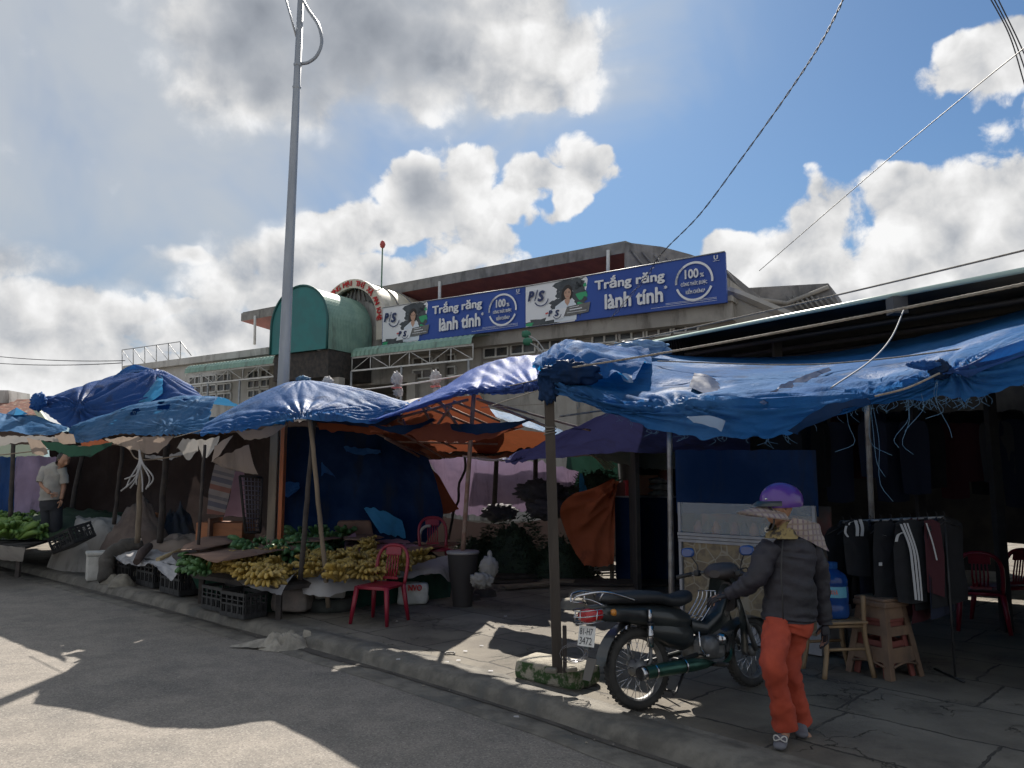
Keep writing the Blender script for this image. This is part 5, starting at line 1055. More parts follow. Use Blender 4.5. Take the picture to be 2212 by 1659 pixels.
def banana_hand(n, L, r, m, seed=0, spread=1.0):
    rnd = random.Random(seed); mb = MB()
    for k in range(n):
        row = k % 2; a = (k/(n-1)-.5)*1.9*spread+rnd.uniform(-.08, .08); l = L*(.85+.3*rnd.random())
        up = .25+.18*row+rnd.uniform(-.05, .1)
        pts = []
        for t in (0, .15, .4, .7, .92, 1.0):
            rr = l*t; lift = math.sin(t*1.5)*up*L*1.2-(t**2)*.35*L*.6
            pts.append(Vector((math.sin(a)*rr*.75+math.sin(a)*.02, -math.cos(a)*rr, .03+lift+row*.02)))
        mb.tube(pts, [r*.35, r*.6, r, r*1.02, r*.7, r*.2], 6)
    mb.lathe([(0, -.02), (.028, 0), (.02, .03), (0, .04)], 6, (0, .01, .05))
    return mb
def banana_proto(name, m, seed, n=11, L=.17, r=.020):
    mb = banana_hand(n, L, r, m, seed); o = ob(name, mb, m, None, local=True); return o
rnd = random.Random(11)
ycl = [banana_proto('banana_bunch', MYB, s) for s in range(4)]; gcl = [banana_proto('banana_bunch', MGB, s+10) for s in range(3)]; vcl = [banana_proto('banana_bunch', MYG, s+20, n=12, L=.20, r=.023) for s in range(2)]
used = set()
def inpoly(x, y, pts):
    c = False; j = len(pts)-1
    for i in range(len(pts)):
        (x1, y1), (x2, y2) = pts[i], pts[j]
        if (y1 > y) != (y2 > y) and x < (x2-x1)*(y-y1)/(y2-y1)+x1: c = not c
        j = i
    return c
def scatter(protos, poly, zf, step, label, group, s=(.9, 1.2), jit=.35, layers=1, cat='banana bunch'):
    """poly in world metres"""
    xs = [p[0] for p in poly]; ys = [p[1] for p in poly]; k = 0
    for l in range(layers):
        y = min(ys)+l*step*.5
        while y < max(ys):
            x = min(xs)+l*step*.5
            while x < max(xs):
                xx, yy = x+rnd.uniform(-jit, jit)*step, y+rnd.uniform(-jit, jit)*step
                if inpoly(xx, yy, poly):
                    pr = rnd.choice(protos)
                    o = pr if pr.name not in used else None
                    if o is None: o = pr.copy(); sc.collection.objects.link(o)
                    used.add(pr.name); tag(o, label, cat, group); ss = rnd.uniform(*s)
                    o.location = (xx, yy, zf(xx, yy)+l*.07); o.rotation_euler = (rnd.uniform(-.35, .25), rnd.uniform(-.3, .3), rnd.uniform(-.7, .7)+(math.pi if rnd.random() < .15 else 0)); o.scale = (ss, ss, ss*1.25); k += 1
                x += step
            y += step
    return k
W2 = lambda pts, z: [Z(x, y, z)[:2] for x, y in pts]
n1 = scatter(vcl, W2([(-70, 1160), (52, 1180), (150, 1150), (60, 1128), (-60, 1125)], .66), lambda x, y: .64+.10*min((y-11.5)*.25, 1.3), .33, 'yellow-green banana bunch in the heap on the far left table', 'yellow-green banana bunches on the far left table', s=(1.3, 1.7), layers=1)
mb = mound((-8.2, 14.6, .64), (1.9, 1.2), .45, seed=3, fs=6); solo('leaf_heap', mb, MLF, 'dark green leafy heap behind the yellow-green bananas', 'vegetables')
# plastic-covered heap
q = G(128, 1226, .12); cen = Vector((G(135, 1232).x, G(135, 1232).y, .12))+Vector((.05, .75, 0))
rows = []; mb = mound((cen.x+.22, cen.y, .12), (1.28, .80), .66, seed=5, nr=24, nth=90, sharp=5, rough=.12, fs=3.5, rz=KA)
solo('covered_heap', mb, TPL, 'low rounded heap of goods wrapped in grey plastic sheet, with a crate on top', 'covered goods')
mb = mound((P(200, 1150, 13.9).x, 14.1, .12), (1.05, .6), .86, seed=7, nr=14, nth=50, sharp=8, rough=.08, rz=KA); solo('covered_heap', mb, TPL, 'flat-topped plastic-covered heap behind the tilted crate', 'covered goods')
mb = mound((P(296, 1150, 13.4).x, 13.4, .12), (.78, .6), 1.18, seed=9, nr=20, nth=50, sharp=1.4, rough=.2, fs=3); solo('sack_heap', mb, mat('brown_sacking', (.17, .13, .11), (.12, .09, .08), scale=4, rough=.9, bump=.3), 'peaked brown sack-covered heap behind the bamboo pole', 'covered goods')
mb = mound((P(390, 1165, 12.6).x, 12.6, .12), (.9, .6), .62, seed=12, nr=14, nth=40, sharp=6, rough=.15, rz=KA); solo('covered_heap', mb, TBE, 'low brownish covered heap between the two poles', 'covered goods')
mb = mound((P(385, 1110, 14).x, 14, .12), (.5, .4), .95, seed=14, nr=16, nth=50, sharp=2.2, rough=.3, fs=4); solo('cloth_heap', mb, mat('dark_cloth', (.05, .055, .08), (.03, .035, .04), scale=3, rough=.8), 'dark draped heap with bright glints left of the orange board', 'covered goods')
mb = MB(); mb.box(P(330, 1125, 13.8), (.35, .25, .3), None, 0, .02); solo('orange_box', mb, MORW, 'small orange box behind the brown heap, between two poles', 'box')
# foam box
fb = G(195, 1256, .12)+Vector((.0, .22, 0)); t_ = thing('foam_box', 'white foam box with a plastic lid beside the dark stone roll', 'foam box', fb, KA-.25)
mb = MB(); mb.box((0, 0, .19), (.36, .34, .38), None, 0, .02, 1.03); ob('box_body', mb, MFO, t_, local=True)
mb = MB(); mb.box((0, 0, .41), (.40, .38, .055), None, 0, .015); ob('lid', mb, MFO, t_, local=True)
cl('lid_film', None, None, [[Vector((-.25, -.24, .42)), Vector((.05, -.25, .425)), Vector((.26, -.2, .39))], [Vector((-.2, .0, .46)), Vector((.05, .0, .46)), Vector((.24, .05, .45))], [Vector((-.18, .2, .45)), Vector((.05, .2, .455)), Vector((.2, .2, .44))]], TPL, parent=t_, world=False if 0 else True, nu=14, nv=12, amp=.015, seed=71) if 0 else None
mb = MB(); pth = curve([P(228, 1256, 11.8), P(232, 1210, 11.9), P(258, 1185, 12.0), P(308, 1172, 12.2)], 20)
for i_, p in enumerate(pth): p += Vector((.04*nz((i_*.5, 1, 2)), 0, .05*nz((i_*.5, 4, 2))))
mb.tube(pth, [.09, .11, .115]+[.11+.02*nz((k*.6, 3, 3)) for k in range(17)]+[.07], 12); solo('sack_roll', mb, mat('grimy_sacking', (.10, .09, .08), (.06, .055, .05), scale=5, rough=.95, bump=.6), 'long dark grimy roll lying against the black crates', 'rolled sack')
for (x, y, s_, lb) in [(232, 1262, .11, 'brown stone at the foot of the dark roll'), (285, 1252, .09, 'small pale green cabbage-like lump on the stones by the crates'), (256, 1268, .13, 'flat reddish stone in front of the black crates')]:
    g = G(x, y, .12)+Vector((0, .1, .03)); m_ = MCN if 'stone' in lb else mat('pale_green', (.3, .36, .24), rough=.7)
    mb = mound((g.x, g.y, .115), (s_*1.6, s_), s_*1.3, seed=x, nr=8, nth=18, sharp=2.5, rough=.3); solo('stone' if 'stone' in lb else 'cabbage', mb, m_, lb, 'stone' if 'stone' in lb else 'vegetable')
# white sacking sheet over crates
cl('sacking_sheet', 'white sacking sheet spread over three black crates, one corner hanging down', 'sheet', [[(243, 1202, 11.9), (285, 1222, 11.3), (318, 1217, 10.9), (345, 1232, 10.45), (369, 1252, 10.1)], [(262, 1195, 12), (295, 1205, 11.6), (330, 1208, 11.2), (360, 1214, 10.8), (392, 1230, 10.35)], [(303, 1178, 12.4), (325, 1185, 12.2), (352, 1190, 11.9), (385, 1196, 11.3), (416, 1211, 10.8)]], TWH, nu=50, nv=30, amp=.05, fs=2, seed=72, rag=.02, ripple=(.9, .45, .03))
mb = MB(); mb.tube([P(295, 1214, 11.0), P(306, 1195, 11.3), P(322, 1180, 11.9)], [.05, .07, .06], 8); solo('dark_bundle', mb, mat('brown_bundle', (.07, .05, .045), rough=.9), 'small dark elongated bundle lying on the white sacking sheet', 'bundle')
mb = MB(); mb.tube([P(341, 1209, 10.95), P(385, 1190, 11.5), P(410, 1182, 12.0)], [.035, .028, .025], 8); solo('bamboo_piece', mb, mat('bamboo', (.45, .36, .20), (.35, .26, .14), scale=8, rough=.6), 'short pale bamboo piece lying on the white sacking sheet', 'stick')
# the banana stall: an L with its corner toward the kerb
PL = Vector(Z(418, 1240, .5)); PCn = Vector(Z(600, 1268, .5)); PRt = Vector(Z(975, 1222, .52)); PBk = Vector(Z(905, 1172, .75)); PB2 = Vector(Z(560, 1165, .75)); PB3 = Vector(Z(372, 1195, .68))
st = table('banana_stall', 'low corner stall table heaped with yellow and green bananas', [PL, PCn, PRt, PBk, PB2, PB3], .5, .05, MDW)
zf = lambda x, y: .53+max(0, (y-9.2))*.07
stw = [tuple(p)[:2] for p in (PL, PCn, PRt, PBk, PB2, PB3)]
n2 = scatter(ycl, W2([(455, 1242), (575, 1266), (640, 1246), (618, 1226), (520, 1222), (458, 1230)], .56), zf, .19, 'ripe yellow banana bunch in the heap left of the crossed sticks', 'ripe banana bunches left of the crossed sticks', s=(1.0, 1.3), layers=1)
n3 = scatter(ycl, W2([(650, 1246), (740, 1262), (880, 1240), (930, 1226), (860, 1220), (740, 1222), (655, 1226)], .56), zf, .19, 'ripe yellow banana bunch in the heap right of the crossed sticks', 'ripe banana bunches right of the crossed sticks', s=(1.0, 1.3), layers=1)
n4 = scatter(gcl, W2([(490, 1220), (640, 1222), (735, 1206), (760, 1186), (560, 1196)], .62), lambda x, y: .60+max(0, (y-10))*.05, .27, 'green banana bunch in the heap behind the ripe ones', 'green banana bunches behind the ripe ones', s=(1.3, 1.7), layers=1)
n5 = scatter(gcl, W2([(412, 1246), (455, 1246), (455, 1216), (420, 1212)], .56), lambda x, y: .52, .2, 'green banana bunch at the left corner of the banana stall', 'green banana bunches at the left corner', s=(1.2, 1.4), layers=1)
n6 = scatter(ycl, W2([(770, 1196), (820, 1200), (810, 1186), (770, 1186)], .7), lambda x, y: .72, .20, 'ripe banana bunch lying on the pink paper at the back of the stall', 'ripe banana bunches on the pink paper', s=(1, 1.2))
print('bananas', n1, n2, n3, n4, n5, n6)
def sheetpx(name, label, cat, rows, m, **k): return cl(name, label, cat, rows, m, **k)
cl('sacking_sheet', 'frayed white sacking strip under the yellow bananas at the stall corner', 'sheet', [[(505, 1252, 9.0), (540, 1268, 8.8), (585, 1283, 8.6), (608, 1286, 8.5)], [(540, 1246, 9.3), (570, 1256, 9.1), (602, 1262, 8.9), (628, 1250, 8.8)], [(590, 1238, 9.6), (610, 1240, 9.4), (636, 1235, 9.2), (652, 1226, 9.1)]], TWH, nu=40, nv=20, amp=.02, seed=73, rag=.04)
cl('sacking_sheet', 'white sacking strip hanging from the stall edge right of the crossed sticks', 'sheet', [[(655, 1240, 9.2), (700, 1243, 9.2), (760, 1240, 9.3), (830, 1228, 9.6)], [(652, 1258, 9.1), (700, 1262, 9.0), (760, 1258, 9.2), (830, 1242, 9.5)], [(656, 1285, 9.0), (705, 1287, 8.95), (765, 1275, 9.15), (835, 1255, 9.45)]], TWH, nu=44, nv=14, amp=.02, seed=74, rag=.02)
cl('sacking_sheet', 'dirty white sheet hanging off the right end of the banana stall', 'sheet', [[(832, 1215, 9.9), (880, 1213, 10.1), (940, 1205, 10.4), (982, 1198, 10.6)], [(836, 1232, 9.7), (885, 1232, 9.9), (945, 1226, 10.1), (984, 1218, 10.4)], [(842, 1250, 9.6), (890, 1248, 9.8), (945, 1240, 10.0), (980, 1262, 10.2)]], TPL, nu=44, nv=16, amp=.03, seed=75, rag=.03)
cl('net_sheet', 'green net draped round the legs of the banana stall', 'net', [[(410, 1246, 10.2), (480, 1254, 9.9), (560, 1262, 9.5), (620, 1262, 9.5), (700, 1262, 9.6), (800, 1254, 9.8), (900, 1243, 10.2), (978, 1232, 10.6)], [(425, 1280, 10.15), (490, 1288, 9.8), (560, 1298, 9.4), (620, 1298, 9.4), (700, 1295, 9.5), (800, 1282, 9.8), (900, 1270, 10.2), (975, 1260, 10.6)], [(440, 1303, 10.1), (500, 1312, 9.75), (570, 1326, 9.35), (630, 1328, 9.35), (700, 1322, 9.45), (800, 1310, 9.75), (900, 1300, 10.15), (972, 1290, 10.5)]], TGR, nu=90, nv=24, amp=.06, fs=2, seed=76, rag=.03)
for (rows_, lb, sd) in [([[(385, 1195, 11.6), (470, 1208, 11.2), (560, 1206, 11)], [(440, 1178, 12.4), (520, 1182, 12.1), (600, 1178, 11.8), ]], 'a', 1)]: pass
CBG = 'flattened cardboard pieces on the stalls'
for lb, pts, zz in [('large flattened cardboard sheet behind the left yellow bananas', [(398, 1196), (468, 1212), (500, 1206), (690, 1180), (640, 1163), (560, 1166), (470, 1178)], .80), ('flattened cardboard sheet at the back of the stall, behind the green bananas', [(560, 1160), (640, 1152), (702, 1155), (742, 1164), (690, 1172), (620, 1172)], .86),
                    ('pointed cardboard sheet under the right bananas', [(862, 1206), (935, 1190), (1003, 1170), (960, 1166), (895, 1178)], .72), ('cardboard flap at the back, left of the pale stick', [(738, 1158), (790, 1152), (830, 1160), (800, 1172), (745, 1170)], .84), ('long cardboard strip on the left stall catching sunlight', [(385, 1190), (470, 1176), (520, 1170), (500, 1160), (440, 1162), (400, 1172)], .86)]:
    base_p = [Vector(Z(x, y, zz)) for x, y in pts]; mb = MB(); c_ = sum(base_p, Vector())/len(base_p); n_ = len(base_p)
    dense = [];
    for i in range(n_):
        for k in range(4): dense.append(base_p[i].lerp(base_p[(i+1) % n_], k/4))
    f_ = lambda p: p+Vector((0, 0, .05*nz((p.x*1.3, p.y*1.3, zz*9))+.015*nz((p.x*5, p.y*5, zz))))
    top = [f_(p) for p in dense]; inner = [f_(c_.lerp(p, .5)) for p in dense]; m_ = len(dense); vs = top+inner+[f_(c_)]
    fs_ = [(i, (i+1) % m_, m_+(i+1) % m_, m_+i) for i in range(m_)]+[(m_+i, m_+(i+1) % m_, 2*m_) for i in range(m_)]
    k_ = len(vs); vs2 = vs+[v-Vector((0, 0, .006)) for v in vs]; fs2 = fs_+[tuple(j+k_ for j in reversed(f)) for f in fs_]+[(i, k_+i, k_+(i+1) % m_, (i+1) % m_) for i in range(m_)]
    mb.add(vs2, fs2, 0, True); solo('cardboard_sheet', mb, MCB, lb, 'cardboard', CBG)
for lb, rws in [('crumpled pink wrapping paper at the back of the stall', [[(760, 1192, 10.6), (830, 1188, 10.8), (905, 1180, 11)], [(770, 1172, 11.6), (830, 1168, 11.8), (880, 1168, 11.8)]]), ('upright pink paper scrap behind the pale stick', [[(742, 1186, 10.8), (775, 1190, 10.8)], [(746, 1160, 11.2), (768, 1150, 11.4)]])]:
    cl('wrapping_paper', lb, 'paper', rws, MATS['sheet_pink'], nu=24, nv=14, amp=.05, seed=len(lb))
mb = MB(); mb.box(P(765, 1144, 12), (.62, .3, .28), Matrix.Rotation(.2, 3, 'Z'), 0, .03, .8); solo('fruit_box', mb, MCB, 'brown cardboard box at the back of the stall below the bright blue sheet', 'box')
mb = MB(); mb.box(P(488, 1152, 11.6), (.72, .45, .34), Matrix.Rotation(-.1, 3, 'Z'), 0, .01); solo('orange_chest', mb, MORW, 'orange-brown wooden chest behind the left cardboard', 'chest')
mb = MB(); mb.box(P(464, 1155, 11.5), (.03, .5, .50)); solo('plank_board', mb, MCB, 'upright brown board leaning at the left side of the orange chest', 'board')
# tall wire crate
wc = thing('wire_crate', 'tall leaning wire crate behind the banana stall', 'crate', P(543, 1146, 11.3)); c4 = [P(518, 1028, 11.3), P(566, 1032, 11.5), P(562, 1150, 11.5), P(530, 1150, 11.3)]
mb = MB()
for i in range(4): mb.tube([c4[i], c4[(i+1) % 4]], .02, 6)
ob('frame', mb, MDW, wc); mb = MB()
for k in range(1, 12): mb.tube([c4[0].lerp(c4[3], k/12), c4[1].lerp(c4[2], k/12)], .006, 4)
for k in range(1, 6): mb.tube([c4[0].lerp(c4[1], k/6), c4[3].lerp(c4[2], k/6)], .006, 4)
ob('wire_mesh', mb, mat('crate_wire', (.16, .15, .19), rough=.6), wc); 
# blocks under the stall
def block(name, label, c, size, rz, m, seed=1, bev=.05, rough=.02, cat='block', sub=3):
    bm = bmesh.new(); bmesh.ops.create_cube(bm, size=1); bmesh.ops.subdivide_edges(bm, edges=bm.edges[:], cuts=7, use_grid_fill=True)
    rm = Matrix.Rotation(rz, 3, 'Z'); mb = MB(); vs = []
    for v in bm.verts:
        q = v.co*2; l4 = (abs(q.x)**8+abs(q.y)**8+abs(q.z)**8)**(1/8); q = q/l4*max(abs(q.x), abs(q.y), abs(q.z)) if l4 > 0 else q
        p = Vector((q.x*size[0]/2, q.y*size[1]/2, q.z*size[2]/2)); p += p.normalized()*rough*(nz(p*6+Vector((seed, 0, 0)))+.5*nz(p*17+Vector((0, seed, 0)))) ; vs.append(rm @ p+Vector(c)+Vector((0, 0, size[2]/2)))
    mb.add(vs, [tuple(v.index for v in f.verts) for f in bm.faces], 0, True); bm.free(); return solo(name, mb, m, label, cat)
g = G(704, 1322)+Vector((0, .15, 0)); 
ty = thing('car_tyre', 'old tyre lying flat under the white block that holds the pale stick', 'tyre', (g.x, g.y, .12)); mb = MB(); mb.lathe([(.15, .02), (.27, .0), (.30, .05), (.30, .12), (.26, .16), (.17, .15), (.15, .10), (.15, .02)], 28, (g.x+.02, g.y, .115)); ob('tread', mb, mat('old_rubber', (.035, .04, .038), (.06, .065, .06), scale=6, rough=.8, bump=.4), ty)
block('foam_block', 'white block on the tyre, holding the pale stick', (g.x, g.y, .27), (.36, .26, .19), .25, MFO, 3, cat='foam block')
g = G(622, 1332)+Vector((0, .2, 0)); block('foam_block', 'wrapped pale block under the stall corner left of the tyre', (g.x, g.y, .16), (.42, .3, .26), -.1, mat('dull_sacking', (.24, .20, .18), (.17, .15, .14), scale=6, rough=.85, bump=.4), 5, cat='foam block')
g = G(636, 1300, .12)+Vector((0, .25, 0)); block('sack', 'grey filled sack standing behind the crossed sticks under the stall', (g.x, g.y, .3), (.38, .3, .42), .1, mat('grey_sack', (.16, .16, .165), (.11, .11, .115), scale=5, rough=.9, bump=.4), 7, cat='sack')
g = G(890, 1306)+Vector((0, .1, 0)); bx_ = block('marked_box', 'grey-white wrapped box with red letters beside the red chair', (g.x, g.y, .12), (.38, .28, .26), .05, MFO, 9, cat='box')
mb = MB(); put_text(mb, 'NVO', Vector((g.x-.04, g.y-.157, .30)), (1, 0, 0), (0, 0, 1), w=.17, h=.075, offset=.02); ob('red_letters', mb, RTX, bx_)
# red plastic chairs
def red_chair(label, m=MRDP):
    t_ = thing('plastic_chair', label, 'chair', group='red plastic chairs'); w = .40; h = .42; D_ = .38
    mb = MB(); rows = []
    for i in range(9):
        v = i/8; rows.append([Vector(((u/8-.5)*w*(1-.06*v), -D_/2+v*D_, h-.012*math.sin(u/8*math.pi)*math.sin(v*math.pi)*1.5-(0.02 if v == 0 else 0)-(.02 if u in (0, 8) else 0))) for u in range(9)])
    mb.grid(rows); mb.grid([[p-Vector((0, 0, .022)) for p in r] for r in rows]); ob('seat', mb, m, t_, local=True)
    mb = MB(); mb.tube([(-w/2, -D_/2, h-.03), (w/2, -D_/2, h-.03), (w/2*.94, D_/2, h-.03), (-w/2*.94, D_/2, h-.03), (-w/2, -D_/2, h-.03)], .018, 6); ob('seat_rim', mb, m, t_, local=True)
    for sx_, sy_ in ((-1, -1), (1, -1), (-1, 1), (1, 1)):
        mb = MB(); a = Vector((sx_*w*.47, sy_*D_*.47, h-.02)); b = Vector((sx_*(w*.47+.045), sy_*(D_*.47+.05), 0)); mb.tube([a, a.lerp(b, .5), b], [.030, .026, .020], 8); ob('leg', mb, m, t_, local=True)
    mb = MB(); bt = lambda x, z: Vector((x, D_/2+.02+(z-h)*.22, z))
    mb.tube(curve([bt(-.19, h-.02), bt(-.20, h+.16), bt(-.185, h+.29), bt(-.12, h+.375), bt(0, h+.40), bt(.12, h+.375), bt(.185, h+.29), bt(.20, h+.16), bt(.19, h-.02)], 34), .021, 8); ob('back_frame', mb, m, t_, local=True)
    mb = MB(); mb.box(bt(0, h+.335), (.20, .018, .10), Matrix.Rotation(-.2, 3, 'X'), 0, .006); ob('head_panel', mb, m, t_, local=True)
    for k in range(5):
        mb = MB(); x = (k-2)*.036; mb.tube([bt(x*.85, h+.03), bt(x, h+.16), bt(x*.9, h+.30)], .009, 6); ob('back_slat', mb, m, t_, local=True)
    mb = MB(); mb.box(bt(0, h+.035), (.19, .016, .03), None, 0, .004); ob('lower_rail', mb, m, t_, local=True)
    return t_
c0 = red_chair('red plastic chair standing on the pavement right of the banana stall'); g = G(812, 1348); put(c0, (g.x+.02, g.y+.12, .12), R(-22))
c1 = copy_tree(c0); put(c1, P(940, 1188, 11.0)-UP*.38, R(15), 'dark red plastic chair facing away, behind the right end of the banana stall')
mb = MB(); mb.tube(curve([P(906, 1180, 11.2), P(908, 1150, 11.2), P(918, 1138, 11.2), P(930, 1136, 11.2)], 12), .022, 8); solo('chair_back_rim', mb, TPL, 'cream plastic chair back behind the dark red chair', 'chair')
# round table on drum with the pipe
q = P(1000, 1190, 9.75); rt_ = thing('round_table', 'small round tray on a dark drum where the rusty pipe stands', 'table', (q.x, q.y, .12))
mb = MB(); mb.lathe([(0, q.z), (.205, q.z), (.21, q.z-.02), (.20, q.z-.035), (0, q.z-.036)], 24, (q.x, q.y, 0)); ob('round_top', mb, mat('grey_tray', (.30, .28, .28), (.22, .2, .2), scale=4, rough=.6), rt_)
mb = MB(); mb.lathe([(.12, .12), (.135, .3), (.17, .5), (.195, q.z-.037)], 18, (q.x, q.y, 0)); ob('drum', mb, mat('dark_drum', (.035, .03, .03), rough=.7), rt_)
b0 = P(1056, 1222, 9.6); wb = thing('shopping_bag', 'tied white plastic bag standing right of the round tray', 'plastic bag', b0); bundle(b0-UP*.02, .12, 'bag_body', TPL, wb, 3, (1, .8, 1.15), k=.5); bundle(b0+Vector((.01, 0, .13)), .06, 'bag_handles', TPL, wb, 4, (.5, .4, 1.0), k=.4); 
b0 = P(1040, 1250, 9.5); wb = thing('shopping_bag', 'crumpled low white plastic bag leaning under the tied one', 'plastic bag', b0); bundle(b0-UP*.02, .12, 'bag_body', TPL, wb, 6, (1.1, .8, .8))
# vegetables and sacks in the middle
def bush(label, c, r, h, seed, n=700, m=MLF, name='herb_heap'):
    rnd = random.Random(seed); mb = MB()
    core = mound((c[0], c[1]+.05, c[2]), (r*.8, r*.45), h*.82, seed=seed, nr=12, nth=28, sharp=2.2, rough=.3, fs=3); mb.add(core.v, core.f, 0, True)
    for k in range(n*2):
        th = rnd.uniform(0, 2*math.pi); ph = rnd.random(); rr = (rnd.random()**.33); lump = 1+.35*nz((math.cos(th)*2, math.sin(th)*2+ph*3, seed))
        p = Vector((c[0]+r*rr*lump*math.cos(th)*(1-.45*ph), c[1]+r*.6*rr*lump*math.sin(th)*(1-.4*ph), c[2]+h*ph*lump*(1-.2*rr)))
        d = Vector((math.cos(th)+rnd.uniform(-.6, .6), math.sin(th)-.5+rnd.uniform(-.6, .6), rnd.uniform(-.3, .9))).normalized(); s_ = d.cross(Vector((rnd.random(), rnd.random(), rnd.random()))).normalized(); L = rnd.uniform(.035, .08)
        mb.add([p-s_*L*.22, p+d*L*.5, p+s_*L*.22, p+d*L*1.2], [(0, 1, 2), (0, 3, 1), (1, 3, 2)])
    return solo(name, mb, m, label, 'vegetables', 'dark leafy heaps in the centre')
def gm(x, y, Y): q = P(x, y, Y); return (q.x, Y, .12)
bush('large dark leafy heap left of the wooden post, under the lilac sheet', gm(1105, 1200, 12.8), .75, .95, 1, 1300); bush('dark leafy heap right of the wooden post, against the orange sheet', gm(1215, 1200, 12.4), .6, .75, 2, 900)
bush('lower leafy heap left of the dark leafy heap, behind the round tray', gm(1030, 1200, 13.0), .6, .65, 3, 800)
bush('tuft of dark leaves and twigs above the orange sheet', gm(1290, 1080, 13.2)[:2]+(1.35,), .55, .55, 4, 500)
MSK = mat('dark_sack', (.075, .07, .085), (.05, .045, .055), scale=4, rough=.8, bump=.3)
for (x, y, Y, s_, lb) in [(1165, 1062, 13.6, .34, 'dark filled sack on top of the leafy heaps, behind the wooden post'), (1185, 1100, 13.3, .30, 'bluish filled sack below the top sack behind the wooden post'), (1240, 1078, 13.8, .36, 'dark bulging sack between the lilac and orange sheets'), (1080, 1108, 13.9, .26, 'brown sack under the lower edge of the lilac sheet')]:
    p_ = P(x, y, Y); o_ = thing('filled_sack', lb, 'sack', p_, group='filled sacks in the centre'); bundle(p_, s_, 'sack_body', MSK, o_, int(x) % 9, (1.25, .8, .6))
bundle_l = thing('straw_bundle', 'dry straw bundle sticking out above the orange sheet', 'straw', P(1300, 985, 12.6)); rnd = random.Random(2); mb = MB()
for k in range(26): a_ = P(1258+rnd.uniform(-8, 8), 972+rnd.uniform(-4, 4), 12.6); b_ = P(1318+rnd.uniform(-18, 16), 1008+rnd.uniform(-14, 8), 12.4); mb.tube([a_, a_.lerp(b_, .6)+UP*.05, b_], .006, 4)
ob('straw', mb, mat('dry_straw', (.38, .33, .24), (.26, .22, .16), scale=9, rough=.8), bundle_l)
# dark cabinet with boxes on top
ca, cb_ = P(1327, 1075, 12.3), P(1452, 1075, 11.9); cabt = thing('covered_cabinet', 'waist-high cabinet covered with a dark blue sheet', 'cabinet', (ca.x, ca.y, .12)); dv = (cb_-ca); dv.z = 0; ang = math.atan2(dv.y, dv.x)
zt_ = 1.40; mb = MB(); cc = (ca+cb_)/2; mb.box((cc.x-math.sin(ang)*.28, cc.y+math.cos(ang)*.28, (zt_+.12)/2), (dv.length, .56, zt_-.12), Matrix.Rotation(ang, 3, 'Z'), 0, .02); ob('body', mb, MATS['tarp_dark_blue'], cabt)
mb = MB(); mb.box((cc.x-math.sin(ang)*.28, cc.y+math.cos(ang)*.28, zt_+.012), (dv.length+.04, .60, .02), Matrix.Rotation(ang, 3, 'Z'), 0, .006); ob('painted_lit_top', mb, mat('grey_top', (.3, .3, .32), rough=.5), cabt)  # pale slab paints the lit top edge of the cabinet
mb = MB(); mb.box(P(1316, 1120, 12.2)+Vector((.03, 0, -.3)), (.06, .06, 1.5)); ob('corner_post', mb, MWD2, cabt)
def bxpx(name, label, cat, x0, x1, y0, y1, Y, dep, m, rz=0, bev=.01, group=None):
    a, b = P(x0, y1, Y), P(x1, y0, Y); mb = MB(); mb.box(((a.x+b.x)/2, Y+dep/2, (a.z+b.z)/2), (b.x-a.x, dep, b.z-a.z), Matrix.Rotation(rz, 3, 'Z') if rz else None, 0, bev); return solo(name, mb, m, label, cat, group)
bxpx('red_box', 'small red box on the covered cabinet', 'box', 1351, 1376, 1037, 1071, 12.25, .25, mat('red_box', (.4, .02, .03), rough=.5)); bxpx('orange_box', 'pale orange box on the covered cabinet', 'box', 1378, 1422, 1026, 1070, 12.2, .3, mat('orange_card', (.45, .17, .08), (.5, .25, .14), scale=2, rough=.6))
bxpx('dark_red_box', 'dull red box at the left end of the cabinet top', 'box', 1331, 1350, 1042, 1072, 12.3, .2, mat('dull_red', (.2, .06, .05), rough=.6))
for k in range(3):
    b0 = P(1424, 1066-k*14, 12.0); o_ = thing('cushion', ['lowest', 'middle', 'topmost'][k]+' of three pale sacks stacked on the cabinet', 'sack', b0, group='pale sacks on the cabinet'); bundle(b0, .14, 'sack_body', TPL, o_, 3+k, (1.15, .8, .34))
cbk = thing('chopstick_basket', 'dark red basket of pale sticks above the stacked sacks', 'basket', P(1436, 1036, 12)); mb = MB(); q = P(1436, 1038, 12); mb.lathe([(.08, 0), (.10, .16), (.09, .16), (.07, .01)], 14, q); ob('basket_body', mb, mat('dull_red', (.2, .06, .05)), cbk)
mb = MB(); rnd = random.Random(8)
for k in range(9): mb.tube([q+Vector((rnd.uniform(-.06, .06), 0, .1)), q+Vector((rnd.uniform(-.10, .08), 0, .34+rnd.uniform(-.05, .08)))], .006, 4)
ob('sticks', mb, MFO, cbk)
# hung dark blue panel and glass food case behind the motorcycle
A_, B_ = P(1458, 972, 8.1), P(1762, 972, 7.2)
cl('hanging_sheet', 'flat dark blue sheet hung behind the purple helmet', 'sheet', [[A_, A_.lerp(B_, .5), B_], [A_-UP*.32, A_.lerp(B_, .5)-UP*.30, B_-UP*.30], [A_-UP*.66, A_.lerp(B_, .5)-UP*.64, B_-UP*.62]], TDK, VS, world=True, nu=60, nv=24, amp=.012, seed=80, rag=.008)
fa, fb_ = P(1466, 1160, 8.0), P(1764, 1175, 7.0); dv = fb_-fa; dv.z = 0; ang = math.atan2(dv.y, dv.x); e1 = dv.normalized(); e2 = Vector((-e1.y, e1.x, 0)); Lc = dv.length
gc = thing('food_case', 'glass-topped food case with white aluminium frame and cobble-patterned front', 'food case', (fa.x, fa.y, .12)); RM = Matrix.Rotation(ang, 3, 'Z')
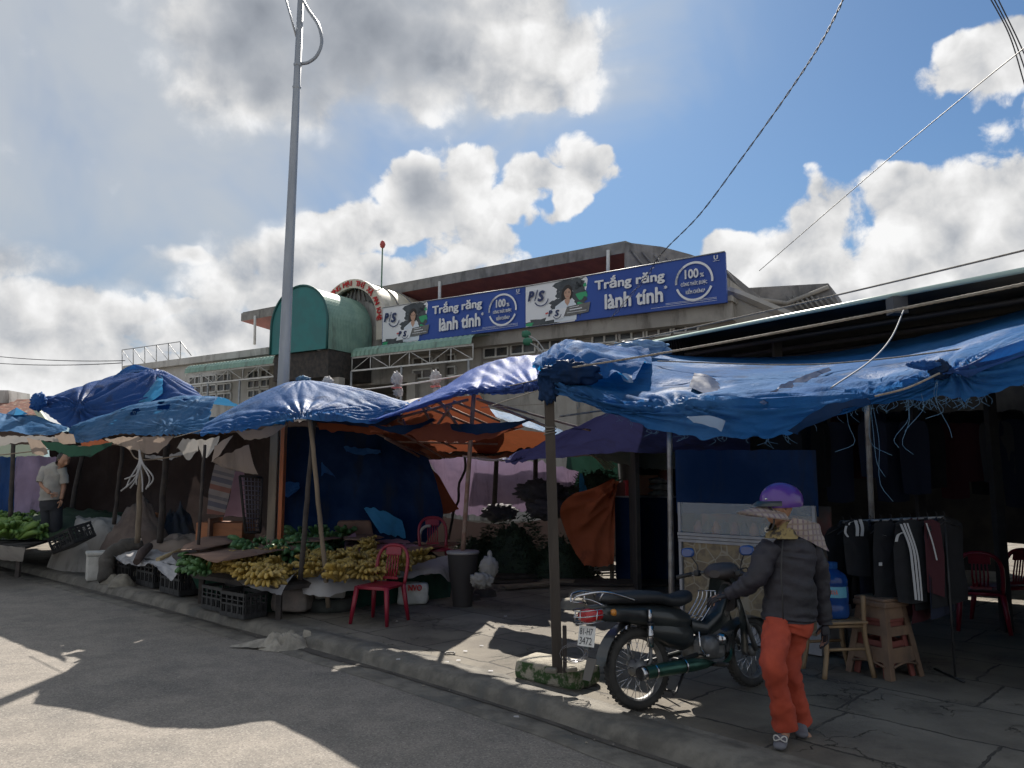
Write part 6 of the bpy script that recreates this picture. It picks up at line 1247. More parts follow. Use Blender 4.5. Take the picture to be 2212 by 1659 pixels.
def cbx(u0, u1, z0, z1, v0, v1, bev=0):
    mb = MB(); c_ = Vector((fa.x, fa.y, 0))+e1*(u0+u1)/2+e2*(v0+v1)/2; mb.box((c_.x, c_.y, (z0+z1)/2), (abs(u1-u0), abs(v1-v0), abs(z1-z0)), RM, 0, bev); return mb
MAL = mat('white_aluminium', (.34, .34, .36), (.26, .26, .28), scale=5, rough=.4)
MST = mat('cobble_print', (.33, .26, .16), rough=.45); tt = MST.node_tree; vv = N(tt, 'ShaderNodeTexVoronoi'); vv.inputs['Scale'].default_value = 7; oc = N(tt, 'ShaderNodeTexCoord').outputs['Object']; tt.links.new(oc, vv.inputs['Vector'])
v5 = N(tt, 'ShaderNodeTexVoronoi', feature='DISTANCE_TO_EDGE'); v5.inputs['Scale'].default_value = 7; tt.links.new(oc, v5.inputs['Vector'])
c_1 = MIX(tt, SS(tt, NOI(tt, oc, 12, 4), .4, .6), (.22, .17, .10), (.13, .10, .07)); tt.links.new(MIX(tt, SS(tt, v5.outputs[0], .05, .02), c_1, (.26, .23, .18)), tt.nodes['Principled BSDF'].inputs['Base Color'])
ob('front_panel', cbx(.04, Lc-.04, .30, 1.06, .02, .05), MST, gc); ob('base', cbx(.0, Lc, .14, .30, .0, .5), MAL, gc)
for k in range(3): ob('rail', cbx(0, Lc, 1.06+k*.034, 1.088+k*.034, -.01-.006*k, .03), MAL, gc)
for u in (.0, Lc-.03): ob('corner_post', cbx(u, u+.03, .30, 1.06, -.005, .03), MAL, gc); ob('upright', cbx(u, u+.03, 1.16, 1.46, -.005, .03), MAL, gc)
mgl = mat('case_glass', (.9, .95, .95), rough=.02, alpha=.16); ob('glass_pane', cbx(.03, Lc-.03, 1.16, 1.46, .008, .014), mgl, gc)
ob('inside_back', cbx(.03, Lc-.03, 1.10, 1.44, .42, .45), mat('case_inside', (.10, .08, .07), (.16, .05, .04), scale=4, rough=.7), gc); ob('side_panel', cbx(.0, .02, .30, 1.06, .04, .45), MAL, gc); ob('side_panel', cbx(Lc-.02, Lc, .30, 1.06, .04, .45), MAL, gc)
ob('shelf', cbx(.03, Lc-.03, 1.07, 1.09, .04, .42), MAL, gc)
rnd = random.Random(6)
for k in range(11):
    u = .12+k*(Lc-.3)/11; c_ = Vector((fa.x, fa.y, 0))+e1*u+e2*.2; mb = MB(); mb.lathe([(0, 1.09), (.05, 1.09), (.052, 1.17+rnd.random()*.05), (.03, 1.24), (.02, 1.27), (0, 1.27)], 10, (c_.x, c_.y, 0)); solo('jar', mb, [MATS['dull_red'], MATS['brown_bundle'], MORW, BLK][k % 4], 'jar standing inside the glass food case', 'jar', 'jars inside the food case')
# planks, boards and rubble on the ground in the middle
BG_ = 'boards and planks lying on the ground in the middle'
def board(label, x, y, L, Wd, rz, z=.0, th=.03, m=None, tilt=0, name='board'):
    g = G(x, y, .12); mb = MB(); mb.box((g.x, g.y, .132+z+th/2), (L, Wd, th), Matrix.Rotation(rz, 3, 'Z') @ Matrix.Rotation(tilt, 3, 'Y'), 0, .004); return solo(name, mb, m or MWD, label, 'board', BG_)
board('long dark plank in front of the white bags', 1040, 1262, 1.7, .14, R(8)); board('dark board left of the wooden post', 1095, 1248, .9, .55, R(18), th=.05); board('second dark board behind the first, left of the wooden post', 1140, 1228, 1.1, .5, R(10), th=.04); board('sunlit pale board left of the wooden post', 1140, 1272, .8, .16, R(25), .03, m=MWD2)
board('wide dark board between the wooden post and the steel pipe', 1330, 1262, 1.9, .6, R(-4)); board('short sunlit board right of the wooden post', 1205, 1262, .5, .25, R(-10), .02, m=MWD2); board('narrow plank lying right of the short sunlit board', 1275, 1245, 1.2, .10, R(20), .02); board('low wooden step behind the motorcycle seat', 1350, 1300, .9, .3, R(-12), .0, .10)
for (x, y, s_, lb) in [(1046, 1288, .13, 'round brown stool-like log end on the pavement left of the wooden post'), (1018, 1296, .10, 'flat brick left of the brown log end'), (1240, 1312, .14, 'flat dark slab right of the wooden post'), (1262, 1298, .18, 'dark stone slab behind the slab right of the wooden post')]:
    g = G(x, y, .12); mb = mound((g.x, g.y, .115), (s_*1.3, s_), s_*.8, seed=x, nr=8, nth=20, sharp=8, rough=.1); solo('stone', mb, MCN if x > 1100 else MWD, lb, 'stone', 'stones on the pavement in the middle')
# mossy concrete block of the post
g = G(1205, 1478, .12); 
cbk_ = block('concrete_block', 'mossy concrete block at the kerb holding the wooden post', (g.x, g.y+.12, .11), (.62, .34, .165), R(-38), mat('mossy_block', (.34, .31, .25), (.24, .22, .18), scale=6, rough=.95, bump=.9, bscale=30), 4, cat='concrete block')
tt = MATS['mossy_block'].node_tree; bb_ = tt.nodes['Principled BSDF']; lk = bb_.inputs['Base Color'].links[0].from_socket; ge = N(tt, 'ShaderNodeNewGeometry'); s3 = N(tt, 'ShaderNodeSeparateXYZ'); tt.links.new(ge.outputs['Normal'], s3.inputs[0]); oc = N(tt, 'ShaderNodeTexCoord').outputs['Object']
side = M(tt, 'SUBTRACT', 1.0, SS(tt, M(tt, 'ABSOLUTE', s3.outputs[2]), .45, .8)); moss = M(tt, 'MULTIPLY', side, SS(tt, NOI(tt, oc, 7, 5, .7), .40, .52)); tt.links.new(MIX(tt, moss, lk, (.035, .075, .022)), bb_.inputs['Base Color'])
for (dx, dy, lb) in [(-.05, -.06, 'small stone wedged at the foot of the wooden post, left one'), (.10, -.02, 'small stone wedged at the foot of the wooden post, right one')]:
    mb = MB(); mb.box((pb.x+dx, pb.y+dy, .292), (.09, .06, .035), Matrix.Rotation(dx*4, 3, 'Z'), 0, .012); solo('wedge_stone', mb, MCN, lb, 'stone')
# rubbish sack in the gutter
b0 = G(600, 1404, 0); rb_ = thing('crumpled_sack', 'crumpled dirty white sack lying on the road by the gutter', 'sack', (b0.x, b0.y, 0))
mb = mound((b0.x+.05, b0.y+.08, .004), (.27, .17), .16, seed=21, nr=18, nth=44, sharp=1.7, rough=.9, fs=3.2); ob('sack_body', mb, mat('dirty_sack', (.36, .33, .28), (.22, .20, .17), scale=9, rough=.7, bump=.6, bscale=30), rb_)
cl('torn_tail', None, None, [[Vector((b0.x-.52, b0.y+.06, .012)), Vector((b0.x-.3, b0.y+.02, .02)), Vector((b0.x-.1, b0.y-.04, .03))], [Vector((b0.x-.50, b0.y+.10, .02)), Vector((b0.x-.3, b0.y+.12, .06)), Vector((b0.x-.1, b0.y+.14, .09))]], MATS['dirty_sack'], parent=rb_, world=True, nu=20, nv=8, amp=.02, seed=77)
cl('torn_ear', None, None, [[Vector((b0.x+.2, b0.y+.10, .05)), Vector((b0.x+.30, b0.y+.06, .04))], [Vector((b0.x+.22, b0.y+.12, .17)), Vector((b0.x+.30, b0.y+.10, .15))]], MATS['dirty_sack'], parent=rb_, world=True, nu=8, nv=8, amp=.03, seed=78)
# litter
rnd = random.Random(12); LG = 'small scraps of litter on the pavement and kerb'
for i, (x, y) in enumerate([(1073, 1502), (1040, 1395), (1005, 1407), (990, 1428), (965, 1430), (1085, 1355), (1092, 1332), (1060, 1450), (1140, 1420), (1355, 1280), (860, 1425), (640, 1300), (1115, 1550)]):
    g = G(x, y, .125 if y < 1490 else .03); s_ = .020 if i else .07; o_, _ = cl('paper_scrap', 'scrap of litter on the ground' if i else 'torn white wrapper standing against the kerb', 'litter', [[g+Vector((-s_, -s_*.6, .006)), g+Vector((s_, -s_*.7, .004))], [g+Vector((-s_*.8, s_*.6, .008 if i else .09)), g+Vector((s_*.9, s_*.5, .01 if i else .10))]], TWH, group=None if i == 0 else LG, world=True, nu=6, nv=6, amp=.015, seed=i, rag=.005)
mb = MB(); g = G(972, 1411, .13); mb.tube([g+Vector((.045*math.cos(a), .045*math.sin(a), 0)) for a in [i*math.pi/10 for i in range(21)]], .006, 5); solo('rubber_ring', mb, BLK, 'small black ring lying in the sunlit patch', 'ring')
# ================================================================ motorcycle (local: x forward, y left, z up; origin under the rear axle)
rb_g = G(1386, 1537, .12); HEAD = R(31)
bike = thing('motorcycle', 'dusty underbone motorcycle parked on the pavement, rear number plate toward the road', 'motorcycle', (rb_g.x, rb_g.y+.03, .125)); bike.scale = (.97, .97, .95)
bike.rotation_euler = (Matrix.Rotation(HEAD, 4, 'Z') @ Matrix.Rotation(R(-6), 4, 'X')).to_euler()
CH = mat('chrome', (.62, .62, .64), (.45, .45, .47), scale=12, rough=.2, metal=1); RUB = mat('tyre_rubber', (.022, .022, .022), (.045, .042, .038), scale=9, rough=.8, bump=.2)
PBK = mat('black_paint', (.012, .016, .02), (.03, .035, .035), scale=4, rough=.35, coat=.3); VIN = mat('seat_vinyl', (.018, .02, .024), (.028, .03, .034), scale=6, rough=.5, bump=.15)
ALU = mat('cast_aluminium', (.22, .22, .22), (.13, .13, .13), scale=9, rough=.5, metal=.6, bump=.2); GRN = mat('dull_exhaust', (.05, .13, .10), (.03, .08, .06), scale=6, rough=.35, metal=.7)
RLN = mat('red_lens', (.45, .015, .02), rough=.2, coat=.5); BMR = mat('mirror_blue', (.02, .07, .25), rough=.2, coat=.6)
def rotY(mb, steer, pivot):
    mb.v = [(v[0]-.03, v[1], v[2]-max(0, min(1, (v[2]-.45)/.25))*.085) for v in mb.v]
    m = Matrix.Translation(pivot) @ Matrix.Rotation(steer, 4, 'Z') @ Matrix.Translation(-Vector(pivot)); mb.v = [tuple(m @ Vector(v)) for v in mb.v]; return mb
STEER, PIV = R(8), (1.02, 0, 0)
def wheel(x, z, front=False):
    Rw = .285; st = (lambda mb: rotY(mb, STEER, PIV)) if front else (lambda mb: mb)
    mb = MB(); prof_ = [(Rw-.062, -.030), (Rw-.045, -.042), (Rw-.018, -.040), (Rw-.003, -.022), (Rw, 0), (Rw-.003, .022), (Rw-.018, .040), (Rw-.045, .042), (Rw-.062, .030)]; n = 48
    mb.lathe(prof_, n, (x, 0, z), axis='y'); wh = ob('wheel', st(mb), RUB, bike, local=True)
    mb = MB()
    for k in range(48):
        a = 2*math.pi*k/48; mb.box((x+Rw*math.cos(a), 0, z+Rw*math.sin(a)), (.008, .05, .016), Matrix.Rotation(-a, 3, 'Y'))
    ob('tread_blocks', st(mb), RUB, wh, local=True)
    mb = MB(); mb.lathe([(Rw-.060, -.030), (Rw-.074, -.020), (Rw-.080, 0), (Rw-.074, .020), (Rw-.060, .030)], 40, (x, 0, z), axis='y'); ob('rim', st(mb), ALU, wh, local=True)
    mb = MB(); mb.lathe([(.012, -.085), (.05, -.075), (.062, -.05), (.062, .04), (.04, .06), (.012, .075)] if not front else [(.012, -.06), (.05, -.05), (.05, .04), (.012, .06)], 20, (x, 0, z), axis='y'); ob('hub', st(mb), ALU, wh, local=True)
    for k in range(32):
        a = 2*math.pi*k/32; s_ = 1 if k % 2 else -1; b = a+(.38 if (k//2) % 2 else -.38); mb = MB(); mb.tube([(x+.05*math.cos(b), s_*.035, z+.05*math.sin(b)), (x+(Rw-.07)*math.cos(a), 0, z+(Rw-.07)*math.sin(a))], .0022, 4); ob('spoke', st(mb), CH, wh, local=True)
    return wh
wheel(0, .285); wheel(1.20, .285, True)
def prt(name, mb, m, parent=None, steer=False):
    return ob(name, rotY(mb, STEER, PIV) if steer else mb, m, parent or bike, local=True)
def loft(secs, n=18):
    """secs: (x, z, half-width, half-height, lean) elliptical sections"""
    mb = MB(); rows = []
    for (x, z, a, b, tx_) in secs:
        rows.append([Vector((x+tx_*math.sin(t), a*math.copysign(abs(math.cos(t))**.8, math.cos(t)), z+b*math.copysign(abs(math.sin(t))**.8, math.sin(t)))) for t in [2*math.pi*k/n for k in range(n)]])
    for r in rows: r.append(r[0])
    mb.grid(rows); mb.add(rows[0][:-1], [tuple(range(n))[::-1]]); mb.add(rows[-1][:-1], [tuple(range(n))]); return mb
prt('seat', loft([(-.30, .80, .03, .015, 0), (-.27, .80, .09, .035, 0), (-.15, .80, .115, .048, 0), (.05, .79, .12, .050, 0), (.20, .775, .12, .048, 0), (.28, .745, .125, .045, 0), (.42, .735, .12, .05, 0), (.52, .755, .09, .05, 0), (.555, .76, .04, .03, 0)]), VIN)
prt('tail_body', loft([(-.36, .70, .05, .03, 0), (-.30, .70, .085, .06, 0), (-.15, .69, .10, .065, 0), (.05, .66, .11, .08, 0), (.25, .62, .115, .10, 0), (.42, .58, .10, .10, 0), (.52, .58, .05, .05, 0)]), PBK)
prt('side_cover', loft([(.10, .55, .09, .06, 0), (.25, .52, .105, .11, 0), (.42, .48, .10, .12, 0), (.52, .46, .06, .08, 0)]), PBK)
# rear light with wire guard, number plate
tl_ = prt('tail_light', loft([(-.455, .69, .05, .03, 0), (-.44, .69, .075, .045, 0), (-.36, .70, .08, .05, 0), (-.32, .70, .07, .045, 0)]), RLN)
prt('lens_surround', loft([(-.40, .745, .03, .015, 0), (-.38, .745, .06, .02, 0), (-.28, .75, .07, .02, 0)]), PBK)
for pts in [[(-.33, -.11, .74), (-.46, -.10, .735), (-.49, 0, .73), (-.46, .10, .735), (-.33, .11, .74)], [(-.33, -.11, .655), (-.46, -.10, .65), (-.49, 0, .645), (-.46, .10, .65), (-.33, .11, .655)], [(-.34, -.11, .70), (-.47, -.095, .695), (-.50, 0, .69), (-.47, .095, .695), (-.34, .11, .70)], [(-.49, -.03, .735), (-.50, -.03, .65)], [(-.49, .03, .735), (-.50, .03, .65)], [(-.40, -.11, .74), (-.42, -.115, .655)], [(-.34, -.11, .76), (-.40, -.06, .80), (-.42, 0, .81), (-.40, .06, .80), (-.34, .11, .76)]]:
    mb = MB(); mb.tube(curve(pts, 14) if len(pts) > 2 else pts, .0042, 6); prt('guard_wire', mb, CH, tl_)
for s_ in (1, -1):
    mb = MB(); mb.tube(curve([(-.05, s_*.12, .77), (-.20, s_*.125, .82), (-.34, s_*.115, .855), (-.46, s_*.08, .85), (-.52, s_*.03, .835)], 18), .0085, 8); prt('grab_rail', mb, CH)
    mb = MB(); mb.tube([(-.34, s_*.115, .855), (-.36, s_*.09, .80)], .006, 6); prt('rail_bracket', mb, CH)
mb = MB(); mb.tube(curve([(-.52, .03, .835), (-.54, 0, .80), (-.52, -.03, .835)], 8), .006, 6); mb.tube([(-.54, 0, .80), (-.40, 0, .78)], .005, 6); prt('rail_hoop', mb, CH)
MPT = mat('plate_white', (.72, .72, .70), (.60, .60, .58), scale=9, rough=.5); PT = Matrix.Rotation(R(12), 3, 'Y'); pc = Vector((-.43, 0, .555))
mb = MB(); mb.box(pc, (.004, .19, .14), PT, 0, .0); pl_ = prt('number_plate', mb, MPT); ax_, ay_ = Vector((0, -1, 0)), PT @ Vector((0, 0, 1)); nn = PT @ Vector((-1, 0, 0))
mb = MB(); put_text(mb, '81-H7', pc+nn*.004-ax_*.078+ay_*.008, ax_, ay_, w=.15, h=.046); put_text(mb, '3472', pc+nn*.004-ax_*.075-ay_*.058, ax_, ay_, w=.145, h=.050); prt('plate_characters', mb, mat('plate_black', (.02, .02, .03), rough=.6), pl_)
mb = MB(); mb.box(pc+Vector((.02, 0, .01)), (.02, .05, .20), PT); prt('plate_bracket', mb, PBK)
mb = MB(); n = 14; r = []
for k in range(n+1):
    a = R(70+k*100/n); r.append([Vector((.335*math.cos(a), y, .285+.335*math.sin(a)*(1.0))) for y in (-.06, -.045, 0, .045, .06)])
mb.grid(r); prt('rear_fender', mb, PBK)
mb = MB(); mb.poly([(-.40, -.055, .40), (-.40, .055, .40), (-.46, .045, .26), (-.46, -.045, .26)], (.006, 0, 0)); prt('mud_flap', mb, mat('grey_flap', (.12, .11, .10), rough=.8))
# shocks, swingarm, exhaust, engine
for s_ in (-1, 1):
    sh_ = MB(); sh_.tube([(.055, s_*.125, .70), (.05, s_*.125, .60)], .017, 10); sk = prt('shock_absorber', sh_, CH)
    mb = MB(); mb.tube([(.05, s_*.125, .60), (.035, s_*.125, .44)], .024, 12); prt('shock_body', mb, CH, sk); mb = MB(); mb.tube([(.052, s_*.125, .605), (.052, s_*.125, .595)], .028, 12); mb.tube([(.042, s_*.125, .52), (.042, s_*.125, .512)], .027, 12); prt('shock_collar', mb, BLK, sk)
    mb = MB(); mb.tube([(.035, s_*.125, .44), (.03, s_*.12, .34), (.0, s_*.11, .30)], .013, 8); prt('shock_rod', mb, ALU, sk)
    mb = MB(); mb.tube([(0, s_*.10, .285), (.25, s_*.105, .30), (.50, s_*.09, .33)], .020, 6); prt('swing_arm', mb, PBK)
mb = MB(); mb.tube([(-.10, -.16, .275), (-.06, -.16, .277), (.10, -.16, .28), (.40, -.155, .275), (.52, -.15, .268), (.60, -.14, .262)], [.034, .044, .048, .047, .036, .018], 18); ex_ = prt('exhaust', mb, GRN)
mb = MB(); mb.tube([(-.112, -.16, .275), (-.07, -.16, .277)], [.047, .050], 18); prt('exhaust_tip', mb, CH, ex_); mb = MB(); mb.tube(curve([(.58, -.14, .262), (.72, -.12, .24), (.86, -.08, .28), (.90, -.04, .38)], 14), .016, 8); prt('exhaust_pipe', mb, GRN, ex_)
for x in (.02, .30): mb = MB(); mb.lathe([(.0495, -.008), (.052, 0), (.0495, .008)], 16, (x, -.16, .279), axis='x'); prt('exhaust_clamp', mb, CH, ex_)
mb = MB(); mb.box((.66, 0, .36), (.30, .22, .18), None, 0, .05); en = prt('engine', mb, ALU); mb = MB(); mb.lathe([(0, -.15), (.07, -.145), (.085, -.12), (.09, -.08)], 20, (.62, 0, .37), axis='y'); prt('crankcase_cover', mb, ALU, en)
mb = MB(); mb.lathe([(0, -.165), (.035, -.16), (.045, -.14), (.05, -.12)], 16, (.74, 0, .42), axis='y'); prt('clutch_cover', mb, CH, en)
for k in range(6): mb = MB(); mb.box((.84+k*.017, 0, .37+k*.006), (.006, .15, .13), None); prt('cooling_fin', mb, ALU, en)
mb = MB(); mb.tube([(.50, -.14, .50), (.50, -.135, .40), (.53, -.15, .33)], .008, 6); mb.box((.51, -.16, .33), (.03, .09, .02), None, 0, .006); prt('kick_starter', mb, CH, en)
mb = MB(); mb.tube([(.60, -.13, .25), (.60, -.27, .26)], .014, 8); mb.box((.60, -.25, .265), (.04, .10, .028), None, 0, .01); prt('foot_peg', mb, BLK); mb = MB(); mb.tube([(.58, .13, .25), (.58, .27, .26)], .014, 8); prt('foot_peg', mb, BLK)
mb = MB(); mb.tube([(.45, .12, .24), (.40, .28, .02)], .010, 6); prt('side_stand', mb, BLK); mb = MB(); mb.tube([(.36, -.10, .24), (.24, -.12, .10), (.20, -.13, .09)], .011, 6); mb.tube([(.36, .10, .24), (.24, .12, .10)], .011, 6); mb.tube([(.24, -.12, .10), (.24, .12, .10)], .010, 6); prt('centre_stand', mb, BLK)
# frame, leg shield, fairing
mb = MB(); mb.tube([(1.0, 0, .78), (.84, 0, .60), (.66, 0, .50), (.45, 0, .55), (.1, 0, .66)], .032, 10); prt('frame_tube', mb, PBK)
prt('frame_cover', loft([(.52, .54, .06, .06, 0), (.66, .50, .07, .06, 0), (.82, .58, .07, .06, 0), (.96, .76, .05, .06, 0)]), PBK)
for s_ in (-1, 1):
    mb = MB(); r = []
    for v in range(9):
        vv = v/8; z = .90-.60*vv; x0 = 1.02+.02*math.sin(vv*3); w0, w1 = .05, (.10+.11*math.sin(min(1, vv*1.25)*math.pi*.62))
        r.append([Vector((x0-.10*(u/6)**1.5-.12*vv*0, s_*(w0+(w1-w0)*u/6), z-.02*(u/6))) for u in range(7)])
    mb.grid(r); mb.grid([[p+Vector((-.008, 0, 0)) for p in q] for q in r]); prt('leg_shield', mb, mat('dark_shield', (.02, .03, .035), (.045, .055, .055), scale=3, rough=.35, coat=.2))
# rack of bent wire between seat and leg shield
rk = prt('wire_rack', (lambda m_: (m_.tube([(.60, -.09, .60), (.60, .09, .60)], .005, 5), m_)[1])(MB()), CH)
for y in (-.09, -.045, 0, .045, .09): mb = MB(); mb.tube(curve([(.58, y, .57), (.62, y, .60), (.74, y, .72), (.76, y, .78)], 10), .0045, 5); prt('rack_wire', mb, CH, rk)
mb = MB(); mb.tube([(.76, -.09, .78), (.76, .09, .78)], .0045, 5); prt('rack_wire', mb, CH, rk)
# steering parts
for s_ in (-1, 1):
    mb = MB(); mb.tube([(1.20, s_*.075, .285), (1.08, s_*.075, .62), (1.04, s_*.06, .78)], [.018, .022, .024], 10); prt('front_fork', mb, ALU, None, True)
mb = MB(); r = []
for k in range(13):
    a = R(10+k*140/12); r.append([Vector((1.20+.325*math.cos(a), y, .285+.325*math.sin(a)-abs(y)*.4)) for y in (-.065, -.045, 0, .045, .065)])
mb.grid(r); prt('front_fender', mb, PBK, None, True)
prt('handlebar_cowl', loft([(.86, .99, .05, .03, 0), (.90, 1.0, .13, .05, 0), (.96, 1.01, .15, .065, 0), (1.03, 1.0, .12, .075, 0), (1.09, .97, .08, .06, 0), (1.12, .96, .04, .03, 0)]), mat('dull_cowl', (.035, .035, .04), (.06, .05, .05), scale=3, rough=.5), None, True)
prt('front_cover', loft([(1.00, .80, .07, .12, 0), (1.06, .82, .08, .11, 0), (1.10, .84, .05, .07, 0)]), MATS['dull_cowl'], None, True)
mb = MB(); mb.lathe([(0, 1.15), (.05, 1.145), (.062, 1.10), (.055, 1.06)], 16, (0, 0, .965), axis='x'); prt('headlight', mb, mat('lamp_glass', (.4, .4, .42), rough=.1), None, True)
mb = MB(); mb.tube(curve([(.86, -.33, .97), (.90, -.22, .995), (.97, -.10, 1.0), (.99, 0, 1.0), (.97, .10, 1.0), (.90, .22, .995), (.86, .33, .97)], 24), .011, 8); prt('handlebar', mb, ALU, None, True)
for s_ in (-1, 1):
    mb = MB(); mb.tube([(.84, s_*.36, .965), (.885, s_*.24, .992)], [.018, .016], 12); prt('grip', mb, BLK, None, True)
    mb = MB(); mb.tube(curve([(.91, s_*.20, 1.0), (.97, s_*.24, .985), (.95, s_*.33, .965)], 8), .006, 6); prt('brake_lever', mb, CH, None, True)
    mb = MB(); mb.box((.91, s_*.20, .995), (.05, .05, .05), None, 0, .012); prt('switch_box', mb, BLK, None, True)
    mr = MB(); mr.tube(curve([(.92, s_*.20, 1.01), (.93, s_*.21, 1.06), (.92, s_*.24, 1.11), (.92, s_*.26, 1.14)], 10), .0055, 6); st_ = prt('mirror_stalk', mr, BLK, None, True)
    mb = MB(); r = []
    for (t, k) in ((-.014, .75), (-.008, 1), (.004, 1), (.02, .8), (.028, .4)): r.append([Vector((.92+t, s_*.285+.065*k*math.copysign(abs(math.cos(a))**.7, math.cos(a)), 1.165+.040*k*math.copysign(abs(math.sin(a))**.7, math.sin(a)))) for a in [2*math.pi*i/18 for i in range(19)]])
    mb.grid(r); mb.add(r[0][:-1], [tuple(range(18))]); mb.add(r[-1][:-1], [tuple(range(18))[::-1]]); prt('mirror', mb, BMR, st_, True)
for s_ in (-1, 1):
    mb = MB(); mb.tube(curve([(.95, s_*.10, 1.0), (1.08, s_*.16, 1.02), (1.12, s_*.08, .90), (1.06, 0, .75)], 14), .005, 5); prt('cable', mb, BLK, None, True)
    mb = MB(); mb.lathe([(0, -.02), (.022, -.01), (.026, .01), (0, .03)], 10, (-.28, s_*.13, .71), axis='x'); prt('indicator', mb, mat('amber', (.5, .2, .03), rough=.3))
# ================================================================ people
def skinmesh(verts, edges, sub=2, root=0):
    me = bpy.data.meshes.new('s'); me.from_pydata([v[0] for v in verts], edges, []); o = bpy.data.objects.new('s', me); sc.collection.objects.link(o)
    md = o.modifiers.new('k', 'SKIN'); md.use_smooth_shade = True
    for i, v in enumerate(verts):
        r = v[1]; me.skin_vertices[0].data[i].radius = r if isinstance(r, tuple) else (r, r)
    me.skin_vertices[0].data[root].use_root = True
    if sub: s2 = o.modifiers.new('b', 'SUBSURF'); s2.levels = sub; s2.render_levels = sub
    bpy.context.view_layer.update(); em = bpy.data.meshes.new_from_object(o.evaluated_get(bpy.context.evaluated_depsgraph_get()))
    vs = [v.co.copy() for v in em.vertices]; fs = [tuple(p.vertices) for p in em.polygons]; bpy.data.objects.remove(o); bpy.data.meshes.remove(me); bpy.data.meshes.remove(em); return vs, fs
def chain(V, E, pts, start=None):
    """append a chain of (pos, r); returns last index"""
    prev = start
    for p, r in pts:
        V.append((Vector(p), r)); i = len(V)-1
        if prev is not None: E.append((prev, i))
        prev = i
    return prev
def hand(mbv, wrist, dirv, palmn, side, m, curl=.5, s=1.0):
    """five separate fingers grown from a palm; dirv along the hand, palmn out of the palm"""
    d = Vector(dirv).normalized(); n = Vector(palmn).normalized(); n = (n-d*n.dot(d)).normalized(); sd = d.cross(n)*side
    w_ = Vector(wrist); V, E = [], []
    a = chain(V, E, [(w_, (.024*s, .018*s)), (w_+d*.035*s, (.032*s, .016*s)), (w_+d*.07*s, (.034*s, .014*s))])
    vs, fs = skinmesh(V, E, 2); mbv.add(vs, fs, m, True)
    for k, (off, ln, r) in enumerate([(-.028, .062, .0082), (-.010, .074, .0086), (.009, .070, .0084), (.027, .054, .0075)]):
        V, E = [], []; b = w_+d*.068*s+sd*off*s; dd = (d+sd*off*2.2).normalized(); pts = [(b-dd*.02*s, r*s)]; cur = b; ang = curl*(.5+.18*k)
        for j, f in enumerate((.45, .32, .23)):
            v_ = (dd*math.cos(ang*(j+.6))+n*math.sin(ang*(j+.6))); cur = cur+v_*ln*f*s; pts.append((cur.copy(), r*s*(1-.10*(j+1))))
        chain(V, E, pts); vs, fs = skinmesh(V, E, 1); mbv.add(vs, fs, m, True)
    V, E = [], []; b = w_+d*.022*s-sd*.024*s; chain(V, E, [(b, .012*s), (b+(d*.5-sd*.8+n*.25).normalized()*.03*s, .0105*s), (b+(d*.5-sd*.8+n*.25).normalized()*.03*s+(d*.8-sd*.35+n*.45).normalized()*.028*s, .0088*s)])
    vs, fs = skinmesh(V, E, 1); mbv.add(vs, fs, m, True)
def head(mb, c, face, up, r=.1, m=0):
    """face: unit dir; modelled head with brow, nose, mouth, chin, ears, eye sockets"""
    f = Vector(face).normalized(); u = Vector(up).normalized(); u = (u-f*u.dot(f)).normalized(); s = f.cross(u)
    bm = bmesh.new(); bmesh.ops.create_icosphere(bm, subdivisions=5, radius=1); g = lambda x, y, z, cx, cy, cz, w_: math.exp(-(((x-cx)**2+(y-cy)**2+(z-cz)**2)/(w_*w_)))
    vs = []
    for v in bm.verts:
        x, y, z = v.co   # x side, y forward, z up
        X, Y, Z_ = x*.76, y*.95, z*1.15
        if z < 0: X *= 1-.30*(-z)**1.3; Y = Y*(1-.10*(-z)) if y > 0 else Y*(1-.45*(-z))
        Y += .05*g(x, y, z, 0, .9, .28, .45)                        # brow
        Y += .23*g(x, y, z, 0, 1, -.12, .15)+.12*g(x, y, z, 0, 1, .06, .13)    # nose
        Y -= .10*(g(x, y, z, .36, .9, .08, .17)+g(x, y, z, -.36, .9, .08, .17))  # sockets
        Y += .08*g(x, y, z, 0, .9, -.42, .14)*(1 if abs(z+.42) > .03 else .55)   # lips
        Y += .08*g(x, y, z, 0, .75, -.75, .22)                      # chin
        X += (.05*g(abs(x), y, z, .62, .72, -.18, .25))*(1 if x > 0 else -1)     # cheekbones
        vs.append(Vector(c)+(s*X+f*Y+u*Z_)*r)
    mb.add(vs, [tuple(v.index for v in q.verts) for q in bm.faces], m, True); bm.free()
    for k in (-1, 1):
        e = Vector(c)+(s*.77*k-f*.05-u*.05)*r; q = []; 
        for (a, t) in ((.0, 1.0), (.05, .8), (.09, .4)):
            q.append([e+s*k*(a*r*.9)+(f*math.cos(th)*.13*t+u*math.sin(th)*.22*t)*r for th in [i*math.pi/6 for i in range(13)]])
        mb.grid(q, m)
def clothmesh(V, E, m, name, parent, wr=.006, fs=9, seed=0, sub=3):
    vs, fs_ = skinmesh(V, E, sub); me_ = bpy.data.meshes.new('t'); me_.from_pydata(vs, [], fs_); me_.update()
    out = [v.co+v.normal*wr*(abs(nz((v.co.x*fs, v.co.y*fs, v.co.z*fs*1.6+seed)))*2.2-.4) for v in me_.vertices]; bpy.data.meshes.remove(me_)
    mb = MB(); mb.add(out, fs_, 0, True); return ob(name, mb, m, parent, local=True)
SKN = mat('skin', (.36, .20, .13), (.30, .16, .105), scale=14, rough=.55); JK = mat('dark_jacket', (.010, .010, .016), (.022, .021, .032), scale=5, rough=.6, bump=.5, bscale=14)
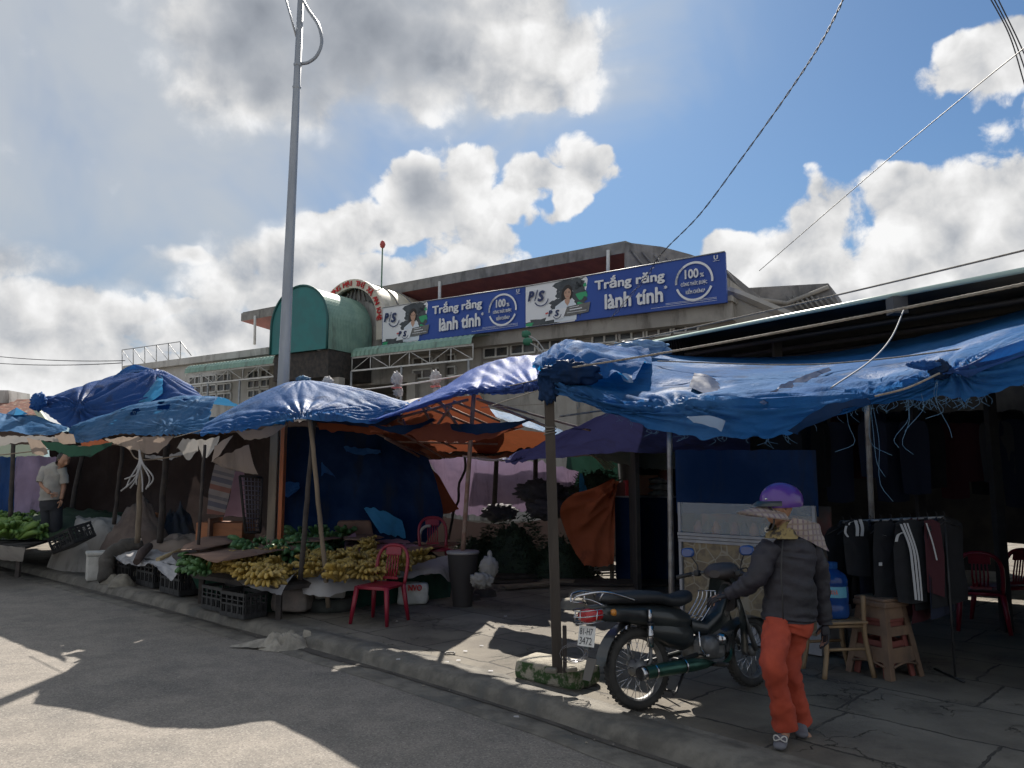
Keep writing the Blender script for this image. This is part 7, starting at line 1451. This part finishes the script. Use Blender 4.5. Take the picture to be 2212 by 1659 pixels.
TRS = mat('orange_red_trousers', (.40, .06, .028), (.30, .042, .022), scale=6, rough=.8, bump=.3, bscale=20); HEL = mat('purple_helmet', (.085, .03, .24), rough=.3, coat=.4)
PLD = mat('plaid_cloth', (.55, .48, .42), rough=.85, trans=.4, tcol=(.6, .52, .45)); tt = PLD.node_tree; oc = N(tt, 'ShaderNodeTexCoord').outputs['Object']; w1 = N(tt, 'ShaderNodeTexWave', bands_direction='X'); w1.inputs['Scale'].default_value = 9; w1.inputs['Distortion'].default_value = 1.5; w2 = N(tt, 'ShaderNodeTexWave', bands_direction='Z'); w2.inputs['Scale'].default_value = 9; w2.inputs['Distortion'].default_value = 1.5
tt.links.new(oc, w1.inputs[0]); tt.links.new(oc, w2.inputs[0]); k1 = MIX(tt, SS(tt, w1.outputs[1], .72, .82), (.52, .45, .40), (.26, .18, .24)); tt.links.new(MIX(tt, SS(tt, w2.outputs[1], .75, .85), k1, (.34, .26, .22)), tt.nodes['Principled BSDF'].inputs['Base Color'])
# --- woman walking past the motorcycle. local frame = camera-facing metres: x right, y away, z up; feet at 0
wg = G(1690, 1606, .125); WX, WY = wg.x, wg.y
K = WY/ (F*1.0/1.0)      # metres per view pixel at her distance
def wp_(x, y, dy=0.0):                # view pixel -> her local coordinates at depth offset dy
    p = P(x, y, WY+dy); return Vector((p.x-WX, dy, p.z-.125))
wm = thing('person', 'woman in purple helmet, plaid sun visor, dark jacket and orange trousers walking beside the motorcycle', 'person', (WX, WY, .125))
body = MB()
pel = wp_(1700, 1330, .03); chest = wp_(1712, 1215, .03); neck = wp_(1702, 1148, .02); hc = wp_(1680, 1096, .0)
# front (bent) leg is the left one in the picture, rear leg behind it
fk = wp_(1675, 1420, -.10); fa_ = wp_(1692, 1560, .02); rk_ = wp_(1706, 1432, .09); ra = wp_(1727, 1558, .19)
hl = wp_(1684, 1350, 0); hr = wp_(1718, 1350, .07)
sl_ = wp_(1655, 1185, -.02); sr_ = wp_(1768, 1190, .10); el = wp_(1632, 1255, -.02); wl_ = wp_(1572, 1285, .10); er = wp_(1778, 1275, .12); wr_ = wp_(1782, 1352, .10)
V, E = [], []
a = chain(V, E, [(pel, .07), (pel.lerp(chest, .5), .08), (chest, (.09, .075)), (neck-Vector((0, 0, .02)), .05), (hc-Vector((-.01, 0, .05)), .045)])
chain(V, E, [(sl_, .038), (el, .032), (wl_, .026)], 2); chain(V, E, [(sr_, .038), (er, .032), (wr_, .026)], 2)
chain(V, E, [(hl, .045), (fk, .045), (fa_, .035), (fa_+Vector((-.0, -.02, -.07)), .033), (fa_+Vector((-.07, -.09, -.09)), .028)], 0); chain(V, E, [(hr, .045), (rk_, .045), (ra, .034), (ra+Vector((0, .0, -.06)), .032), (ra+Vector((.03, -.09, -.075)), .027)], 0)
vs, fs = skinmesh(V, E, 2); body.add(vs, fs, 0, True)
FACE = Vector((-1, -.18, -.05)); head(body, hc, FACE, (0.05, 0, 1), .098)
hand(body, wl_, Vector((-.8, .2, -.25)), Vector((0, .3, -1)), 1, 0, .55); hand(body, wr_, Vector((.02, -.05, -1)), Vector((-1, -.2, 0)), -1, 0, .6)
ob('body', body, SKN, wm, local=True)
gl = MB(); hand(gl, wr_+Vector((0, 0, .01)), Vector((.02, -.05, -1)), Vector((-1, -.2, 0)), -1, 0, .6, 1.14); ob('glove', gl, JK, wm, local=True); gl = MB(); hand(gl, wl_, Vector((-.8, .2, -.25)), Vector((0, .3, -1)), 1, 0, .55, 1.12); ob('glove', gl, JK, wm, local=True)
# clothes: lofted tubes with folds, laid over the body
def sleeve(mb, secs, n=28, fold=.008, fs=9, seed=0, sub=8, xr=None, ruck=0, m=0):
    """secs: (centre, rx, ry) rings; rx across, ry in depth"""
    cs = [Vector(s_[0]) for s_ in secs]; N_ = (len(secs)-1)*sub; rows = []; prev = None
    for i in range(N_+1):
        t = i/N_; c = spline(cs, t); rx = spline([Vector((s_[1], s_[2], 0)) for s_ in secs], t); tn = (spline(cs, min(1, t+.01))-spline(cs, max(0, t-.01))).normalized()
        a = (prev-tn*prev.dot(tn)) if prev is not None else (Vector((1, 0, 0))-tn*tn.x)
        if a.length < 1e-4: a = tn.orthogonal()
        a.normalize(); prev = a; b_ = tn.cross(a); row = []
        for k in range(n):
            th = 2*math.pi*k/n; d = a*math.cos(th)*rx.x+b_*math.sin(th)*rx.y; q = c+d
            f_ = fold*(nz((q.x*fs, q.y*fs, q.z*fs*1.4+seed))*1.4+.8*(abs(nz((q.x*fs*2.1, q.y*fs*2.1+seed, q.z*fs*3.0)))*2-.6))+ruck*math.sin(t*N_*1.1+2*math.cos(th)+seed)*(.5+.5*nz((th, t*9, seed)))
            row.append(q+d.normalized()*f_)
        row.append(row[0]); rows.append(row)
    mb.grid(rows, m); return mb
def W3(x, y, dy): return wp_(x, y, dy)
mb = MB(); sleeve(mb, [(W3(1706, 1340, .03), .160, .125), (W3(1706, 1325, .03), .166, .130), (W3(1706, 1285, .03), .158, .126), (W3(1706, 1240, .03), .152, .122), (W3(1708, 1200, .03), .160, .115), (W3(1708, 1175, .02), .138, .10), (W3(1705, 1158, .02), .085, .08), (W3(1702, 1146, .01), .072, .07)], 44, .010, 7, 3, 8, ruck=.006)
sleeve(mb, [(W3(1668, 1180, 0), .070, .070), (W3(1652, 1205, -.02), .074, .072), (W3(1636, 1242, -.03), .068, .064), (el.lerp(wl_, .25), .062, .058), (el.lerp(wl_, .6), .056, .052), (wl_+(wl_-el).normalized()*.0, .040, .038)], 24, .007, 9, 5, 8, ruck=.005)
sleeve(mb, [(W3(1744, 1180, .06), .066, .068), (W3(1760, 1205, .09), .068, .070), (W3(1771, 1250, .115), .061, .062), (W3(1775, 1290, .12), .056, .056), (W3(1779, 1330, .11), .052, .050), (wr_+Vector((0, 0, .005)), .044, .042)], 24, .007, 9, 7, 8, ruck=.005)
jk = ob('jacket', mb, JK, wm, local=True)
mb = MB(); mb.tube([W3(1692, 1162, -.085), W3(1689, 1190, -.118), W3(1687, 1240, -.128), W3(1690, 1290, -.130), W3(1692, 1338, -.128)], .004, 5); ob('zip', mb, BLK, jk, local=True)
mb = MB(); sleeve(mb, [(W3(1704, 1322, .03), .150, .115), (W3(1703, 1350, .03), .148, .118), (W3(1700, 1368, .02), .12, .10)], 32, .004, 8, 2, 5)
sleeve(mb, [(W3(1682, 1345, -.01), .084, .090), (W3(1676, 1385, -.06), .082, .084), (W3(1670, 1428, -.11), .074, .074), (W3(1677, 1468, -.07), .068, .068), (W3(1688, 1515, -.02), .070, .070), (W3(1696, 1566, .03), .077, .074)], 30, .013, 7, 4, 8, ruck=.002)
sleeve(mb, [(W3(1718, 1345, .07), .082, .090), (W3(1712, 1390, .09), .076, .082), (W3(1706, 1435, .09), .068, .072), (W3(1710, 1480, .12), .066, .068), (W3(1719, 1520, .16), .070, .070), (W3(1729, 1560, .19), .076, .074)], 30, .013, 7, 9, 8, ruck=.002)
ob('trousers', mb, TRS, wm, local=True)
# shoes with socks
SHO = mat('grey_shoes', (.14, .14, .16), (.10, .10, .12), scale=8, rough=.7)
for (a_, dr, lb) in ((wp_(1690, 1588, 0), Vector((-.45, -.9, 0)), 0), (wp_(1727, 1578, .20), Vector((-.25, -1, 0)), 1)):
    V, E = [], []; d = dr.normalized(); a0 = Vector((a_.x, a_.y, .0)); zz = .0 if not lb else .03
    chain(V, E, [(a0+Vector((0, 0, .085+zz)), .036), (a0-d*.04+Vector((0, 0, .04+zz)), .036), (a0+d*.05+Vector((0, 0, .035+zz)), (.042, .032)), (a0+d*.12+Vector((0, 0, .026+zz*.2)), (.044, .024)), (a0+d*.165+Vector((0, 0, .022+zz*.1)), (.036, .018))])
    vs, fs = skinmesh(V, E, 2); mb = MB(); mb.add(vs, fs, 0, True); sh_ = ob('shoe', mb, SHO, wm, local=True)
    if not lb:
        c_ = a0+d*.115+Vector((0, -.01, .062)); sd = d.cross(Vector((0, 0, 1)))
        for k in (-1, 1): mb = MB(); mb.tube(curve([c_, c_+sd*k*.02+Vector((0, 0, .018)), c_+sd*k*.036+Vector((0, 0, .012)), c_+sd*k*.034-Vector((0, 0, .012)), c_+sd*k*.014-Vector((0, 0, .008)), c_], 14), .0042, 5); ob('bow', mb, MFO, sh_, local=True)
# helmet, visor, scarf
def cap(c, f, u, r, ratio, m, name, z0=-.15, back=.0):
    f = Vector(f).normalized(); u = Vector(u).normalized(); u = (u-f*u.dot(f)).normalized(); s = f.cross(u); mb = MB(); rows = []
    for i in range(15):
        ph = math.pi/2*(1-i/14*(1-z0/1.0*-1 if False else 1.0)); ph = math.pi/2-(math.pi/2+.32)*i/14; row = []
        for k in range(37):
            th = 2*math.pi*k/36; bk = 1+back*max(0, -math.sin(th)); row.append(Vector(c)+(s*math.cos(ph)*math.cos(th)*ratio[0]+f*math.cos(ph)*math.sin(th)*ratio[1]*bk+u*math.sin(ph)*ratio[2])*r)
        rows.append(row)
    mb.grid(rows); return ob(name, mb, m, wm, local=True)
hm = cap(wp_(1686, 1082, .0), FACE, (.10, 0, 1), .123, (.92, 1.05, .93), HEL, 'helmet', back=.12)
mb = MB(); mb.lathe([(0, 0), (.008, 0), (.008, .006), (0, .008)], 10, wp_(1655, 1078, -.105), axis='y'); ob('helmet_stud', mb, CH, hm, local=True)
f = FACE.normalized(); s = f.cross(Vector((0, 0, 1)).normalized()).normalized()
mb = MB(); rows = []
for i in range(8):
    v = i/7; rows.append([])
    for k in range(15): th = R(-70+140*k/14); rr = .112+(.045)*v*math.cos(th)**.5 if abs(th) < 1.5 else .112; rows[-1].append(wp_(1684, 1084, 0)+f*rr*math.cos(th)*1.12+s*rr*math.sin(th)*.95+Vector((0, 0, .012-.03*v*v)))
mb.grid(rows); ob('helmet_peak', mb, PBK, hm, local=True)
mb = MB(); rows = []
for i in range(9):
    v = i/8; rows.append([])
    for k in range(17): th = R(-78+156*k/16); rr = .10+.155*v*max(.0, math.cos(th))**.6; rows[-1].append(wp_(1684, 1098, 0)+f*rr*math.cos(th)*1.05+s*(rr*math.sin(th)*1.05)+Vector((0, 0, .026-.035*v-.05*abs(math.sin(th))**2)))
mb.grid(rows); mb.grid([[p-Vector((0, 0, .006)) for p in r] for r in rows]); ob('sun_visor', mb, PLD, wm, local=True)
scf = cloth([[wp_(1712, 1118, -.09), wp_(1745, 1125, -.05), wp_(1768, 1132, .03)], [wp_(1700, 1135, -.10), wp_(1742, 1150, -.07), wp_(1778, 1160, .02)], [wp_(1702, 1148, -.08), wp_(1738, 1164, -.06), wp_(1790, 1192, .0)]], 26, 16, amp=.02, fs=6, seed=90, rag=.0); ob('neck_flap', scf, PLD, wm, local=True)
mb = MB(); rows = []
for i in range(10):
    v = i/9; rows.append([])
    for k in range(31):
        th = 2*math.pi*k/30; base_ = wp_(1692-4*v, 1124+38*v, 0); rr = .088+.016*v-.02*math.sin(v*3.1)*0+.010*nz((math.cos(th)*2, math.sin(th)*2, v*4)); front = f.dot(Vector((math.cos(th), math.sin(th), 0)))
        zz = (0.0 if front < .35 else -.06*(front-.35)*(1-v)*1.6); rows[-1].append(base_+Vector((math.cos(th)*rr, math.sin(th)*rr*.95, zz)))
mb.grid(rows); ob('scarf', mb, mat('checked_scarf', (.28, .22, .10), (.07, .06, .05), scale=16, rough=.85, mixr=(.48, .54)), wm, local=True)
mb = MB(); mb.tube(curve([wp_(1664, 1090, -.10), wp_(1672, 1120, -.10), wp_(1668, 1142, -.09), wp_(1655, 1146, -.06)], 12), .006, 6); ob('chin_strap', mb, BLK, hm, local=True)
bundle_c = wp_(1656, 1144, -.04); mb = MB(); mb.lathe([(0, -.02), (.012, -.012), (.014, .008), (0, .02)], 10, bundle_c); ob('strap_buckle', mb, MFO, wm, local=True)
# --- man bending over the far left stall, hand on his hip
MY = 13.6
def mp_(x, y, dy=0.0): p = P(x, y, MY+dy); return p
mn = thing('person', 'man in pale shirt and dark trousers behind the left stalls, hand on his stomach', 'person', mp_(112, 1120))
mn.location.z = .12
body = MB(); V, E = [], []
chain(V, E, [(mp_(112, 1085), .13), (mp_(113, 1050), .13), (mp_(116, 1022), (.17, .12)), (mp_(128, 1008), .055), (mp_(134, 1000), .05)])
chain(V, E, [(mp_(96, 1014, -.05), .055), (mp_(88, 1046, -.12), .042), (mp_(108, 1066, -.2), .032)], 2); chain(V, E, [(mp_(136, 1020), .055), (mp_(138, 1052), .045), (mp_(132, 1080, -.1), .032)], 2)
for x in (100, 122): chain(V, E, [(mp_(x, 1092), .09), (mp_(x, 1130), .065), (mp_(x, 1168), .045)], 0)
V = [(v, r) for v, r in V]; vs, fs = skinmesh(V, E, 2); body.add(vs, fs, 0, True); head(body, mp_(138, 994), Vector((.75, -.5, -.45)), (.35, 0, 1), .118); hand(body, mp_(108, 1066, -.2), Vector((1, -.1, -.2)), Vector((0, 1, 0)), 1, 0, .3, 1.1); hand(body, mp_(132, 1080, -.1), Vector((0, -.1, -1)), Vector((-1, 0, 0)), 1, 0, .5, 1.1)
ob('body', body, SKN, mn)
def cm(V, E, m, name, seed, wr=.01): vs, fs_ = skinmesh(V, E, 3); mb = MB(); mb.add([v+Vector((1, 1, 1))*wr*nz(v*5) for v in vs], fs_, 0, True); return ob(name, mb, m, mn)
mb = MB(); sleeve(mb, [(mp_(111, 1080), .20, .17), (mp_(111, 1062), .195, .17), (mp_(112, 1040), .19, .16), (mp_(115, 1020), .20, .14), (mp_(121, 1008), .12, .11), (mp_(126, 1003), .075, .075)], 30, .02, 5, 1, 6)
sleeve(mb, [(mp_(100, 1012), .09, .09), (mp_(93, 1028, -.08), .085, .08), (mp_(89, 1042, -.11), .08, .075)], 20, .01, 6, 2, 5); sleeve(mb, [(mp_(131, 1014), .09, .09), (mp_(137, 1030), .085, .08), (mp_(139, 1045), .08, .075)], 20, .01, 6, 3, 5)
ob('shirt', mb, mat('pale_shirt', (.34, .33, .30), (.26, .25, .24), scale=4, rough=.8), mn)
mb = MB(); sleeve(mb, [(mp_(111, 1076), .18, .15), (mp_(111, 1090), .19, .15), (mp_(111, 1102), .17, .14)], 30, .01, 5, 4, 5); [sleeve(mb, [(mp_(x, 1095), .11, .12), (mp_(x, 1125), .10, .10), (mp_(x-2, 1168), .09, .09)], 20, .01, 6, x, 6) for x in (102, 121)]
ob('trousers', mb, mat('dark_trousers', (.02, .022, .03), rough=.8), mn)
mb = MB(); u = Vector((.35, 0, 1)).normalized(); c_ = mp_(138, 994); rows = []
bm = bmesh.new(); bmesh.ops.create_icosphere(bm, subdivisions=3, radius=1); vs = [c_+Vector((v.co.x*.105, v.co.y*.12, v.co.z*.11))+Vector((-.025, .03, .035)) for v in bm.verts]; mb.add(vs, [tuple(v.index for v in q.verts) for q in bm.faces], 0, True); bm.free(); ob('hair', mb, mat('black_hair', (.012, .011, .01), rough=.5), mn)
# ================================================================ right-hand clothes stall
g = G(1940, 1470, .12); MSTO = mat('brown_plastic', (.20, .125, .08), (.15, .095, .065), scale=5, rough=.55, stain=(.09, .065, .05), sscale=3)
def stool(name, label, loc, rz, H=.62, top=.29, bot=.42, m=None):
    t_ = thing(name, label, 'stool', loc, rz); m = m or MSTO
    mb = MB(); mb.box((0, 0, H-.015), (top, top, .03), None, 0, .012); mb.box((0, 0, H-.05), (top+.015, top+.015, .045), None, 0, .01); ob('seat', mb, m, t_, local=True)
    for sx_ in (-1, 1):
        for sy_ in (-1, 1):
            mb = MB(); a = Vector((sx_*top*.45, sy_*top*.45, H-.05)); b = Vector((sx_*bot*.5, sy_*bot*.5, 0)); rows = []
            for i in range(7):
                p = a.lerp(b, i/6); w_ = .055; q = [p, p-Vector((sx_*w_, 0, 0)), p-Vector((sx_*w_, sy_*.012, 0)), p-Vector((sx_*.012, sy_*.012, 0)), p-Vector((sx_*.012, sy_*w_, 0)), p-Vector((0, sy_*w_, 0))]; rows.append(q+[q[0]])
            mb.grid(rows, smooth=False); ob('leg', mb, m, t_, local=True)
    for k in range(4):
        rm = Matrix.Rotation(k*math.pi/2, 3, 'Z'); mb = MB()
        def pan(z0, z1, inset=.0):
            a0 = top*.45+(bot*.5-top*.45)*(H-.05-z0)/(H-.05); a1 = top*.45+(bot*.5-top*.45)*(H-.05-z1)/(H-.05); e0 = .003
            pts = [Vector((-a0+.05, -a0+e0, z0)), Vector((a0-.05, -a0+e0, z0)), Vector((a1-.05, -a1+e0, z1)), Vector((-a1+.05, -a1+e0, z1))]; mb.poly([rm @ p for p in pts], rm @ Vector((0, .01, 0)))
        pan(H-.06, H-.16); pan(H-.22, H-.29); pan(.24, .13); pan(.10, .085) if False else None
        ob('side_panel', mb, m, t_, local=True)
        mb = MB(); n = 10; a0 = bot*.5-.01
        mb.tube([rm @ Vector(((-1+2*i/n)*(a0-.05), -a0+.004, .10+.028*math.sin(math.pi*i/n))) for i in range(n+1)], .010, 5); ob('arched_edge', mb, m, t_, local=True)
    return t_
s1 = stool('stacking_stool', 'tall brown plastic stool standing alone right of the wooden chair', (g.x, g.y+.22, .12), R(28))
s2 = stool('stacking_stool', 'reddish stool nested inside the tall brown stool', (g.x, g.y+.22, .121), R(28), .50, .25, .33, MATS['dull_red'])
# wooden chair carrying the water bottle
MWC = mat('pale_chair_wood', (.30, .20, .11), (.22, .145, .08), scale=6, rough=.6, stretch=(1, 1, .2)); g = G(1822, 1462, .12)+Vector((0, .12, 0))
wc_ = thing('wooden_chair', 'pale wooden chair carrying the blue water bottle', 'chair', (g.x, g.y, .12), R(8))
for (x, y, z1, cv) in [(-.17, -.15, .42, 0), (.17, -.15, .64, 0), (-.16, .17, .42, 0), (.17, .18, .42, 0)]:
    mb = MB(); mb.tube(curve([(x, y, z1), (x*1.0, y, z1*.5), (x*1.12+(.02 if x > 0 else -.03), y*1.1-.02, 0)], 10), [.020]*11, 6); ob('leg', mb, MWC, wc_, local=True)
mb = MB(); mb.box((0, .01, .43), (.38, .38, .022), None, 0, .008); ob('seat', mb, MWC, wc_, local=True)
for (a, b) in [((-.17, -.15, .22), (.17, -.15, .22)), ((-.17, -.15, .40), (.17, -.15, .40)), ((-.16, .17, .22), (.17, .18, .22))]: mb = MB(); mb.tube([a, b], .013, 6); ob('stretcher', mb, MWC, wc_, local=True)
wb_ = Matrix.Rotation(R(8), 4, 'Z'); bp = wc_.location+wb_ @ Vector((.0, .03, .442)); MBL = mat('water_bottle_blue', (.012, .05, .20), (.02, .08, .28), scale=3, rough=.15, trans=.25, tcol=(.03, .2, .55))
bt_ = thing('water_bottle', 'large blue water cooler bottle with pale label standing on the wooden chair', 'water bottle', bp); mb = MB()
mb.lathe([(0, 0), (.125, .005), (.135, .03), (.135, .10), (.130, .115), (.135, .13), (.135, .25), (.130, .265), (.135, .28), (.135, .31), (.12, .35), (.07, .385), (.05, .395), (.05, .43), (0, .43)], 28, (0, 0, 0)); ob('bottle_body', mb, MBL, bt_, local=True)
mb = MB(); mb.lathe([(0, .452), (.058, .45), (.06, .425), (.058, .40)], 20, (0, 0, 0)); ob('cap', mb, TB, bt_, local=True)
mb = MB(); mb.grid([[Vector((.1365*math.sin(a), -.1365*math.cos(a), z)) for a in [R(-62+i*5.5) for i in range(19)]] for z in (.175, .262)]); lb_ = ob('label_wrap', mb, mat('label_cyan', (.10, .33, .45), rough=.5), bt_, local=True)
mb = MB(); put_text(mb, 'ALAVA', Vector((-.095, -.1395, .197)), Vector((1, -.0, 0)), Vector((0, 0, 1)), w=.095, h=.042, offset=.02); mb.v = [(v[0], -math.sqrt(max(.139**2-v[0]**2, 0)), v[2]) for v in mb.v]; ob('label_text', mb, mat('label_red', (.6, .15, .10), rough=.5), lb_, local=True)
# clothes rack
GCL = 'dark garments on the clothes rack'
ra_, rb2 = P(1815, 1128, 6.9), P(2040, 1118, 6.3); rk2 = thing('clothes_rack', 'steel clothes rack behind the water bottle', 'clothes rack', (ra_.x, ra_.y, .12)); mb = MB(); mb.tube([ra_, rb2], .014, 8); ob('rail', mb, MSP, rk2)
for p in (ra_, rb2): mb = MB(); mb.tube([p, (p.x, p.y, .12)], .010, 8); ob('upright', mb, BLK, rk2); mb = MB(); mb.tube([(p.x, p.y-.12, .13), (p.x, p.y+.30, .13)], .010, 8); ob('foot', mb, BLK, rk2)
WST = mat('white_stripe', (.45, .45, .46), rough=.7); cold = [mat('garment_black', (.007, .008, .010), (.012, .012, .016), scale=5, rough=.85), mat('garment_navy', (.012, .018, .04), rough=.85), mat('garment_maroon', (.05, .008, .014), rough=.85), mat('garment_grey', (.05, .05, .055), rough=.85)]
def garment(i, t, L, label, ci, stripes, wd=.36):
    p = ra_.lerp(rb2, t); e = (rb2-ra_).normalized(); n = Vector((-e.y, e.x, 0)); yaw = Matrix.Rotation(R(58+(i*37) % 25), 3, 'Z'); w = (yaw @ e); 
    gt = thing('hanging_garment', label, 'garment', p, group=None if stripes is None else GCL if False else None)
    r_ = lambda a, z: p+w*a+Vector((0, 0, z))+Vector((0, -.02*math.cos(a*8), 0))
    mb = cloth([[r_(-wd*.12, .0), r_(0, .012), r_(wd*.12, .0)], [r_(-wd*.5, -.08), r_(0, -.07), r_(wd*.5, -.08)], [r_(-wd*.48, -L*.5), r_(0, -L*.5)+n*.05, r_(wd*.48, -L*.5)], [r_(-wd*.52, -L), r_(0, -L)+n*.04, r_(wd*.55, -L*.98)]], 20, 26, amp=.03, fs=4, seed=i, rag=.0); o_ = ob('cloth_front', mb, cold[ci], gt)
    mb2 = MB(); mb2.v = [(v[0]+n.x*.06, v[1]+n.y*.06, v[2]) for v in mb.v]; mb2.f = mb.f; mb2.m = mb.m; mb2.sm = mb.sm; ob('cloth_back', mb2, cold[ci], gt)
    mb = MB(); mb.tube(curve([p+Vector((0, 0, .05)), p+Vector((.015, 0, .03)), p, r_(0, -.02)], 8), .003, 5); mb.tube([r_(-wd*.45, -.09), r_(0, -.03), r_(wd*.45, -.09)], .005, 5); ob('hanger', mb, BLK, gt)
    return gt
specs = [(.02, .62, 0), (.10, .70, 0), (.20, .72, 0), (.30, .78, 1), (.40, .74, 0), (.50, .80, 0), (.60, .84, 3), (.68, .78, 2), (.76, .82, 2), (.84, .72, 0), (.92, .78, 1), (.99, .7, 0)]
nmz = ['first', 'second', 'third', 'fourth', 'fifth', 'sixth', 'seventh', 'eighth', 'ninth', 'tenth', 'eleventh', 'twelfth']; cn = ['black', 'navy', 'maroon', 'grey']
for i, (t, L, ci) in enumerate(specs): garment(i, t, L, '%s garment hanging on the clothes rack, %s from the water bottle side' % (cn[ci], nmz[i]), ci, True)
# white-striped sports clothes facing the road
def stripe(pts, r, m=WST, n=14, parent=None): mb = MB(); c_ = curve(pts, n); mb.grid([[p+Vector((-r, 0, 0)) for p in c_], [p+Vector((r, 0, 0)) for p in c_]]); return ob('stripe', mb, m, parent)
def panel(label, pxs, Y, ci, stripes, seed):
    rows = [[P(x, y, Y) for x, y in r] for r in pxs]; mb = cloth(rows, 22, 26, amp=.02, fs=5, seed=seed, rag=0); o_ = tag(ob('striped_garment', mb, cold[ci]), label, 'garment')
    for (pts, r) in stripes: stripe([P(x, y, Y-.035) for x, y in pts], r, parent=o_)
    return o_
panel('black jacket with white shoulder stripes at the left end of the clothes rack', [[(1826, 1128), (1850, 1120), (1874, 1126)], [(1822, 1168), (1850, 1170), (1884, 1172)], [(1830, 1240), (1855, 1245), (1886, 1246)]], 6.6, 0, [([(1848, 1124), (1852, 1140), (1852, 1158)], .014), ([(1858, 1122), (1863, 1140), (1862, 1158)], .014), ([(1828, 1136), (1826, 1150), (1832, 1160)], .01), ([(1834, 1134), (1838, 1128), (1868, 1124)], .006)], 3)
panel('black trousers with long white side stripes hanging in the middle of the rack', [[(1935, 1130), (1965, 1122), (1990, 1126)], [(1930, 1200), (1965, 1200), (2000, 1200)], [(1940, 1300), (1972, 1305), (2004, 1300)]], 6.3, 0, [([(1946, 1132), (1965, 1180), (1972, 1230), (1979, 1296)], .010), ([(1953, 1130), (1973, 1185), (1980, 1235), (1986, 1297)], .009), ([(1960, 1130), (1980, 1190), (1987, 1240), (1992, 1298)], .007), ([(1950, 1150), (1940, 1156), (1936, 1170)], .012)], 5)
panel('maroon sports top hanging right of the striped trousers', [[(1995, 1125), (2012, 1122), (2028, 1130)], [(1998, 1190), (2018, 1190), (2038, 1200)], [(2004, 1280), (2022, 1284), (2040, 1290)]], 6.25, 2, [([(2001, 1130), (2014, 1170), (2024, 1210)], .006)], 7)
panel('black shorts with three small white squares low on the rack', [[(1888, 1130), (1912, 1126), (1934, 1130)], [(1886, 1200), (1912, 1204), (1940, 1200)], [(1890, 1290), (1915, 1296), (1940, 1290)]], 6.42, 0, [([(1953, 1247), (1954, 1252)], .008), ([(1955, 1257), (1956, 1262)], .008), ([(1957, 1267), (1958, 1272)], .008), ([(1902, 1215), (1902, 1222)], .014), ([(1907, 1156), (1914, 1157)], .004)], 9)
# rows of dim garments higher up and deeper in
GH = 'dim garments hanging high inside the shed'; rnd = random.Random(31)
for i in range(34):
    x = 1700+(i % 17)*38+rnd.uniform(-10, 10); row = i//17; Y = 8.6+row*1.6+rnd.uniform(-.3, .3); zt_ = 2.35+.25*row; p = P(x, 900, Y); p.z = zt_; L = rnd.uniform(.55, .95); wd = rnd.uniform(.26, .4); a_ = rnd.uniform(-.5, .5); w = Vector((math.cos(a_), math.sin(a_), 0))
    mb = cloth([[p-w*wd*.15, p, p+w*wd*.15], [p-w*wd*.5-UP*.1, p-UP*.08, p+w*wd*.5-UP*.1], [p-w*wd*.45-UP*L, p-UP*L*1.02, p+w*wd*.48-UP*L]], 10, 12, amp=.03, fs=4, seed=i, rag=0); solo('hanging_garment', mb, cold[rnd.choice([0, 0, 1, 1, 2, 3])], 'dim garment hanging from the roof bars inside the dark shed', 'garment', GH)
# dark red chairs and a bag of sunlight at the far right
for k, (x, y, Y) in enumerate([(2120, 1296, 8.3), (2168, 1292, 8.7)]): g = P(x, y, Y); put(copy_tree(c0), (g.x, g.y, .12), R(150+k*40), ['dark red chair in the shadow at the right, nearer the clothes rack', 'dark red chair in the shadow at the right edge, against the light'][k])
